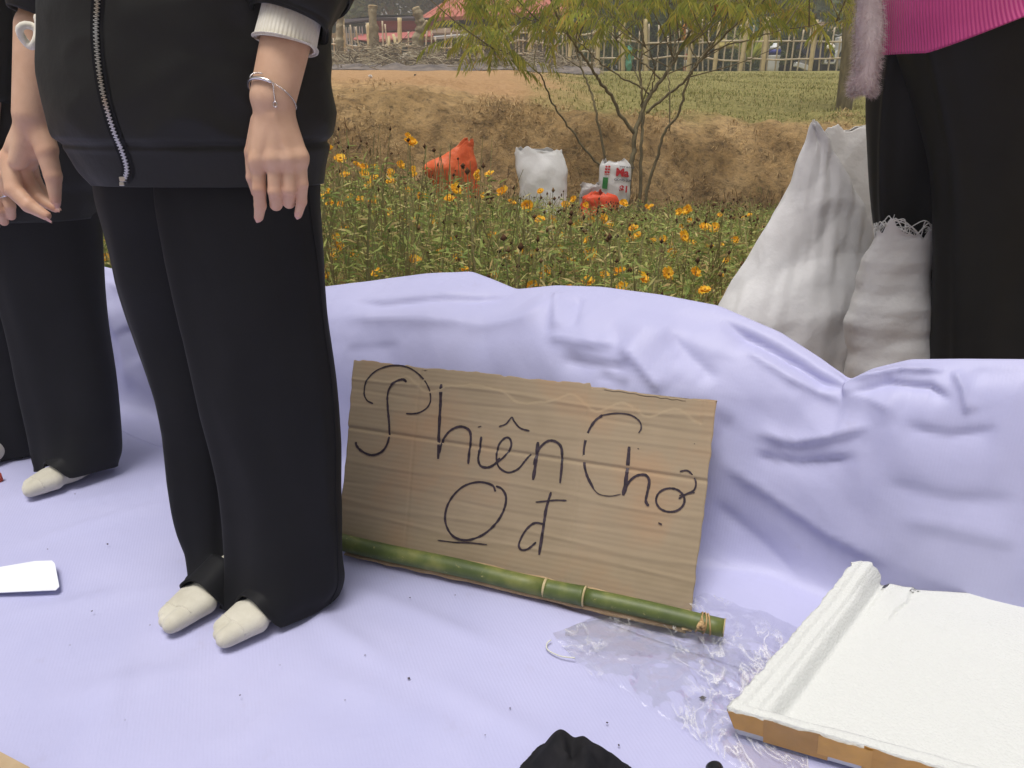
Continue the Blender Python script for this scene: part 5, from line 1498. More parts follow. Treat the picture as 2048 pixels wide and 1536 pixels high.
# ================================================================== far sacks and bags at the foot of the bank
m_or = mat('orange_bag', (0.80, 0.13, 0.03), (0.86, 0.19, 0.06), 8, rough=.45, bump=.4, bscale=30, bdist=.02, transl=.3)
m_or2 = mat('red_orange_bag', (0.76, 0.07, 0.02), (0.82, 0.11, 0.035), 8, rough=.45, bump=.4, bscale=30, bdist=.02, transl=.25)
m_clear = mat('cloudy_film', (0.62, 0.58, 0.57), (0.7, 0.67, 0.66), 20, rough=.3, bump=.6, bscale=40, bdist=.02, transl=.4)
sack('white_sack', [(0, 1031, 1124, 298, 5.4, .06, 0), (1, 1032, 1132, 312, 5.4, .14, 0), (2, 1034, 1136, 335, 5.4, .26, 0), (3, 1039, 1134, 365, 5.4, .34, 0), (4, 1041, 1133, 400, 5.4, .38, 0), (5, 1040, 1130, 430, 5.4, .4, 0), (6, 1040, 1132, 464, 5.4, .4, 0)],
     m_sack, 331, .014, 'white woven sack standing upright at the foot of the earth bank', 2.8, zmin=-.2, sc=5)
pb, VPB = sack('printed_sack', [(0, 1206, 1254, 322, 5.62, .10, 0), (1, 1201, 1262, 332, 5.62, .22, 0), (2, 1199, 1261, 355, 5.62, .3, 0), (3, 1198, 1260, 385, 5.62, .34, 0), (4, 1196, 1255, 415, 5.62, .36, 0), (5, 1194, 1250, 448, 5.62, .36, 0)],
     m_sack, 341, .011, 'white sack printed with red letters and a green block, by the tree', 2.8, zmin=-.2, sc=5)
sack('orange_sack', [(0, 930, 947, 281, 5.0, .3, 0), (1, 910, 949, 296, 5.0, .3, 0), (2, 884, 951, 312, 5.0, .32, 0), (3, 850, 954, 333, 5.0, .34, 0), (4, 862, 957, 356, 5.0, .36, 0), (5, 872, 958, 385, 5.0, .4, 0), (6, 868, 956, 420, 5.0, .42, 0), (7, 872, 950, 470, 5.0, .42, 0)],
     m_or, 351, .018, 'orange plastic sack with a tall pointed corner among the flowers', 2.0, zmin=-.2, sc=5)
sack('red_carrier_bag', [(0, 1185, 1215, 387, 5.3, .4, 0), (1, 1164, 1234, 394, 5.3, .45, 0), (2, 1158, 1234, 412, 5.3, .5, 0), (3, 1153, 1226, 436, 5.3, .5, 0), (4, 1150, 1222, 466, 5.3, .5, 0)], m_or2, 361, .016, 'bright red-orange plastic bag in front of the printed sack', 2.2, zmin=-.2, sc=6)
sack('clear_carrier_bag', [(0, 1160, 1202, 370, 5.45, .3, 0), (1, 1162, 1206, 382, 5.45, .4, 0), (2, 1158, 1206, 400, 5.45, .4, 0), (3, 1156, 1204, 440, 5.45, .4, 0)], m_clear, 371, .02, 'small cloudy clear bag behind the red-orange bag', 2.2, zmin=-.2, sc=6)
sh = []
for t in np.linspace(0, 1, 14):
    for u in np.linspace(0, 1, 40):
        q = P(1040 + 210 * u, 0, 5.0 + .35 * t); gz_ = float(ground_z(q[0], q[1]))
        sh.append((q[0], q[1], gz_ + .10 + .05 * float(vnoise(np.array([q[0] * 5, q[1] * 5, 0]), 1, 381)) - .05 * abs(2 * t - 1)))
o = meshobj('plastic_sheet', np.array(sh), quads(40, 14), m_sack); tag(o, 'loose white plastic sheet spread under the sacks among dry stalks', 'sheet'); o.modifiers.new('t', 'SOLIDIFY').thickness = .004
# print on the sack
def text_mesh(txt, size, mat_, bold=.0):
    cu_ = bpy.data.curves.new('lettering', 'FONT'); cu_.body = txt; cu_.size = size; cu_.offset = bold; cu_.extrude = .0006; cu_.resolution_u = 3
    t = bpy.data.objects.new('lettering', cu_); COL.objects.link(t)
    bpy.context.view_layer.update()
    me = bpy.data.meshes.new_from_object(t.evaluated_get(bpy.context.evaluated_depsgraph_get()))
    bpy.data.objects.remove(t); bpy.data.curves.remove(cu_)
    me.materials.clear(); me.materials.append(mat_)
    return me
m_pr = mat('red_print', (0.52, 0.02, 0.03), rough=.5); m_pg = mat('green_print', (0.03, 0.22, 0.05), rough=.5); m_pk = mat('grey_print', (0.08, 0.08, 0.10), rough=.5)
ptree = BVHTree.FromPolygons([tuple(q) for q in VPB.reshape(-1, 3)], [tuple(int(i) for i in q) for q in quads(VPB.shape[1], VPB.shape[0], True)])
def on_bag(px, py, lift=.010):
    d = ray(px, py); d /= np.linalg.norm(d); h = ptree.ray_cast(Vector((0, 0, CAM_H)), Vector(d))
    return (np.array(h[0]) if h[0] is not None else P(px, py, 5.5)) - d * lift
def drape(me, origin_px, parent, rot=0.0):
    """lay a flat mesh (x right, y up, metres) on the sack front"""
    n_ = len(me.vertices); co = np.zeros(n_ * 3, np.float32); me.vertices.foreach_get('co', co); co = co.reshape(-1, 3)
    k = FPX / 5.55; c, s = math.cos(rot), math.sin(rot)
    out = np.array([on_bag(origin_px[0] + (x * c - y * s) * k, origin_px[1] - (x * s + y * c) * k, .008 + z) for x, y, z in co])
    me.vertices.foreach_set('co', out.astype(np.float32).ravel()); me.update()
    return obj('printed_mark', me, parent)
drape(text_mesh('Ma', .080, m_pr, .0035), (1231, 351), pb, -.10)
drape(text_mesh('$1', .066, m_pr, .0025), (1238, 383), pb, -.10)
drape(text_mesh('www vn Hoa', .020, m_pk, .0005), (1239, 334), pb, -.12)
drape(text_mesh('GIONG LUA', .024, m_pk, .0005), (1228, 361), pb, -.08)
def block(w, h, m_, nx=6, ny=8):
    g = [(x, y, 0) for y in np.linspace(0, h, ny) for x in np.linspace(0, w, nx)]
    return mesh_data('printed_mark', g, quads(nx, ny), m_, False)
drape(block(.038, .085, m_pg), (1204, 377), pb, -.10)
for k in range(3):
    for j in range(2): drape(block(.016, .014, m_pr, 3, 3), (1209 + j * 5.6 + k * .8, 346 - k * 5.6), pb, -.15)
    drape(block(.040, .004, m_pr, 4, 2), (1208 + k * .8, 348.5 - k * 5.6), pb, -.15)

# ================================================================== orange cosmos bed
m_pet = mat('cosmos_petal', (0.72, 0.34, 0.02), island=[(0, (0.86, 0.50, 0.02)), (.5, (0.84, 0.38, 0.012)), (1, (0.88, 0.60, 0.03))], rough=.6, transl=.3)
m_disc = mat('flower_disc', (0.45, 0.22, 0.02), rough=.9)
m_leaf = mat('cosmos_leaf', (0.1, 0.13, 0.03), island=[(0, (0.17, 0.25, 0.065)), (.35, (0.30, 0.37, 0.10)), (.65, (0.43, 0.46, 0.14)), (.85, (0.58, 0.50, 0.22)), (1, (0.46, 0.30, 0.12))], rough=.65, transl=.35, spec=.2)
m_stalk = mat('cosmos_stalk', (0.24, 0.24, 0.09), (0.36, 0.29, 0.13), 9, rough=.8)
m_seed = mat('dry_seed_head', (0.06, 0.03, 0.018), island=[(0, (0.045, 0.022, 0.012)), (.6, (0.10, 0.05, 0.024)), (1, (0.17, 0.10, 0.045))], rough=.95, spec=.1)

def leaflet_batch(bases, heights, spread, per, lmin=.018, lmax=.05, wmin=.0022, wmax=.0045):
    """feathery leaflets round many stems"""
    n = len(bases) * per
    b_ = np.repeat(bases, per, 0); h_ = np.repeat(heights, per); s_ = np.repeat(spread, per)
    t = rng.uniform(.05, 1, n) ** .8
    az = rng.uniform(0, 2 * math.pi, n); r = s_ * np.sqrt(rng.uniform(0, 1, n)) * (.45 + .55 * np.sin(math.pi * np.clip(t, 0, .95)))
    pos = b_ + np.stack([np.cos(az) * r, np.sin(az) * r, h_ * t], 1)
    d = np.stack([np.cos(az), np.sin(az), np.zeros(n)], 1) + rng.normal(0, .6, (n, 3)) + [0, 0, .25]
    d /= np.linalg.norm(d, axis=1, keepdims=True)
    L = rng.uniform(lmin, lmax, n)[:, None]
    s = np.cross(d, rng.normal(0, 1, (n, 3))); s *= (rng.uniform(wmin, wmax, n) / np.linalg.norm(s, axis=1))[:, None]
    v = np.stack([pos, pos + d * L * .5 + s, pos + d * L - [0, 0, .004], pos + d * L * .5 - s], 1).reshape(-1, 3)
    return v, np.arange(n * 4).reshape(-1, 4)

def stalk_batch(bases, tops, w=.0016):
    n = len(bases)
    mid = (bases + tops) / 2 + rng.normal(0, .02, (n, 3))
    vs, fs, off = [], [], 0
    for sd in (np.array([1, 0, 0]), np.array([.3, 1, 0])):
        s = sd * w
        v = np.stack([bases - s, bases + s, mid + s, mid - s, tops + s * .6, tops - s * .6], 1).reshape(-1, 3)
        i = np.arange(n)[:, None] * 6 + off
        fs += [np.hstack([i, i + 1, i + 2, i + 3]), np.hstack([i + 3, i + 2, i + 4, i + 5])]
        vs.append(v); off += n * 6
    return np.vstack(vs), np.vstack(fs)

def seed_batch(pos, r):
    n = len(pos)
    o = np.array([(1, 0, .1), (0, 1, 0), (-1, 0, -.1), (0, -1, 0), (0, 0, 1.5), (0, 0, -1.2)])
    v = pos[:, None, :] + o[None] * r[:, None, None] * rng.uniform(.6, 1.3, (n, 6, 1))
    i = np.arange(n)[:, None] * 6
    f = [np.hstack([i + a, i + b_, i + c]) for a, b_, c in ((0, 1, 4), (1, 2, 4), (2, 3, 4), (3, 0, 4), (1, 0, 5), (2, 1, 5), (3, 2, 5), (0, 3, 5))]
    return v.reshape(-1, 3), np.vstack(f)

def crest_Y(x):
    return np.interp(x, crest[:, 0], crest[:, 1])
def bed_height(x, y):
    sx_ = x / np.maximum(y, .5)                     # bearing
    left_ = 1 - smooth((sx_ + .22) / .40)
    near_ = 1 - smooth((y - 2.2) / 3.2)
    return (0.23 + .15 * near_) + left_ * (.16 + .06 * near_)
def bed_points(n, y0=1.75, y1=5.6, x0=-2.7, x1=3.3):
    y = rng.uniform(y0, y1, n) ** 1.0; x = rng.uniform(x0, x1, n) * (.45 + .55 * y / y1)
    ok = y > crest_Y(x) + .16
    ok &= ~((x > .42 * y / 2.0) & (y < 2.3))              # people and sacks stand here
    ok &= ~((x > .62) & (y < 2.35))
    x, y = x[ok], y[ok]
    return np.stack([x, y, ground_z(x, y)], 1)
bp_ = bed_points(3300)
bh = bed_height(bp_[:, 0], bp_[:, 1]) * rng.uniform(.55, 1.12, len(bp_))
v, f = leaflet_batch(bp_, bh, rng.uniform(.05, .13, len(bp_)), 46)
tag(meshobj('cosmos_foliage', v, f, m_leaf, None, False), 'dense feathery green foliage of the flower bed behind the tarp', 'foliage', kind='stuff')
tops = bp_ + np.stack([rng.normal(0, .04, len(bp_)), rng.normal(0, .04, len(bp_)), bh * 1.08], 1)
extra = rng.integers(0, len(bp_), 3000)
b2_ = np.vstack([bp_, bp_[extra] + np.stack([0 * bh[extra], 0 * bh[extra], bh[extra] * .45], 1)])
t2_ = np.vstack([tops, bp_[extra] + np.stack([rng.normal(0, .07, 3000), rng.normal(0, .07, 3000), bh[extra] * rng.uniform(.85, 1.22, 3000)], 1)])
v, f = stalk_batch(b2_, t2_)
tag(meshobj('cosmos_stems', v, f, m_stalk, None, False), 'thin tangled stems of the flower bed behind the tarp', 'stems', kind='stuff')
pick = rng.uniform(0, 1, len(t2_)) < np.where(t2_[:, 0] > -.3, .34, .2)
hp = t2_[pick]
v, f = seed_batch(hp, rng.uniform(.0035, .0085, len(hp)))
tag(meshobj('seed_heads', v, f, m_seed, None, False), 'dry brown seed heads over the flower bed', 'seed heads', kind='stuff')
# dry undergrowth at the foot of the bank
dp = scatter(5200, -3.0, 4.2, 5.1, 6.3); n = len(dp)
v, f = blades(dp, rng.uniform(.05, .22, n), rng.uniform(.004, .009, n), rng.uniform(.3, 1.5, n), .3)
tag(meshobj('dry_weeds', v, f, mat('dry_weed', (.2, .13, .06), island=[(0, (0.12, 0.07, 0.03)), (.4, (0.24, 0.14, 0.055)), (.8, (0.30, 0.22, 0.09)), (1, (0.12, 0.13, 0.035))], rough=.9, transl=.2), None, False),
    'dry brown weeds along the foot of the earth bank', 'weeds', kind='stuff')

def flower_mesh(seed, open_=1.0):
    r = np.random.default_rng(seed); vs, fs, n, fm = [], [], 0, []
    for ring_, (cnt, R_, tilt) in enumerate(((6, .024, .25), (5, .020, .55))):
        for k in range(cnt):
            a = 2 * math.pi * (k + .5 * ring_) / cnt + r.normal(0, .08); w = R_ * .50
            R2 = R_ * r.uniform(.88, 1.1); ti = tilt * open_ + r.normal(0, .12)
            d = np.array([math.cos(a), math.sin(a), 0]); s = np.array([-math.sin(a), math.cos(a), 0]); u = np.array([0, 0, 1.0])
            def q(t, b_, zz=0): return d * R2 * t * math.cos(ti * t) + s * w * b_ + u * (R2 * t * math.sin(ti * t) + zz + .0015 * ring_)
            pts = [q(.08, -.25), q(.08, .25), q(.55, -.85, .001), q(.55, 0, -.001), q(.55, .85, .001), q(.98, -.62, -.002), q(.88, -.2), q(1.02, 0.05), q(.9, .3), q(.97, .66, -.002)]
            vs += pts
            fs += [tuple(i + n for i in t) for t in ((0, 3, 2), (0, 1, 3), (1, 4, 3), (2, 3, 6, 5), (3, 7, 6), (3, 8, 7), (3, 4, 9, 8))]
            fm += [0] * 7; n += 10
    c0_ = n
    for k in range(8): vs.append(np.array([.0048 * math.cos(k * math.pi / 4), .0048 * math.sin(k * math.pi / 4), .004]))
    vs.append(np.array([0, 0, .009])); n += 9
    for k in range(8): fs.append((c0_ + k, c0_ + (k + 1) % 8, c0_ + 8)); fm.append(1)
    return mesh_data('flower', np.array(vs), fs, [m_pet, m_disc], False, fm)
FLW = [flower_mesh(k, o_) for k, o_ in enumerate((.6, 1.0, 1.4, .8, 1.9, 1.1))]
def plant_mesh(seed):
    global rng
    keep_ = rng; rng = np.random.default_rng(seed)
    v1, f1 = leaflet_batch(np.zeros((1, 3)), np.array([.8]), np.array([.11]), 70, .02, .06, .002, .004)
    me = mesh_data('leaves', v1, f1, m_leaf, False)
    rng = keep_
    return me
LEAVES = [plant_mesh(900 + k) for k in range(5)]
def stalk_mesh(top, w=.0017):
    v, f = tube(catmull([(0, 0, 0), (top[0] * .25, top[1] * .25, top[2] * .5), tuple(top)], 4), np.linspace(w * 1.3, w * .7, 9), 5)
    return mesh_data('stem', v, f, m_stalk)
FLSPOT = [(815, 272, 3.1), (1285, 556, 2.12), (1180, 508, 2.6), (1176, 563, 2.2), (1336, 547, 2.35), (735, 480, 2.9), (712, 330, 3.4), (728, 334, 3.3), (750, 335, 3.5), (655, 385, 2.7), (668, 512, 2.6), (776, 425, 3.2), (805, 440, 3.3), (955, 346, 3.2), (978, 348, 3.4),
          (1066, 508, 2.8), (1042, 506, 2.9), (918, 512, 2.7), (908, 478, 3.0), (986, 466, 3.1), (978, 474, 3.0), (1010, 508, 2.9), (1430, 455, 3.0), (1103, 440, 3.6), (1183, 440, 3.7), (1225, 448, 3.6), (1222, 452, 3.5), (1262, 475, 3.3), (690, 350, 3.3),
          (640, 395, 2.6), (662, 405, 2.8), (700, 395, 3.0), (838, 420, 3.4), (870, 445, 3.2), (835, 437, 3.3), (640, 460, 2.4), (675, 495, 2.5), (710, 510, 2.5), (755, 546, 2.2), (1010, 375, 4.0), (1022, 405, 3.8), (955, 440, 3.6), (1240, 545, 2.4), (1245, 575, 2.15),
          (1275, 470, 3.4), (1345, 505, 2.8), (1470, 480, 2.8), (1455, 520, 2.6), (905, 400, 3.8), (800, 330, 3.6), (778, 360, 3.4), (850, 392, 3.5), (1015, 515, 2.7), (1120, 500, 2.9), (1090, 545, 2.35), (930, 540, 2.3), (830, 520, 2.4), (200, 455, 3.0), (195, 500, 2.7), (205, 480, 2.8), (192, 440, 3.1),
          (212, 515, 2.5), (1125, 470, 3.2), (1140, 580, 2.1), (1390, 545, 2.4), (1410, 580, 2.2), (1305, 480, 3.2), (1360, 455, 3.4), (1440, 430, 3.9), (1500, 430, 3.6), (720, 440, 3.0), (690, 455, 2.8), (745, 405, 3.2), (650, 550, 2.2), (990, 550, 2.25), (880, 505, 2.7), (1065, 575, 2.05)]
for _ in range(34):
    FLSPOT.append((float(rng.uniform(640, 1460)), 0, float(rng.uniform(2.2, 4.6))))
GRP = 'orange cosmos plants in the flower bed'
for i, (px, py, Y) in enumerate(FLSPOT):
    top = P(px, py if py else 400, Y)
    if not py: top[2] = float(ground_z(top[0], Y)) + float(bed_height(top[0], Y)) * rng.uniform(.8, 1.2)
    base_ = np.array([top[0] + rng.normal(0, .05), top[1] + rng.normal(0.03, .05), 0]); base_[2] = float(ground_z(base_[0], base_[1]))
    near_lab = {1: 'large orange cosmos bloom just above the tarp, right of centre', 0: 'tallest yellow cosmos, its bloom alone against the earth bank', 4: 'orange cosmos beside the largest bloom above the tarp'}.get(i, 'orange cosmos ' + ('close behind the tarp, ' if Y < 2.7 else 'in mid bed, ' if Y < 3.35 else 'at the back, ') + next(t_ for x_, t_ in ((300, 'between the two people in black'), (700, 'next to the black trousers'), (860, 'left of the orange sack'), (965, 'below the orange sack'), (1145, 'below the upright white sack'), (1275, 'below the printed sack'), (1360, 'below the young tree'), (9999, 'beside the pointed white sack')) if px < x_))
    rel_ = top - base_
    if rel_[2] < .08: base_[2] = top[2] - .1; rel_ = top - base_
    pl = thing('cosmos_plant', tuple(base_), near_lab, 'flower', GRP)
    obj('stem', stalk_mesh(rel_), pl, loc=tuple(base_))
    o = obj('leaves', LEAVES[i % 5], pl, loc=tuple(base_), rot=(0, 0, rng.uniform(0, 6)), scale=(.7, .7, float(rel_[2])))
    def put_flower(p_, sz):
        face = np.array([rng.normal(0, .5), rng.normal(-.75, .35), rng.uniform(.5, 1.2)])
        q = Vector(face).to_track_quat('Z', 'Y').to_euler()
        obj('flower', FLW[int(rng.integers(0, 6))], pl, loc=tuple(p_), rot=(q.x, q.y, q.z), scale=(sz,) * 3)
    put_flower(top, rng.uniform(.65, 1.08) * (1.1 if i in (1, 2) else 1))
    if rng.uniform() < .35 and i > 3:
        put_flower(top + np.array([rng.normal(0, .06), rng.normal(.05, .05), rng.uniform(-.09, -.02)]), rng.uniform(.5, .8))
# ================================================================== young tree with several stems in front of the bank
m_bark = mat('tree_bark', (0.13, 0.105, 0.058), (0.24, 0.20, 0.115), 25, rough=.9, bump=.6, bscale=60, bdist=.01, stretch=(1, 1, .3))
m_tleaf = mat('tree_leaf', (.2, .2, .05), island=[(0, (0.24, 0.30, 0.05)), (.4, (0.38, 0.41, 0.07)), (.75, (0.52, 0.49, 0.09)), (.93, (0.60, 0.51, 0.10)), (1, (0.58, 0.34, 0.08))], rough=.55, transl=.45, spec=.25)
STEMS = [  # photo points and depth offset of the tip
    ([(1254, 412), (1258, 360), (1266, 310), (1271, 262), (1285, 220), (1308, 179), (1330, 150), (1347, 122), (1372, 80), (1392, 30), (1410, -60)], .030, .010, .25),
    ([(1268, 266), (1240, 228), (1222, 190), (1200, 163), (1185, 141), (1161, 105), (1142, 78), (1110, 20), (1085, -60)], .020, .008, -.5),
    ([(1278, 418), (1281, 366), (1283, 293), (1286, 235), (1284, 187), (1280, 132), (1286, 60), (1280, -40)], .020, .007, .2),
    ([(1284, 410), (1300, 357), (1317, 308), (1329, 264), (1355, 231), (1373, 167), (1384, 143), (1405, 117), (1440, 62), (1470, -20)], .018, .007, -.3),
    ([(1292, 226), (1332, 193), (1371, 160), (1402, 117), (1443, 76), (1480, 42), (1530, 0), (1570, -50)], .015, .006, -.6),
    ([(1250, 410), (1215, 350), (1178, 310), (1142, 260), (1108, 213), (1093, 180), (1079, 148), (1042, 119), (1000, 100), (960, 88)], .013, .004, -.7),
    ([(1216, 352), (1205, 290), (1191, 218), (1180, 180), (1163, 137), (1150, 90), (1138, 30), (1130, -50)], .014, .006, .3),
    ([(1297, 188), (1282, 174), (1249, 158), (1212, 135), (1192, 117), (1167, 92), (1120, 60), (1060, 40), (1000, 20)], .010, .004, -.4),
    ([(1320, 158), (1298, 135), (1276, 119), (1241, 86), (1212, 58), (1180, 10), (1150, -40)], .010, .004, .4),
    ([(1403, 118), (1440, 96), (1500, 80), (1560, 60), (1620, 52), (1680, 40)], .008, .003, -.6),
    ([(1345, 124), (1350, 80), (1340, 30), (1330, -40)], .010, .005, .5), ([(1384, 143), (1396, 120), (1380, 90), (1420, 40), (1440, -30)], .009, .004, .3),
    ([(1338, 262), (1340, 200), (1336, 150), (1345, 110), (1365, 70)], .008, .004, .2), ([(1300, 184), (1310, 150), (1305, 120), (1290, 90)], .007, .003, -.3)]
mbt = MB(); tips = []
TY = 5.95
stem_curves = []
for pts, r0, r1, dy in STEMS:
    k = len(pts)
    Ys = TY + dy * np.linspace(0, 1, k) ** 1.3
    if pts[0][1] > 400: pass
    else:  # starts on an earlier stem: match its depth
        best = None
        for c in stem_curves:
            pr_ = c - np.array([0, 0, CAM_H]); dp_ = pr_[:, 1] * _CP - pr_[:, 2] * _SP
            sx = 1024 + FPX * pr_[:, 0] / dp_; sy = 768 - FPX * (pr_[:, 1] * _SP + pr_[:, 2] * _CP) / dp_
            dd = np.hypot(sx - pts[0][0], sy - pts[0][1]); j = dd.argmin()
            if best is None or dd[j] < best[0]: best = (dd[j], c[j, 1])
        Ys = best[1] + dy * np.linspace(0, 1, k) ** 1.3
    w = np.array([P(x, y, Yk) for (x, y), Yk in zip(pts, Ys)])
    if pts[0][1] > 400: w[0][2] = float(ground_z(w[0][0], w[0][1])) - .03
    c = catmull(w, 6); c[1:-1] += rng.normal(0, .004, (len(c) - 2, 3))
    stem_curves.append(c)
    mbt.tube(c, np.linspace(r0, r1, len(c)) * .72, 8)
    tips.append(c)
young = thing('young_tree', tuple(stem_curves[0][0]), 'young many-stemmed tree with drooping yellow-green leaves before the earth bank', 'tree')

def frond(base, direction, length, pairs, droop, leaf_len, out):
    """one compound leaf: a bending rachis with narrow hanging leaflets"""
    d = np.array(direction, float); d /= np.linalg.norm(d)
    p_ = np.array(base, float); step = length / pairs
    for k in range(pairs):
        d = d + np.array([0, 0, -droop / pairs]); d /= np.linalg.norm(d)
        p2 = p_ + d * step
        s = np.cross(d, [0, 0, 1.0]); s /= np.linalg.norm(s) + 1e-9
        out['r'].append((p_, p2))
        sc_ = leaf_len * (.65 + .5 * math.sin(math.pi * (k + .7) / (pairs + .4)))
        for sg in (-1, 1):
            ld = s * sg * .62 + d * .45 + np.array([0, 0, -.75]) + rng.normal(0, .16, 3); ld /= np.linalg.norm(ld)
            w = np.cross(ld, d); w *= sc_ * .075 / (np.linalg.norm(w) + 1e-9)
            e = p2 + ld * sc_ + np.array([0, 0, -.18 * sc_])
            m_ = p2 + ld * sc_ * .45
            out['v'] += [p2, m_ + w, e, m_ - w]
        p_ = p2
OUT = {'v': [], 'r': []}
# fronds along the upper part of every stem
for c in tips:
    n_ = len(c)
    pj = 1024 + FPX * c[:, 0] / (c[:, 1] * _CP - (c[:, 2] - CAM_H) * _SP)
    z_ = c[:, 2]
    for k in range(n_):
        if z_[k] < 1.22 and k < n_ - 4: continue
        if rng.uniform() < .35 or (pj[k] < 985 and c[k, 2] > 1.25): continue
        dens = 1
        for _ in range(int(rng.integers(0, dens + 1)) + (k == n_ - 1) * 2):
            az = rng.uniform(0, 2 * math.pi)
            frond(c[k], (math.cos(az), math.sin(az) * .8, rng.uniform(.1, .7)), rng.uniform(.2, .38), int(rng.integers(10, 16)), rng.uniform(.9, 1.7), rng.uniform(.065, .11), OUT)
# sprays placed where the photo shows them (own depth each)
SPR = [(905, 92, -.3), (930, 85, -.4), (955, 84, -.35), (980, 88, -.5), (1005, 100, -.45), (960, 108, -.4), (990, 120, -.5), (1022, 132, -.4), (1030, 150, -.4), (935, 100, -.3), (900, 15, -.2), (935, 5, -.3), (960, 15, 0), (990, 30, -.2), (920, 35, -.3), (975, 50, -.3), (1010, 55, .1), (1040, 30, .2), (1060, 60, -.3),
       (1090, 40, .1), (1120, 50, -.2), (1080, 90, -.5), (1150, 40, .3), (1180, 30, -.3), (1200, 60, .2), (1160, 70, -.4), (1230, 40, 0), (1260, 30, -.5), (1270, 60, .3), (1240, 70, -.4), (1300, 40, .2), (1330, 30, -.3), (1210, 20, .4), (1120, 10, .5), (1370, 30, .1), (1400, 20, -.4), (1430, 25, .2),
       (1460, 20, -.3), (1490, 30, .1), (1520, 40, -.4), (1500, 55, -.5), (1545, 35, -.2), (1560, 20, .2), (1580, 40, -.3), (1600, 30, 0), (1630, 25, -.4), (1650, 45, -.3), (1620, 50, -.5), (1530, 58, -.4), (1475, 60, .1), (1690, 60, -.2), (1670, 30, .1), (1100, 80, -.2), (1130, 88, -.3), (1000, 75, -.35), (1190, 85, -.3)]
for (x, y, dy) in SPR:
    for _ in range(2 if x < 1060 or x > 1450 else 1):
        az = rng.uniform(0, 2 * math.pi)
        frond(P(x + rng.normal(0, 12), y - 18 + rng.normal(0, 8), TY + dy + rng.normal(0, .12)), (math.cos(az), math.sin(az) * .7, rng.uniform(.1, .6)), rng.uniform(.2, .36), int(rng.integers(10, 16)), rng.uniform(.9, 1.7), rng.uniform(.06, .11), OUT)
for _ in range(70):    # fuller spray along the top of the view
    x = rng.uniform(930, 1680); az = rng.uniform(0, 2 * math.pi)
    frond(P(x, rng.uniform(-60, 25), TY + rng.normal(0, .4)), (math.cos(az), math.sin(az) * .7, rng.uniform(.1, .5)), rng.uniform(.2, .34), int(rng.integers(10, 16)), rng.uniform(.9, 1.7), rng.uniform(.06, .10), OUT)
# crown above the frame
for _ in range(170):
    az, r_ = rng.uniform(0, 2 * math.pi), rng.uniform(0, 1.7) ** .8
    frond((1.30 + .92 * r_ * math.cos(az), TY + .8 * r_ * math.sin(az), rng.uniform(1.45, 2.5) - .2 * r_), (math.cos(az), math.sin(az), rng.uniform(0, .6)), rng.uniform(.2, .35), 9, rng.uniform(.8, 1.6), rng.uniform(.07, .11), OUT)
for c in tips:     # twigs that carry the fronds
    e = c[-1]
    for _ in range(4):
        a = c[int(rng.integers(len(c) // 2, len(c)))]
        d = np.array([rng.normal(0, .35), rng.normal(0, .25), rng.uniform(.1, .5)])
        mbt.tube(catmull([a, a + d * .5 + rng.normal(0, .03, 3), a + d], 4), np.linspace(.005, .002, 9), 5)
mbt.build('trunk', m_bark, young)
v = np.array(OUT['v']); meshobj('crown', v, np.arange(len(v)).reshape(-1, 4), m_tleaf, young, False)
v, f = stalk_batch(np.array([a for a, _ in OUT['r']]), np.array([b_ for _, b_ in OUT['r']]) , .0015)
tag(meshobj('leaf_stalks', v, f, m_stalk, young, False), kind='stuff')

# second slender trunk further right
sl = thing('slender_tree', tuple(P(1692, 205, 8.6)), 'slender straight tree trunk beside the fluffy cardigan, at the top of the bank', 'tree')
base_ = P(1690, 205, 8.6); base_[2] = float(ground_z(base_[0], base_[1])) - .05
mb = MB(); c = catmull([base_, P(1697, 120, 8.6), P(1700, 40, 8.65), P(1703, -60, 8.7), P(1706, -260, 8.7), P(1712, -420, 8.7)], 8); mb.tube(c, np.linspace(.085, .05, len(c)), 12)
for k in range(7):
    a = c[-1 - k * 2]; d = np.array([rng.normal(0, .9), rng.normal(0, .6), rng.uniform(.3, .9)]); mb.tube(catmull([a, a + d * .6, a + d * 1.0 + [0, 0, -.1]], 5), np.linspace(.03, .008, 11), 6)
mb.build('trunk', m_bark, sl)
O2 = {'v': [], 'r': []}
for _ in range(240):
    az, r_ = rng.uniform(0, 2 * math.pi), rng.uniform(0, 1.2)
    frond(c[-1] + np.array([r_ * 1.2 * math.cos(az), r_ * math.sin(az), rng.uniform(-.9, .8)]), (math.cos(az), math.sin(az), rng.uniform(0, .5)), rng.uniform(.25, .45), 9, rng.uniform(.8, 1.6), rng.uniform(.09, .15), O2)
v = np.array(O2['v']); meshobj('crown', v, np.arange(len(v)).reshape(-1, 4), m_tleaf, sl, False)

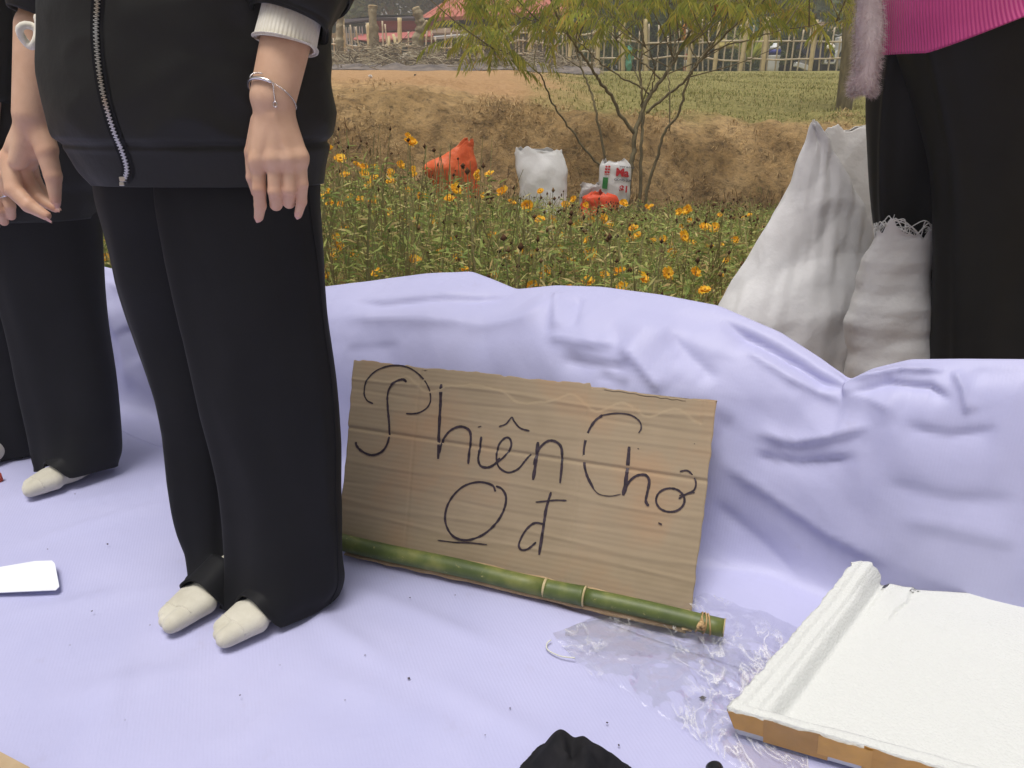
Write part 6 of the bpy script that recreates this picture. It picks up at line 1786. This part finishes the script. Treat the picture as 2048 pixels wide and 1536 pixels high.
# ================================================================== bamboo fence along the upper field
m_bpost = mat('dry_bamboo', (0.50, 0.39, 0.20), (0.66, 0.54, 0.31), 4, rough=.7)
m_brail = mat('grey_bamboo', (0.46, 0.38, 0.27), (0.60, 0.51, 0.37), 4, rough=.8)
FY = 21.5
def gp(px, Y):
    q = P(px, 140, Y); q[2] = float(ground_z(q[0], Y)); return q
def pole_mesh(name, h, r, m_, nodes=3):
    z = np.linspace(0, h, nodes * 3 + 1); rr = np.array([r * (1.12 if k % 3 == 0 else 1.0) for k in range(len(z))])
    v, f = tube(np.stack([0 * z, 0 * z, z], 1), rr, 7)
    return mesh_data(name, v, f, m_)
PICK = [pole_mesh('picket', h, .021, m_brail) for h in (1.0, 1.12, 1.22, .92)]
POST = pole_mesh('post', 1.3, .055, m_bpost, 4)
def fence(label, px0, px1, step, seed, hfac=1.0, postpx=(), rails=(.38, .78), lean=.03):
    r = np.random.default_rng(seed)
    fe = thing('bamboo_fence', tuple(gp((px0 + px1) / 2, FY)), label, 'fence', None)
    x = px0
    while x < px1:
        q = gp(x, FY + r.normal(0, .02)); obj('picket', PICK[int(r.integers(0, 4))], fe, loc=tuple(q - [0, 0, .05]), rot=(r.normal(0, lean), r.normal(0, lean), 0), scale=(1, 1, hfac * r.uniform(.85, 1.1)))
        x += step * r.uniform(.7, 1.3)
    for x in postpx:
        q = gp(x, FY - .07); obj('post', POST, fe, loc=tuple(q - [0, 0, .05]), rot=(r.normal(0, .02), r.normal(0, .03), 0), scale=(1, 1, hfac * r.uniform(.9, 1.05)))
    for hz in rails:
        xs = np.linspace(px0, px1, 6)
        for a, c in zip(xs[:-1], xs[1:]):
            p0, p1 = gp(a - 4, FY - .04), gp(c + 4, FY - .04)
            dz = r.normal(0, .04)
            v, f = tube([p0 + [0, 0, hz * hfac + dz], (p0 + p1) / 2 + [0, 0, hz * hfac + r.normal(0, .03)], p1 + [0, 0, hz * hfac - dz]], .024, 6)
            meshobj('rail', v, f, m_brail, fe)
    return fe
fence('open bamboo fence with thick yellow posts on the grassy right slope', 1190, 1700, 15, 401, 1.0, (1194, 1246, 1292, 1375, 1428, 1480, 1525, 1620, 1690), (.33, .74))
fence('denser grey bamboo fence behind the drooping leaves', 1000, 1186, 10, 402, 1.0, (1010, 1058, 1138), (.22, .45, .70, .92))
fence('thin bamboo fence behind the cut stumps and brush pile', 660, 996, 13, 403, 1.0, (690, 740, 800), (.35, .62), .06)
fence('far bamboo fence continuing past the slender tree', 1704, 2300, 16, 404, 1.0, (1760, 1850, 1950, 2060), (.33, .74))

# ---- pollarded stumps on the left of the upper field
m_stump = mat('pale_bark', (0.24, 0.195, 0.12), (0.38, 0.32, 0.21), 5, rough=.9, bump=.6, bscale=12, bdist=.04)
m_cutw = mat('cut_wood', (0.55, 0.42, 0.24), rough=.8)
def stump(label, pts, r0, r1, Y, fork=None):
    o_ = thing('pollard_stump', tuple(gp(pts[0][0], Y)), label, 'tree stump')
    w = [P(x, y, Y) for x, y in pts]; w[0] = gp(pts[0][0], Y) - [0, 0, .1]
    c = catmull(w, 10); mb = MB(); rr = np.linspace(r0, r1, len(c)) * (1 + .07 * rng.normal(0, 1, len(c))); rr[-1] *= 1.05
    tv, tf = tube(c, rr, 20); tc_ = np.vstack([np.repeat(c, 20, 0)]); tv = tv + (tv - tc_) * (.22 * fbm(tv, 7, 421, 3))[:, None]; mb.add(tv, tf)
    if fork is not None:
        fk = [P(x, y, Y - .05) for x, y in fork]; mb.tube(catmull(fk, 5), np.linspace(r1 * .8, r1 * .62, 5 * (len(fk) - 1) + 1), 10)
    mb.build('trunk', m_stump, o_)
    tp = c[-1]; d = c[-1] - c[-2]; d /= np.linalg.norm(d); mb = MB(); mb.tube([tp - d * .01, tp + d * .015], [rr[-1] * .93, rr[-1] * .85], 14); mb.build('cut_top', m_cutw, o_)
    if fork is not None:
        tp = fk[-1]; d = np.array(fk[-1]) - fk[-2]; d /= np.linalg.norm(d); mb = MB(); mb.tube([tp - d * .01, tp + d * .02], [r1 * .56, r1 * .5], 10); mb.build('cut_top', m_cutw, o_)
stump('short pale pollarded stump next to the black jacket', [(679, 150), (680, 110), (679, 70), (680, 28)], .085, .075, 17.5)
stump('straight tall pollarded stump in front of the teal wall', [(750, 150), (748, 110), (747, 60), (745, 12)], .115, .085, 17.8)
stump('thick leaning pollarded stump with a sawn-off side branch', [(836, 148), (834, 110), (838, 75), (842, 50), (832, 16)], .155, .085, 17.6, [(840, 62), (848, 52), (855, 44)])
# ---- brush pile
m_twig = mat('dry_twig', (.2, .15, .09), island=[(0, (0.10, 0.075, 0.05)), (.4, (0.22, 0.17, 0.11)), (.75, (0.36, 0.30, 0.20)), (1, (0.46, 0.40, 0.28))], rough=.9)
mb = MB()
for k in range(1900):
    px = rng.uniform(640, 1190); Y = rng.normal(17.0, .7); q = gp(px, Y)
    hmax = .42 * math.exp(-((px - 850) / 110) ** 2) + .30 * math.exp(-((px - 720) / 90) ** 2) + .36 * math.exp(-((px - 1080) / 90) ** 2) + .08
    q[2] += rng.uniform(0, hmax) * max(.1, 1 - abs(Y - 17) / 1.6)
    az = rng.normal(0, .9); L = rng.uniform(.12, .7)
    d = np.array([math.cos(az), math.sin(az) * .6, rng.normal(-.05, .35)]) * L / 2
    mb.tube([q - d, q + rng.normal(0, .03, 3), q + d], [.010, .008, .004], 4)
tag(mb.build('brush_pile', m_twig, None, False), 'long pile of dry cut branches and ash in front of the fence', 'brush pile', kind='stuff')
# low dark ash strip under the pile
mb = MB(); n_ = 60
rows = []
for t in np.linspace(-1, 1, 9):
    for u in np.linspace(0, 1, n_):
        q = gp(600 + 600 * u, 16.0 + t * 1.0 + .2 * math.sin(u * 11)); rows.append(q + [0, 0, .012 + .16 * (1 - t * t) * (.6 + .4 * float(vnoise(np.array([u * 25, t * 2, 0]), 1, 411)))])
o = meshobj('ash_heap', np.array(rows), quads(n_, 9), mat('ash', (0.10, 0.085, 0.08), (0.24, 0.20, 0.17), 3, rough=1, bump=.8, bscale=9, bdist=.08)); tag(o, 'low grey ridge of ash and burnt litter along the field edge', 'ash heap')
# pale bundle on the pile
o = blob('white_bundle', P(815, 118, 16.9), (.17, .14, .10), mat('pale_cloth', (.62, .58, .48), rough=.9), 19, .5); tag(o, 'pale white bundle lying on top of the brush pile', 'bundle')
o = blob('litter_scrap', gp(740, 9.6) + [0, 0, .02], (.022, .02, .022), mat('white_plastic', (.75, .75, .76), rough=.5), 23, .4, .005); tag(o, 'tiny white plastic scrap on the orange dirt', 'litter')
mb = MB(); q = gp(829, 9.2); mb.tube([q - [0, 0, .03], q + [0.004, 0, .085]], [.014, .012], 7); tag(mb.build('wooden_peg', mat('dark_wood', (.05, .035, .025), rough=.9)), 'short dark wooden peg standing in the orange dirt', 'peg')
# two leaning stakes by the pile
for a, c, lab in (((728, 118), (722, 72), 'bamboo stake standing upright beside the thick leaning stump'), ((800, 120), (786, 68), 'bamboo stake leaning over beside the thick leaning stump')):
    mb = MB(); mb.tube([P(a[0] + (50 if a[0] < 750 else 0), a[1], 17.2), P(c[0] + (56 if a[0] < 750 else 0), c[1], 17.2)], [.035, .03], 8); tag(mb.build('bamboo_stake', m_bpost), lab, 'stake')

# ================================================================== buildings behind the fence
BY = 29.0
m_roof = mat('red_roof', (0.40, 0.105, 0.070), (0.48, 0.15, 0.105), 1.5, rough=.6)
m_roof2 = mat('faded_red_sheet', (0.42, 0.11, 0.10), (0.50, 0.16, 0.14), 1.2, rough=.5)
m_maroon = mat('maroon_wall', (0.30, 0.075, 0.08), (0.36, 0.10, 0.10), 1.0, rough=.7)
m_dark = mat('dark_timber', (0.03, 0.022, 0.028), (0.05, 0.035, 0.04), 2, rough=.8)
m_teal = mat('teal_wall', (0.07, 0.125, 0.115), (0.10, 0.16, 0.145), 1.0, rough=.8)
m_cream = mat('cream_fascia', (0.50, 0.42, 0.28), rough=.8)
m_olive = mat('olive_wall', (0.14, 0.13, 0.075), (0.19, 0.175, 0.11), 1, rough=.8)
m_greyp = mat('grey_sheet', (0.30, 0.30, 0.30), (0.42, 0.41, 0.40), 2, rough=.5)
m_brownr = mat('brown_sheet', (0.20, 0.13, 0.085), (0.26, 0.18, 0.12), 1.5, rough=.7)
def quad_px(pts, Y): return [P(x, y, Y if np.isscalar(Y) else Y[i]) for i, (x, y) in enumerate(pts)]
house = thing('house', tuple(gp(960, BY)), 'house with a sloping red roof and dark timber wall behind the tree', 'house')
# roof: front slope rises away from the eave to a ridge
e0, e1 = P(838, 36, BY), P(1190, 20, BY); r0_, r1_ = P(905, -8, BY + 3.2), P(1130, -20, BY + 3.2); b0, b1 = e0 + [0, 6.4, 0], e1 + [0, 6.4, 0]
mb = MB(); mb.slab([e0, e1, r1_, r0_], (0, .02, -.12)); roof = mb.build('roof', m_roof, house, False)
mb = MB(); mb.slab([b1, b0, r0_, r1_], (0, -.02, -.12)); mb.build('roof_slope', m_roof, roof, False)
mb = MB(); mb.slab([b0, e0 + [0, .01, 0], r0_ + [.01, 0, 0]], (.1, 0, -.12)); mb.slab([e1 + [0, .01, 0], b1, r1_], (-.1, 0, -.12)); mb.build('roof_hip', m_roof, roof, False)
for k in range(22):    # standing seams of the roof sheet
    t = (k + .5) / 22; a = e0 + (e1 - e0) * t; c = r0_ + (r1_ - r0_) * t
    mb = MB(); mb.tube([a + [0, 0, .008], c + [0, 0, .008]], .012, 4); mb.build('roof_seam', m_roof, roof, False)
gz0 = gp(960, BY)[2]
def wall_px(name, x0, x1, ytop, Y, m_, parent, th=.15, zb=None, ybot=None):
    a, c = P(x0, ytop, Y), P(x1, ytop, Y)
    zt = min(a[2], c[2]); z0 = zb if zb is not None else (gz0 - .1 if ybot is None else P(x0, ybot, Y)[2])
    mb = MB(); mb.box(((a[0] + c[0]) / 2, Y + th / 2, (zt + z0) / 2), (abs(c[0] - a[0]), th, zt - z0))
    return mb.build(name, m_, parent, False)
wall_px('wall', 848, 1180, 34, BY + .5, m_dark, house)
wall_px('wall', 846, 849, 34, BY + .5, m_dark, house, 5.4)
# lean-to in front of the house
mb = MB(); mb.slab([P(862, 66, BY - 1.6), P(1180, 56, BY - 1.6), P(1180, 46, BY + .4), P(866, 55, BY + .4)], (0, 0, -.06)); mb.build('lean_to_roof', m_brownr, house, False)
mb = MB(); mb.slab([P(756, 83, BY - 1.7), P(1010, 63, BY - 1.7), P(1010, 61, BY - 1.6), P(756, 80.5, BY - 1.6)], (0, 0, -.07)); mb.build('fascia', m_greyp, house, False)
wall_px('back_wall', 860, 1180, 70, BY - .2, m_olive, house)
for x in (768, 920, 1060): mb = MB(); q = gp(x, BY - 1.5); mb.tube([q - [0, 0, .1], [q[0], q[1], P(x, 72, BY - 1.5)[2]]], .04, 6); mb.build('post', m_greyp, house)
for x in (900, 950, 1000):
    mb = MB(); q = P(x, 98, BY - .22); mb.box(q, (.7, .06, .6)); mb.build('window', m_dark, house, False)
shed = thing('shed', tuple(gp(760, BY - .5)), 'long low shed with maroon and teal walls and a dark thin roof', 'shed')
wall_px('maroon_wall', 752, 866, 40, BY - .5, m_maroon, shed, .12, None, 84)
wall_px('teal_wall', 600, 751.5, 48, BY - .5, m_teal, shed, .12, None, 68)
wall_px('cream_band', 600, 745, 66, BY - .53, m_cream, shed, .1, None, 76)
mb = MB(); mb.slab([P(600, 49, BY - .75), P(690, 45, BY - .75), P(760, 36, BY - .75), P(868, 37, BY - .75), P(868, 31, BY + 2.5), P(760, 30, BY + 2.5), P(690, 38, BY + 2.5), P(600, 42, BY + 2.5)], (0, 0, -.08)); mb.build('roof', m_dark, shed, False)
mb = MB(); mb.slab([P(706, 77, BY - 2.0), P(745, 85, BY - 2.0), P(866, 70, BY - 2.0), P(866, 60, BY - .6), P(752, 62, BY - .6), P(722, 68, BY - .6)], (0, 0, -.05)); mb.build('awning', m_roof2, shed, False)
wall_px('back_wall', 600, 866, 82, BY + .3, m_teal, shed)
for k in range(9):
    x = 688 + k * 5.2; mb = MB(); q = gp(x, BY - 1.0); mb.box((q[0], q[1], q[2] + .75), (.035, .035, 1.5)); mb.build('grille_bar', m_greyp, shed, False)
for yy in (92, 103): mb = MB(); a, c = P(686, yy, BY - 1.03), P(734, yy, BY - 1.03); mb.tube([a, c], .03, 5); mb.build('grille_rail', m_greyp, shed)
# right-hand hut behind the fence
hut = thing('hut', tuple(gp(1610, 27)), 'low dark brown open hut behind the fence on the right slope', 'hut')
wall_px('wall', 1540, 1900, 60, 27.6, m_dark, hut)
mb = MB(); mb.slab([P(1530, 62, 26.4), P(1910, 62, 26.4), P(1910, 44, 29.5), P(1530, 44, 29.5)], (0, 0, -.1)); mb.build('roof', m_brownr, hut, False)
for x in (1545, 1640, 1760, 1890): mb = MB(); q = gp(x, 26.6); mb.tube([q, [q[0], q[1], P(x, 63, 26.6)[2]]], .05, 6); mb.build('post', m_dark, hut)
mb = MB(); mb.slab([P(1484, 62, 26.5), P(1516, 62, 26.5), P(1516, 24, 26.5), P(1484, 24, 26.5)], (0, .3, 0)); o = mb.build('water_tank_cover', mat('green_sheet', (.10, .20, .13), (.14, .26, .17), 1.5, rough=.6), None, False); tag(o, 'pale green metal sheet standing behind the palm-like leaves', 'sheet')
mb = MB(); q = gp(1500, 26.6); mb.box((q[0], q[1] + .1, (q[2] + P(1500, 60, 26.6)[2]) / 2), (.3, .1, P(1500, 60, 26.6)[2] - q[2])); mb.build('stand', m_dark, o, False)
# yellow parasol
par = thing('parasol', tuple(gp(1447, 24)), 'faded yellow parasol behind the bamboo fence', 'parasol')
c = P(1447, 84, 24); mb = MB(); ang = np.arange(10) * 2 * math.pi / 10
mb.tube([c + [0, 0, -.17], c + [0, 0, -.10], c + [0, 0, 0], c + [0, 0, .09]], [.46, .42, .24, .03], 10); mb.build('canopy', mat('yellow_cloth', (.42, .33, .09), (.34, .28, .09), 3, rough=.8), par)
mb = MB(); q = gp(1447, 24); mb.tube([q, c], .02, 6); mb.build('pole', m_greyp, par)
# barrel with blue band
bar = thing('barrel', tuple(gp(1545, 22.3)), 'white barrel with a broad blue band behind the fence', 'barrel')
q = gp(1545, 22.3); m_wh = mat('white_paint', (.62, .63, .64), rough=.5)
prof_ = [(0, .14), (.02, .16), (.10, .15), (.16, .165), (.22, .15), (.28, .165), (.34, .15), (.40, .165), (.44, .165)]
mb = MB(); mb.tube([q + [0, 0, z] for z, _ in prof_], [r for _, r in prof_], 16); mb.build('drum', m_wh, bar)
mb = MB(); mb.tube([q + [0, 0, .445], q + [0, 0, .58]], [.168, .168], 16); mb.build('blue_band', mat('blue_paint', (.02, .03, .22), rough=.5), bar)
mb = MB(); mb.tube([q + [0, 0, .585], q + [0, 0, .66], q + [0, 0, .69], q + [0, 0, .74]], [.16, .13, .07, .06], 16); mb.build('neck', m_wh, bar)
# red and white post with a flag
fp = thing('flag_post', tuple(gp(1369, 22.6)), 'red and white striped post with an orange flag behind the fence', 'flag')
q = gp(1369, 22.6); m_rd = mat('red_paint', (.45, .05, .03), rough=.6); zt = P(1371, 45, 22.6)[2]
for k in range(6):
    mb = MB(); mb.tube([q + [0, 0, .16 * k + .002], q + [0, 0, .16 * k + .158]], .035, 8); mb.build('stripe', m_rd if k % 2 == 0 else m_wh, fp)
mb = MB(); mb.tube([q + [0, 0, .96], [q[0] + .03, q[1], zt]], .015, 6); mb.build('pole', m_greyp, fp)
fl = []
for a in np.linspace(0, 1, 8):
    for c in np.linspace(0, 1, 8): fl.append(P(1373 - 10 * a * (1 - .2 * c) + 1.5 * math.sin(c * 7), 42 + c * 34 + a * 14, 22.58 + .05 * math.sin(a * 5 + c * 3)))
o = meshobj('flag', np.array(fl), quads(8, 8), mat('orange_cloth', (.62, .22, .02), rough=.7, transl=.3), fp); o.modifiers.new('t', 'SOLIDIFY').thickness = .006
# green sack by the fence
o = blob('green_sack', gp(1257, 21.2) + [0, 0, .26], (.09, .08, .30), mat('green_net', (.08, .28, .18), rough=.6), 29, .4); tag(o, 'small green net sack leaning on the bamboo fence', 'sack')

# ---- scooter parked behind the fence
sco = thing('scooter', tuple(gp(1640, 22.8)), 'dark blue and white motor scooter parked behind the fence', 'scooter')
SY = 22.8
def sp(x, y, dy=0): return P(x, y, SY + dy)
g0 = gp(1640, SY)[2]
def wheel(px):
    q = gp(px, SY); R_ = .24; th = np.linspace(0, 2 * math.pi, 22)
    mb = MB(); mb.tube([q + [R_ * math.cos(a), 0, R_ + .02 + R_ * math.sin(a)] for a in th], .05, 8, False); w = mb.build('wheel', mat('tyre', (.02, .02, .02), rough=.8), sco)
    mb = MB(); mb.tube([q + [0, -.03, R_ + .02], q + [0, .03, R_ + .02]], .15, 14); mb.build('rim', m_greyp, w)
wheel(1608); wheel(1678)
m_blue = mat('dark_blue_plastic', (.025, .03, .07), rough=.3); q = gp(1640, SY)
def side(pts, th, m_, name):     # pts metres from the middle of the scooter (x, z)
    mb = MB(); mb.slab([q + [x, -th / 2, z] for x, z in pts], (0, th, 0)); return bevel(mb.build(name, m_, sco, False), .02, 2)
side([(-.72, .62), (-.70, .74), (-.30, .76), (.05, .66), (.05, .34), (-.25, .30), (-.50, .45)], .26, m_blue, 'body')
side([(-.74, .18), (-.72, .30), (-.40, .22), (-.28, .12), (-.36, .06)], .22, m_wh, 'rear_guard')
side([(-.66, .75), (-.62, .83), (-.20, .82), (0, .72), (-.05, .68)], .24, m_dark, 'seat')
side([(.05, .36), (.05, .24), (.34, .24), (.48, .62), (.42, .92), (.34, .92), (.36, .60), (.26, .36)], .24, m_wh, 'leg_shield')
side([(.42, .45), (.62, .55), (.80, .48), (.82, .42), (.60, .46)], .16, m_blue, 'front_guard')
mb = MB(); mb.tube([q + [.40, -.30, 1.0], q + [.38, 0, .96], q + [.40, .30, 1.0]], .02, 6); mb.build('handlebar', m_greyp, sco)
mb = MB(); mb.tube([q + [.60, 0, .28], q + [.40, 0, .95]], .03, 8); mb.build('fork', m_greyp, sco)
mb = MB(); mb.tube([q + [.46, 0, .80], q + [.52, 0, .80]], [.09, .07], 12); mb.build('headlight', mat('lamp_glass', (.6, .62, .65), rough=.1), sco)
# rider-less helmet hung on a stake
hs = thing('helmet_post', tuple(gp(1655, 22.0)), 'white helmet perched on a dark stake by the scooter', 'helmet')
q = gp(1655, 22.0); zt = P(1655, 96, 22.0)[2]
mb = MB(); mb.tube([q, [q[0], q[1], zt]], .02, 6); mb.build('stake', m_dark, hs)
hc_ = np.array([q[0], q[1], zt - .02]); mb = MB(); mb.tube([hc_ + [0, 0, z] for z in (0, .03, .08, .12, .14)], [.125, .125, .105, .06, .01], 16); mb.build('shell', mat('helmet_white', (.75, .73, .62), rough=.3), hs)
mb = MB(); mb.box(hc_ + [.02, -.05, -.18], (.16, .1, .28)); mb.build('cloth', m_blue, hs, False)

# ================================================================== trees behind the buildings
def leaf_cloud(n, blobs, size, r):
    bl = np.array(blobs); w = bl[:, 3] ** 2; w /= w.sum()
    k = r.choice(len(bl), n, p=w)
    d = r.normal(0, 1, (n, 3)); d /= np.linalg.norm(d, axis=1, keepdims=True)
    rad = r.uniform(.35, 1.05, n) ** .5
    pos = bl[k, :3] + d * (bl[k, 3] * rad)[:, None]
    a = r.normal(0, 1, (n, 3)); a /= np.linalg.norm(a, axis=1, keepdims=True)
    b_ = np.cross(a, r.normal(0, 1, (n, 3))); b_ /= np.linalg.norm(b_, axis=1, keepdims=True)
    s = r.uniform(.6, 1.3, n)[:, None] * size
    v = np.stack([pos - a * s, pos + b_ * s * .5, pos + a * s, pos - b_ * s * .5], 1).reshape(-1, 3)
    return v, np.arange(4 * n).reshape(-1, 4)
m_far = [mat('far_leaf', (.07, .1, .03), island=[(0, (0.05, 0.075, 0.025)), (.5, (0.10, 0.135, 0.042)), (1, (0.16, 0.19, 0.065))], rough=.7, transl=.3),
         mat('far_leaf_pale', (.1, .12, .05), island=[(0, (0.07, 0.10, 0.035)), (.5, (0.13, 0.165, 0.06)), (1, (0.21, 0.23, 0.09))], rough=.7, transl=.3)]
TREES = []
for k in range(4):
    r = np.random.default_rng(500 + k)
    bl = [(0, 0, 4.6, 1.9)] + [(r.normal(0, 1.5), r.normal(0, 1.3), r.uniform(2.2, 6.4), r.uniform(.7, 1.5)) for _ in range(11)]
    v, f = leaf_cloud(7000, bl, .17, r)
    cr_ = mesh_data('crown', v, f, m_far[k % 2], False)
    mb = MB(); mb.tube(catmull([(0, 0, -.3), (.1, 0, 1.5), (-.1, .1, 3.2), (0, 0, 5)], 4), np.linspace(.2, .07, 13), 8)
    for _ in range(6):
        a = np.array([0, 0, r.uniform(1.8, 4)]); e = np.array([r.normal(0, 1.3), r.normal(0, 1.2), a[2] + r.uniform(.6, 2)]); mb.tube(catmull([a, (a + e) / 2 + [0, 0, .2], e], 4), np.linspace(.08, .03, 9), 6)
    TREES.append((cr_, mesh_data('trunk', np.vstack(mb.v), mb.f, m_bark)))
def tree(kind, px, Y, s, label, group, rz):
    q = gp(px, Y); t = thing('leafy_tree', tuple(q), label, 'tree', group)
    obj('crown', TREES[kind][0], t, loc=tuple(q), rot=(0, 0, rz), scale=(s * 1.15, s, s)); obj('trunk', TREES[kind][1], t, loc=tuple(q), rot=(0, 0, rz), scale=(s, s, s))
GT = 'dark green trees closing the view behind the roofs'
for i, (k, px, Y, s) in enumerate(((0, 560, 44, 1.2), (1, 700, 52, 1.0), (2, 790, 46, 1.15), (3, 880, 55, 1.5), (0, 980, 46, 1.2), (1, 1070, 50, 1.5), (2, 1160, 43, 1.2), (3, 1245, 40, 1.1), (0, 1330, 38, 1.0), (1, 1420, 40, 1.15), (2, 1500, 44, 1.3), (3, 1590, 39, 1.1), (0, 1680, 42, 1.2), (1, 1780, 40, 1.2), (2, 1900, 44, 1.4), (3, 2050, 42, 1.3), (0, 420, 48, 1.3), (1, 250, 46, 1.3), (2, 80, 45, 1.2), (3, -120, 47, 1.3))):
    tree(k, px, Y, s, ('tall ' if s > 1.25 else '') + 'hazy green far tree, ' + next(t_ for x_, t_ in ((660, 'behind the front person'), (760, 'above the teal shed wall'), (860, 'above the maroon shed wall'), (1000, 'behind the red roof'), (1200, 'behind the drooping crown of the young tree'), (1400, 'above the open bamboo fence'), (1560, 'behind the green sheet and palm clump'), (1720, 'behind the brown hut'), (9999, 'behind the person in pink')) if px < x_), GT, i * 1.3)
GB = 'low shrubs behind the bamboo fence'
def shrub(k, px, Y, s, label, grp):
    q = gp(px, Y); t = thing('shrub', tuple(q), label, 'shrub', grp)
    obj('crown', TREES[k][0], t, loc=tuple(q - np.array([0, 0, 1.9 * s])), rot=(0, 0, px * .7), scale=(s, s, s))
for i, (k, px, Y, s) in enumerate(((0, 1210, 25, .42), (1, 1275, 26, .46), (2, 1330, 25, .42), (3, 1395, 26, .44), (0, 1450, 27, .46), (1, 1530, 28.5, .4), (2, 1240, 31, .6), (3, 1340, 32, .6), (0, 1440, 33, .6), (1, 1160, 32, .55), (2, 1580, 25, .28), (3, 1730, 25, .4), (0, 1800, 25, .42), (1, 1880, 26, .5))):
    shrub(k, px, Y, s, ('low' if s < .45 else 'bushy') + ' green shrub behind the bamboo fence, ' + next(t_ for x_, t_ in ((1230, 'left of the green sack'), (1300, 'right of the green sack'), (1385, 'by the orange flag'), (1470, 'around the yellow parasol'), (1560, 'by the blue-banded barrel'), (1720, 'beside the scooter'), (9999, 'behind the person in pink')) if px < x_), GB)
# long-leaved clump between the parasol and the barrel
cl = thing('palm_clump', tuple(gp(1500, 23.4)), 'arching yellow-green palm clump rising over the bamboo fence', 'palm')
vs, fs, n_ = [], [], 0
q = gp(1500, 23.4)
for k in range(70):
    az = rng.uniform(0, 2 * math.pi); L = rng.uniform(.7, 1.5); d = np.array([math.cos(az), math.sin(az), 0]); s = np.array([-math.sin(az), math.cos(az), 0]) * rng.uniform(.02, .04); el = rng.uniform(.9, 1.9)
    for j in range(7):
        t = j / 6; c = q + d * L * t * .75 + np.array([0, 0, .2 + el * L * t * (1 - .55 * t)]); w_ = s * (1 - t) ** .5
        vs += [c - w_, c + w_]
        if j: fs.append((n_ + 2 * j - 2, n_ + 2 * j - 1, n_ + 2 * j + 1, n_ + 2 * j))
    n_ += 14
meshobj('leaf', np.array(vs), fs, m_tleaf, cl, False)['kind'] = 'stuff'
# red tassels hung in the young tree
for x, y, lab in ((1138, 25, 'small dark red tassel hanging in the tree above the bag'), (1432, 15, 'small bright red tassel hanging in the tree on a bare branch')):
    c = P(x, y, 5.6); o = blob('red_tassel', c, (.013, .013, .02), m_rd, 33, .3); tag(o, lab, 'tassel')

# ================================================================== hazy air
m_haze = bpy.data.materials.new('haze_air'); m_haze.use_nodes = True
hn = m_haze.node_tree; hn.nodes.clear()
ho = hn.nodes.new('ShaderNodeOutputMaterial'); hv = hn.nodes.new('ShaderNodeVolumePrincipled')
hv.inputs['Color'].default_value = (0.93, 0.95, 0.97, 1); hv.inputs['Density'].default_value = 0.0052; hv.inputs['Anisotropy'].default_value = 0.2
hn.links.new(hv.outputs[0], ho.inputs['Volume'])
mb = MB(); mb.box((0, 55, 7.0), (224, 194, 18.0))
hz = mb.build('haze', m_haze, None, False); tag(hz, 'thin pale morning haze hanging over the whole place', 'haze', kind='stuff')
SC.cycles.volume_bounces = 1

# tell look-alikes apart by their order along the row
ORD = ['first', 'second', 'third', 'fourth', 'fifth', 'sixth', 'seventh', 'eighth', 'ninth', 'tenth', 'eleventh', 'twelfth', 'thirteenth', 'fourteenth', 'fifteenth']
byl = {}
for o in SC.objects:
    if 'group' in o and 'label' in o: byl.setdefault(o['label'], []).append(o)
for lab, os_ in byl.items():
    if 1 < len(os_) <= len(ORD):
        os_.sort(key=lambda o: o.location.x / max(.1, o.location.y))
        for k, o in enumerate(os_): o['label'] = lab + ', ' + ORD[k] + ' from left'
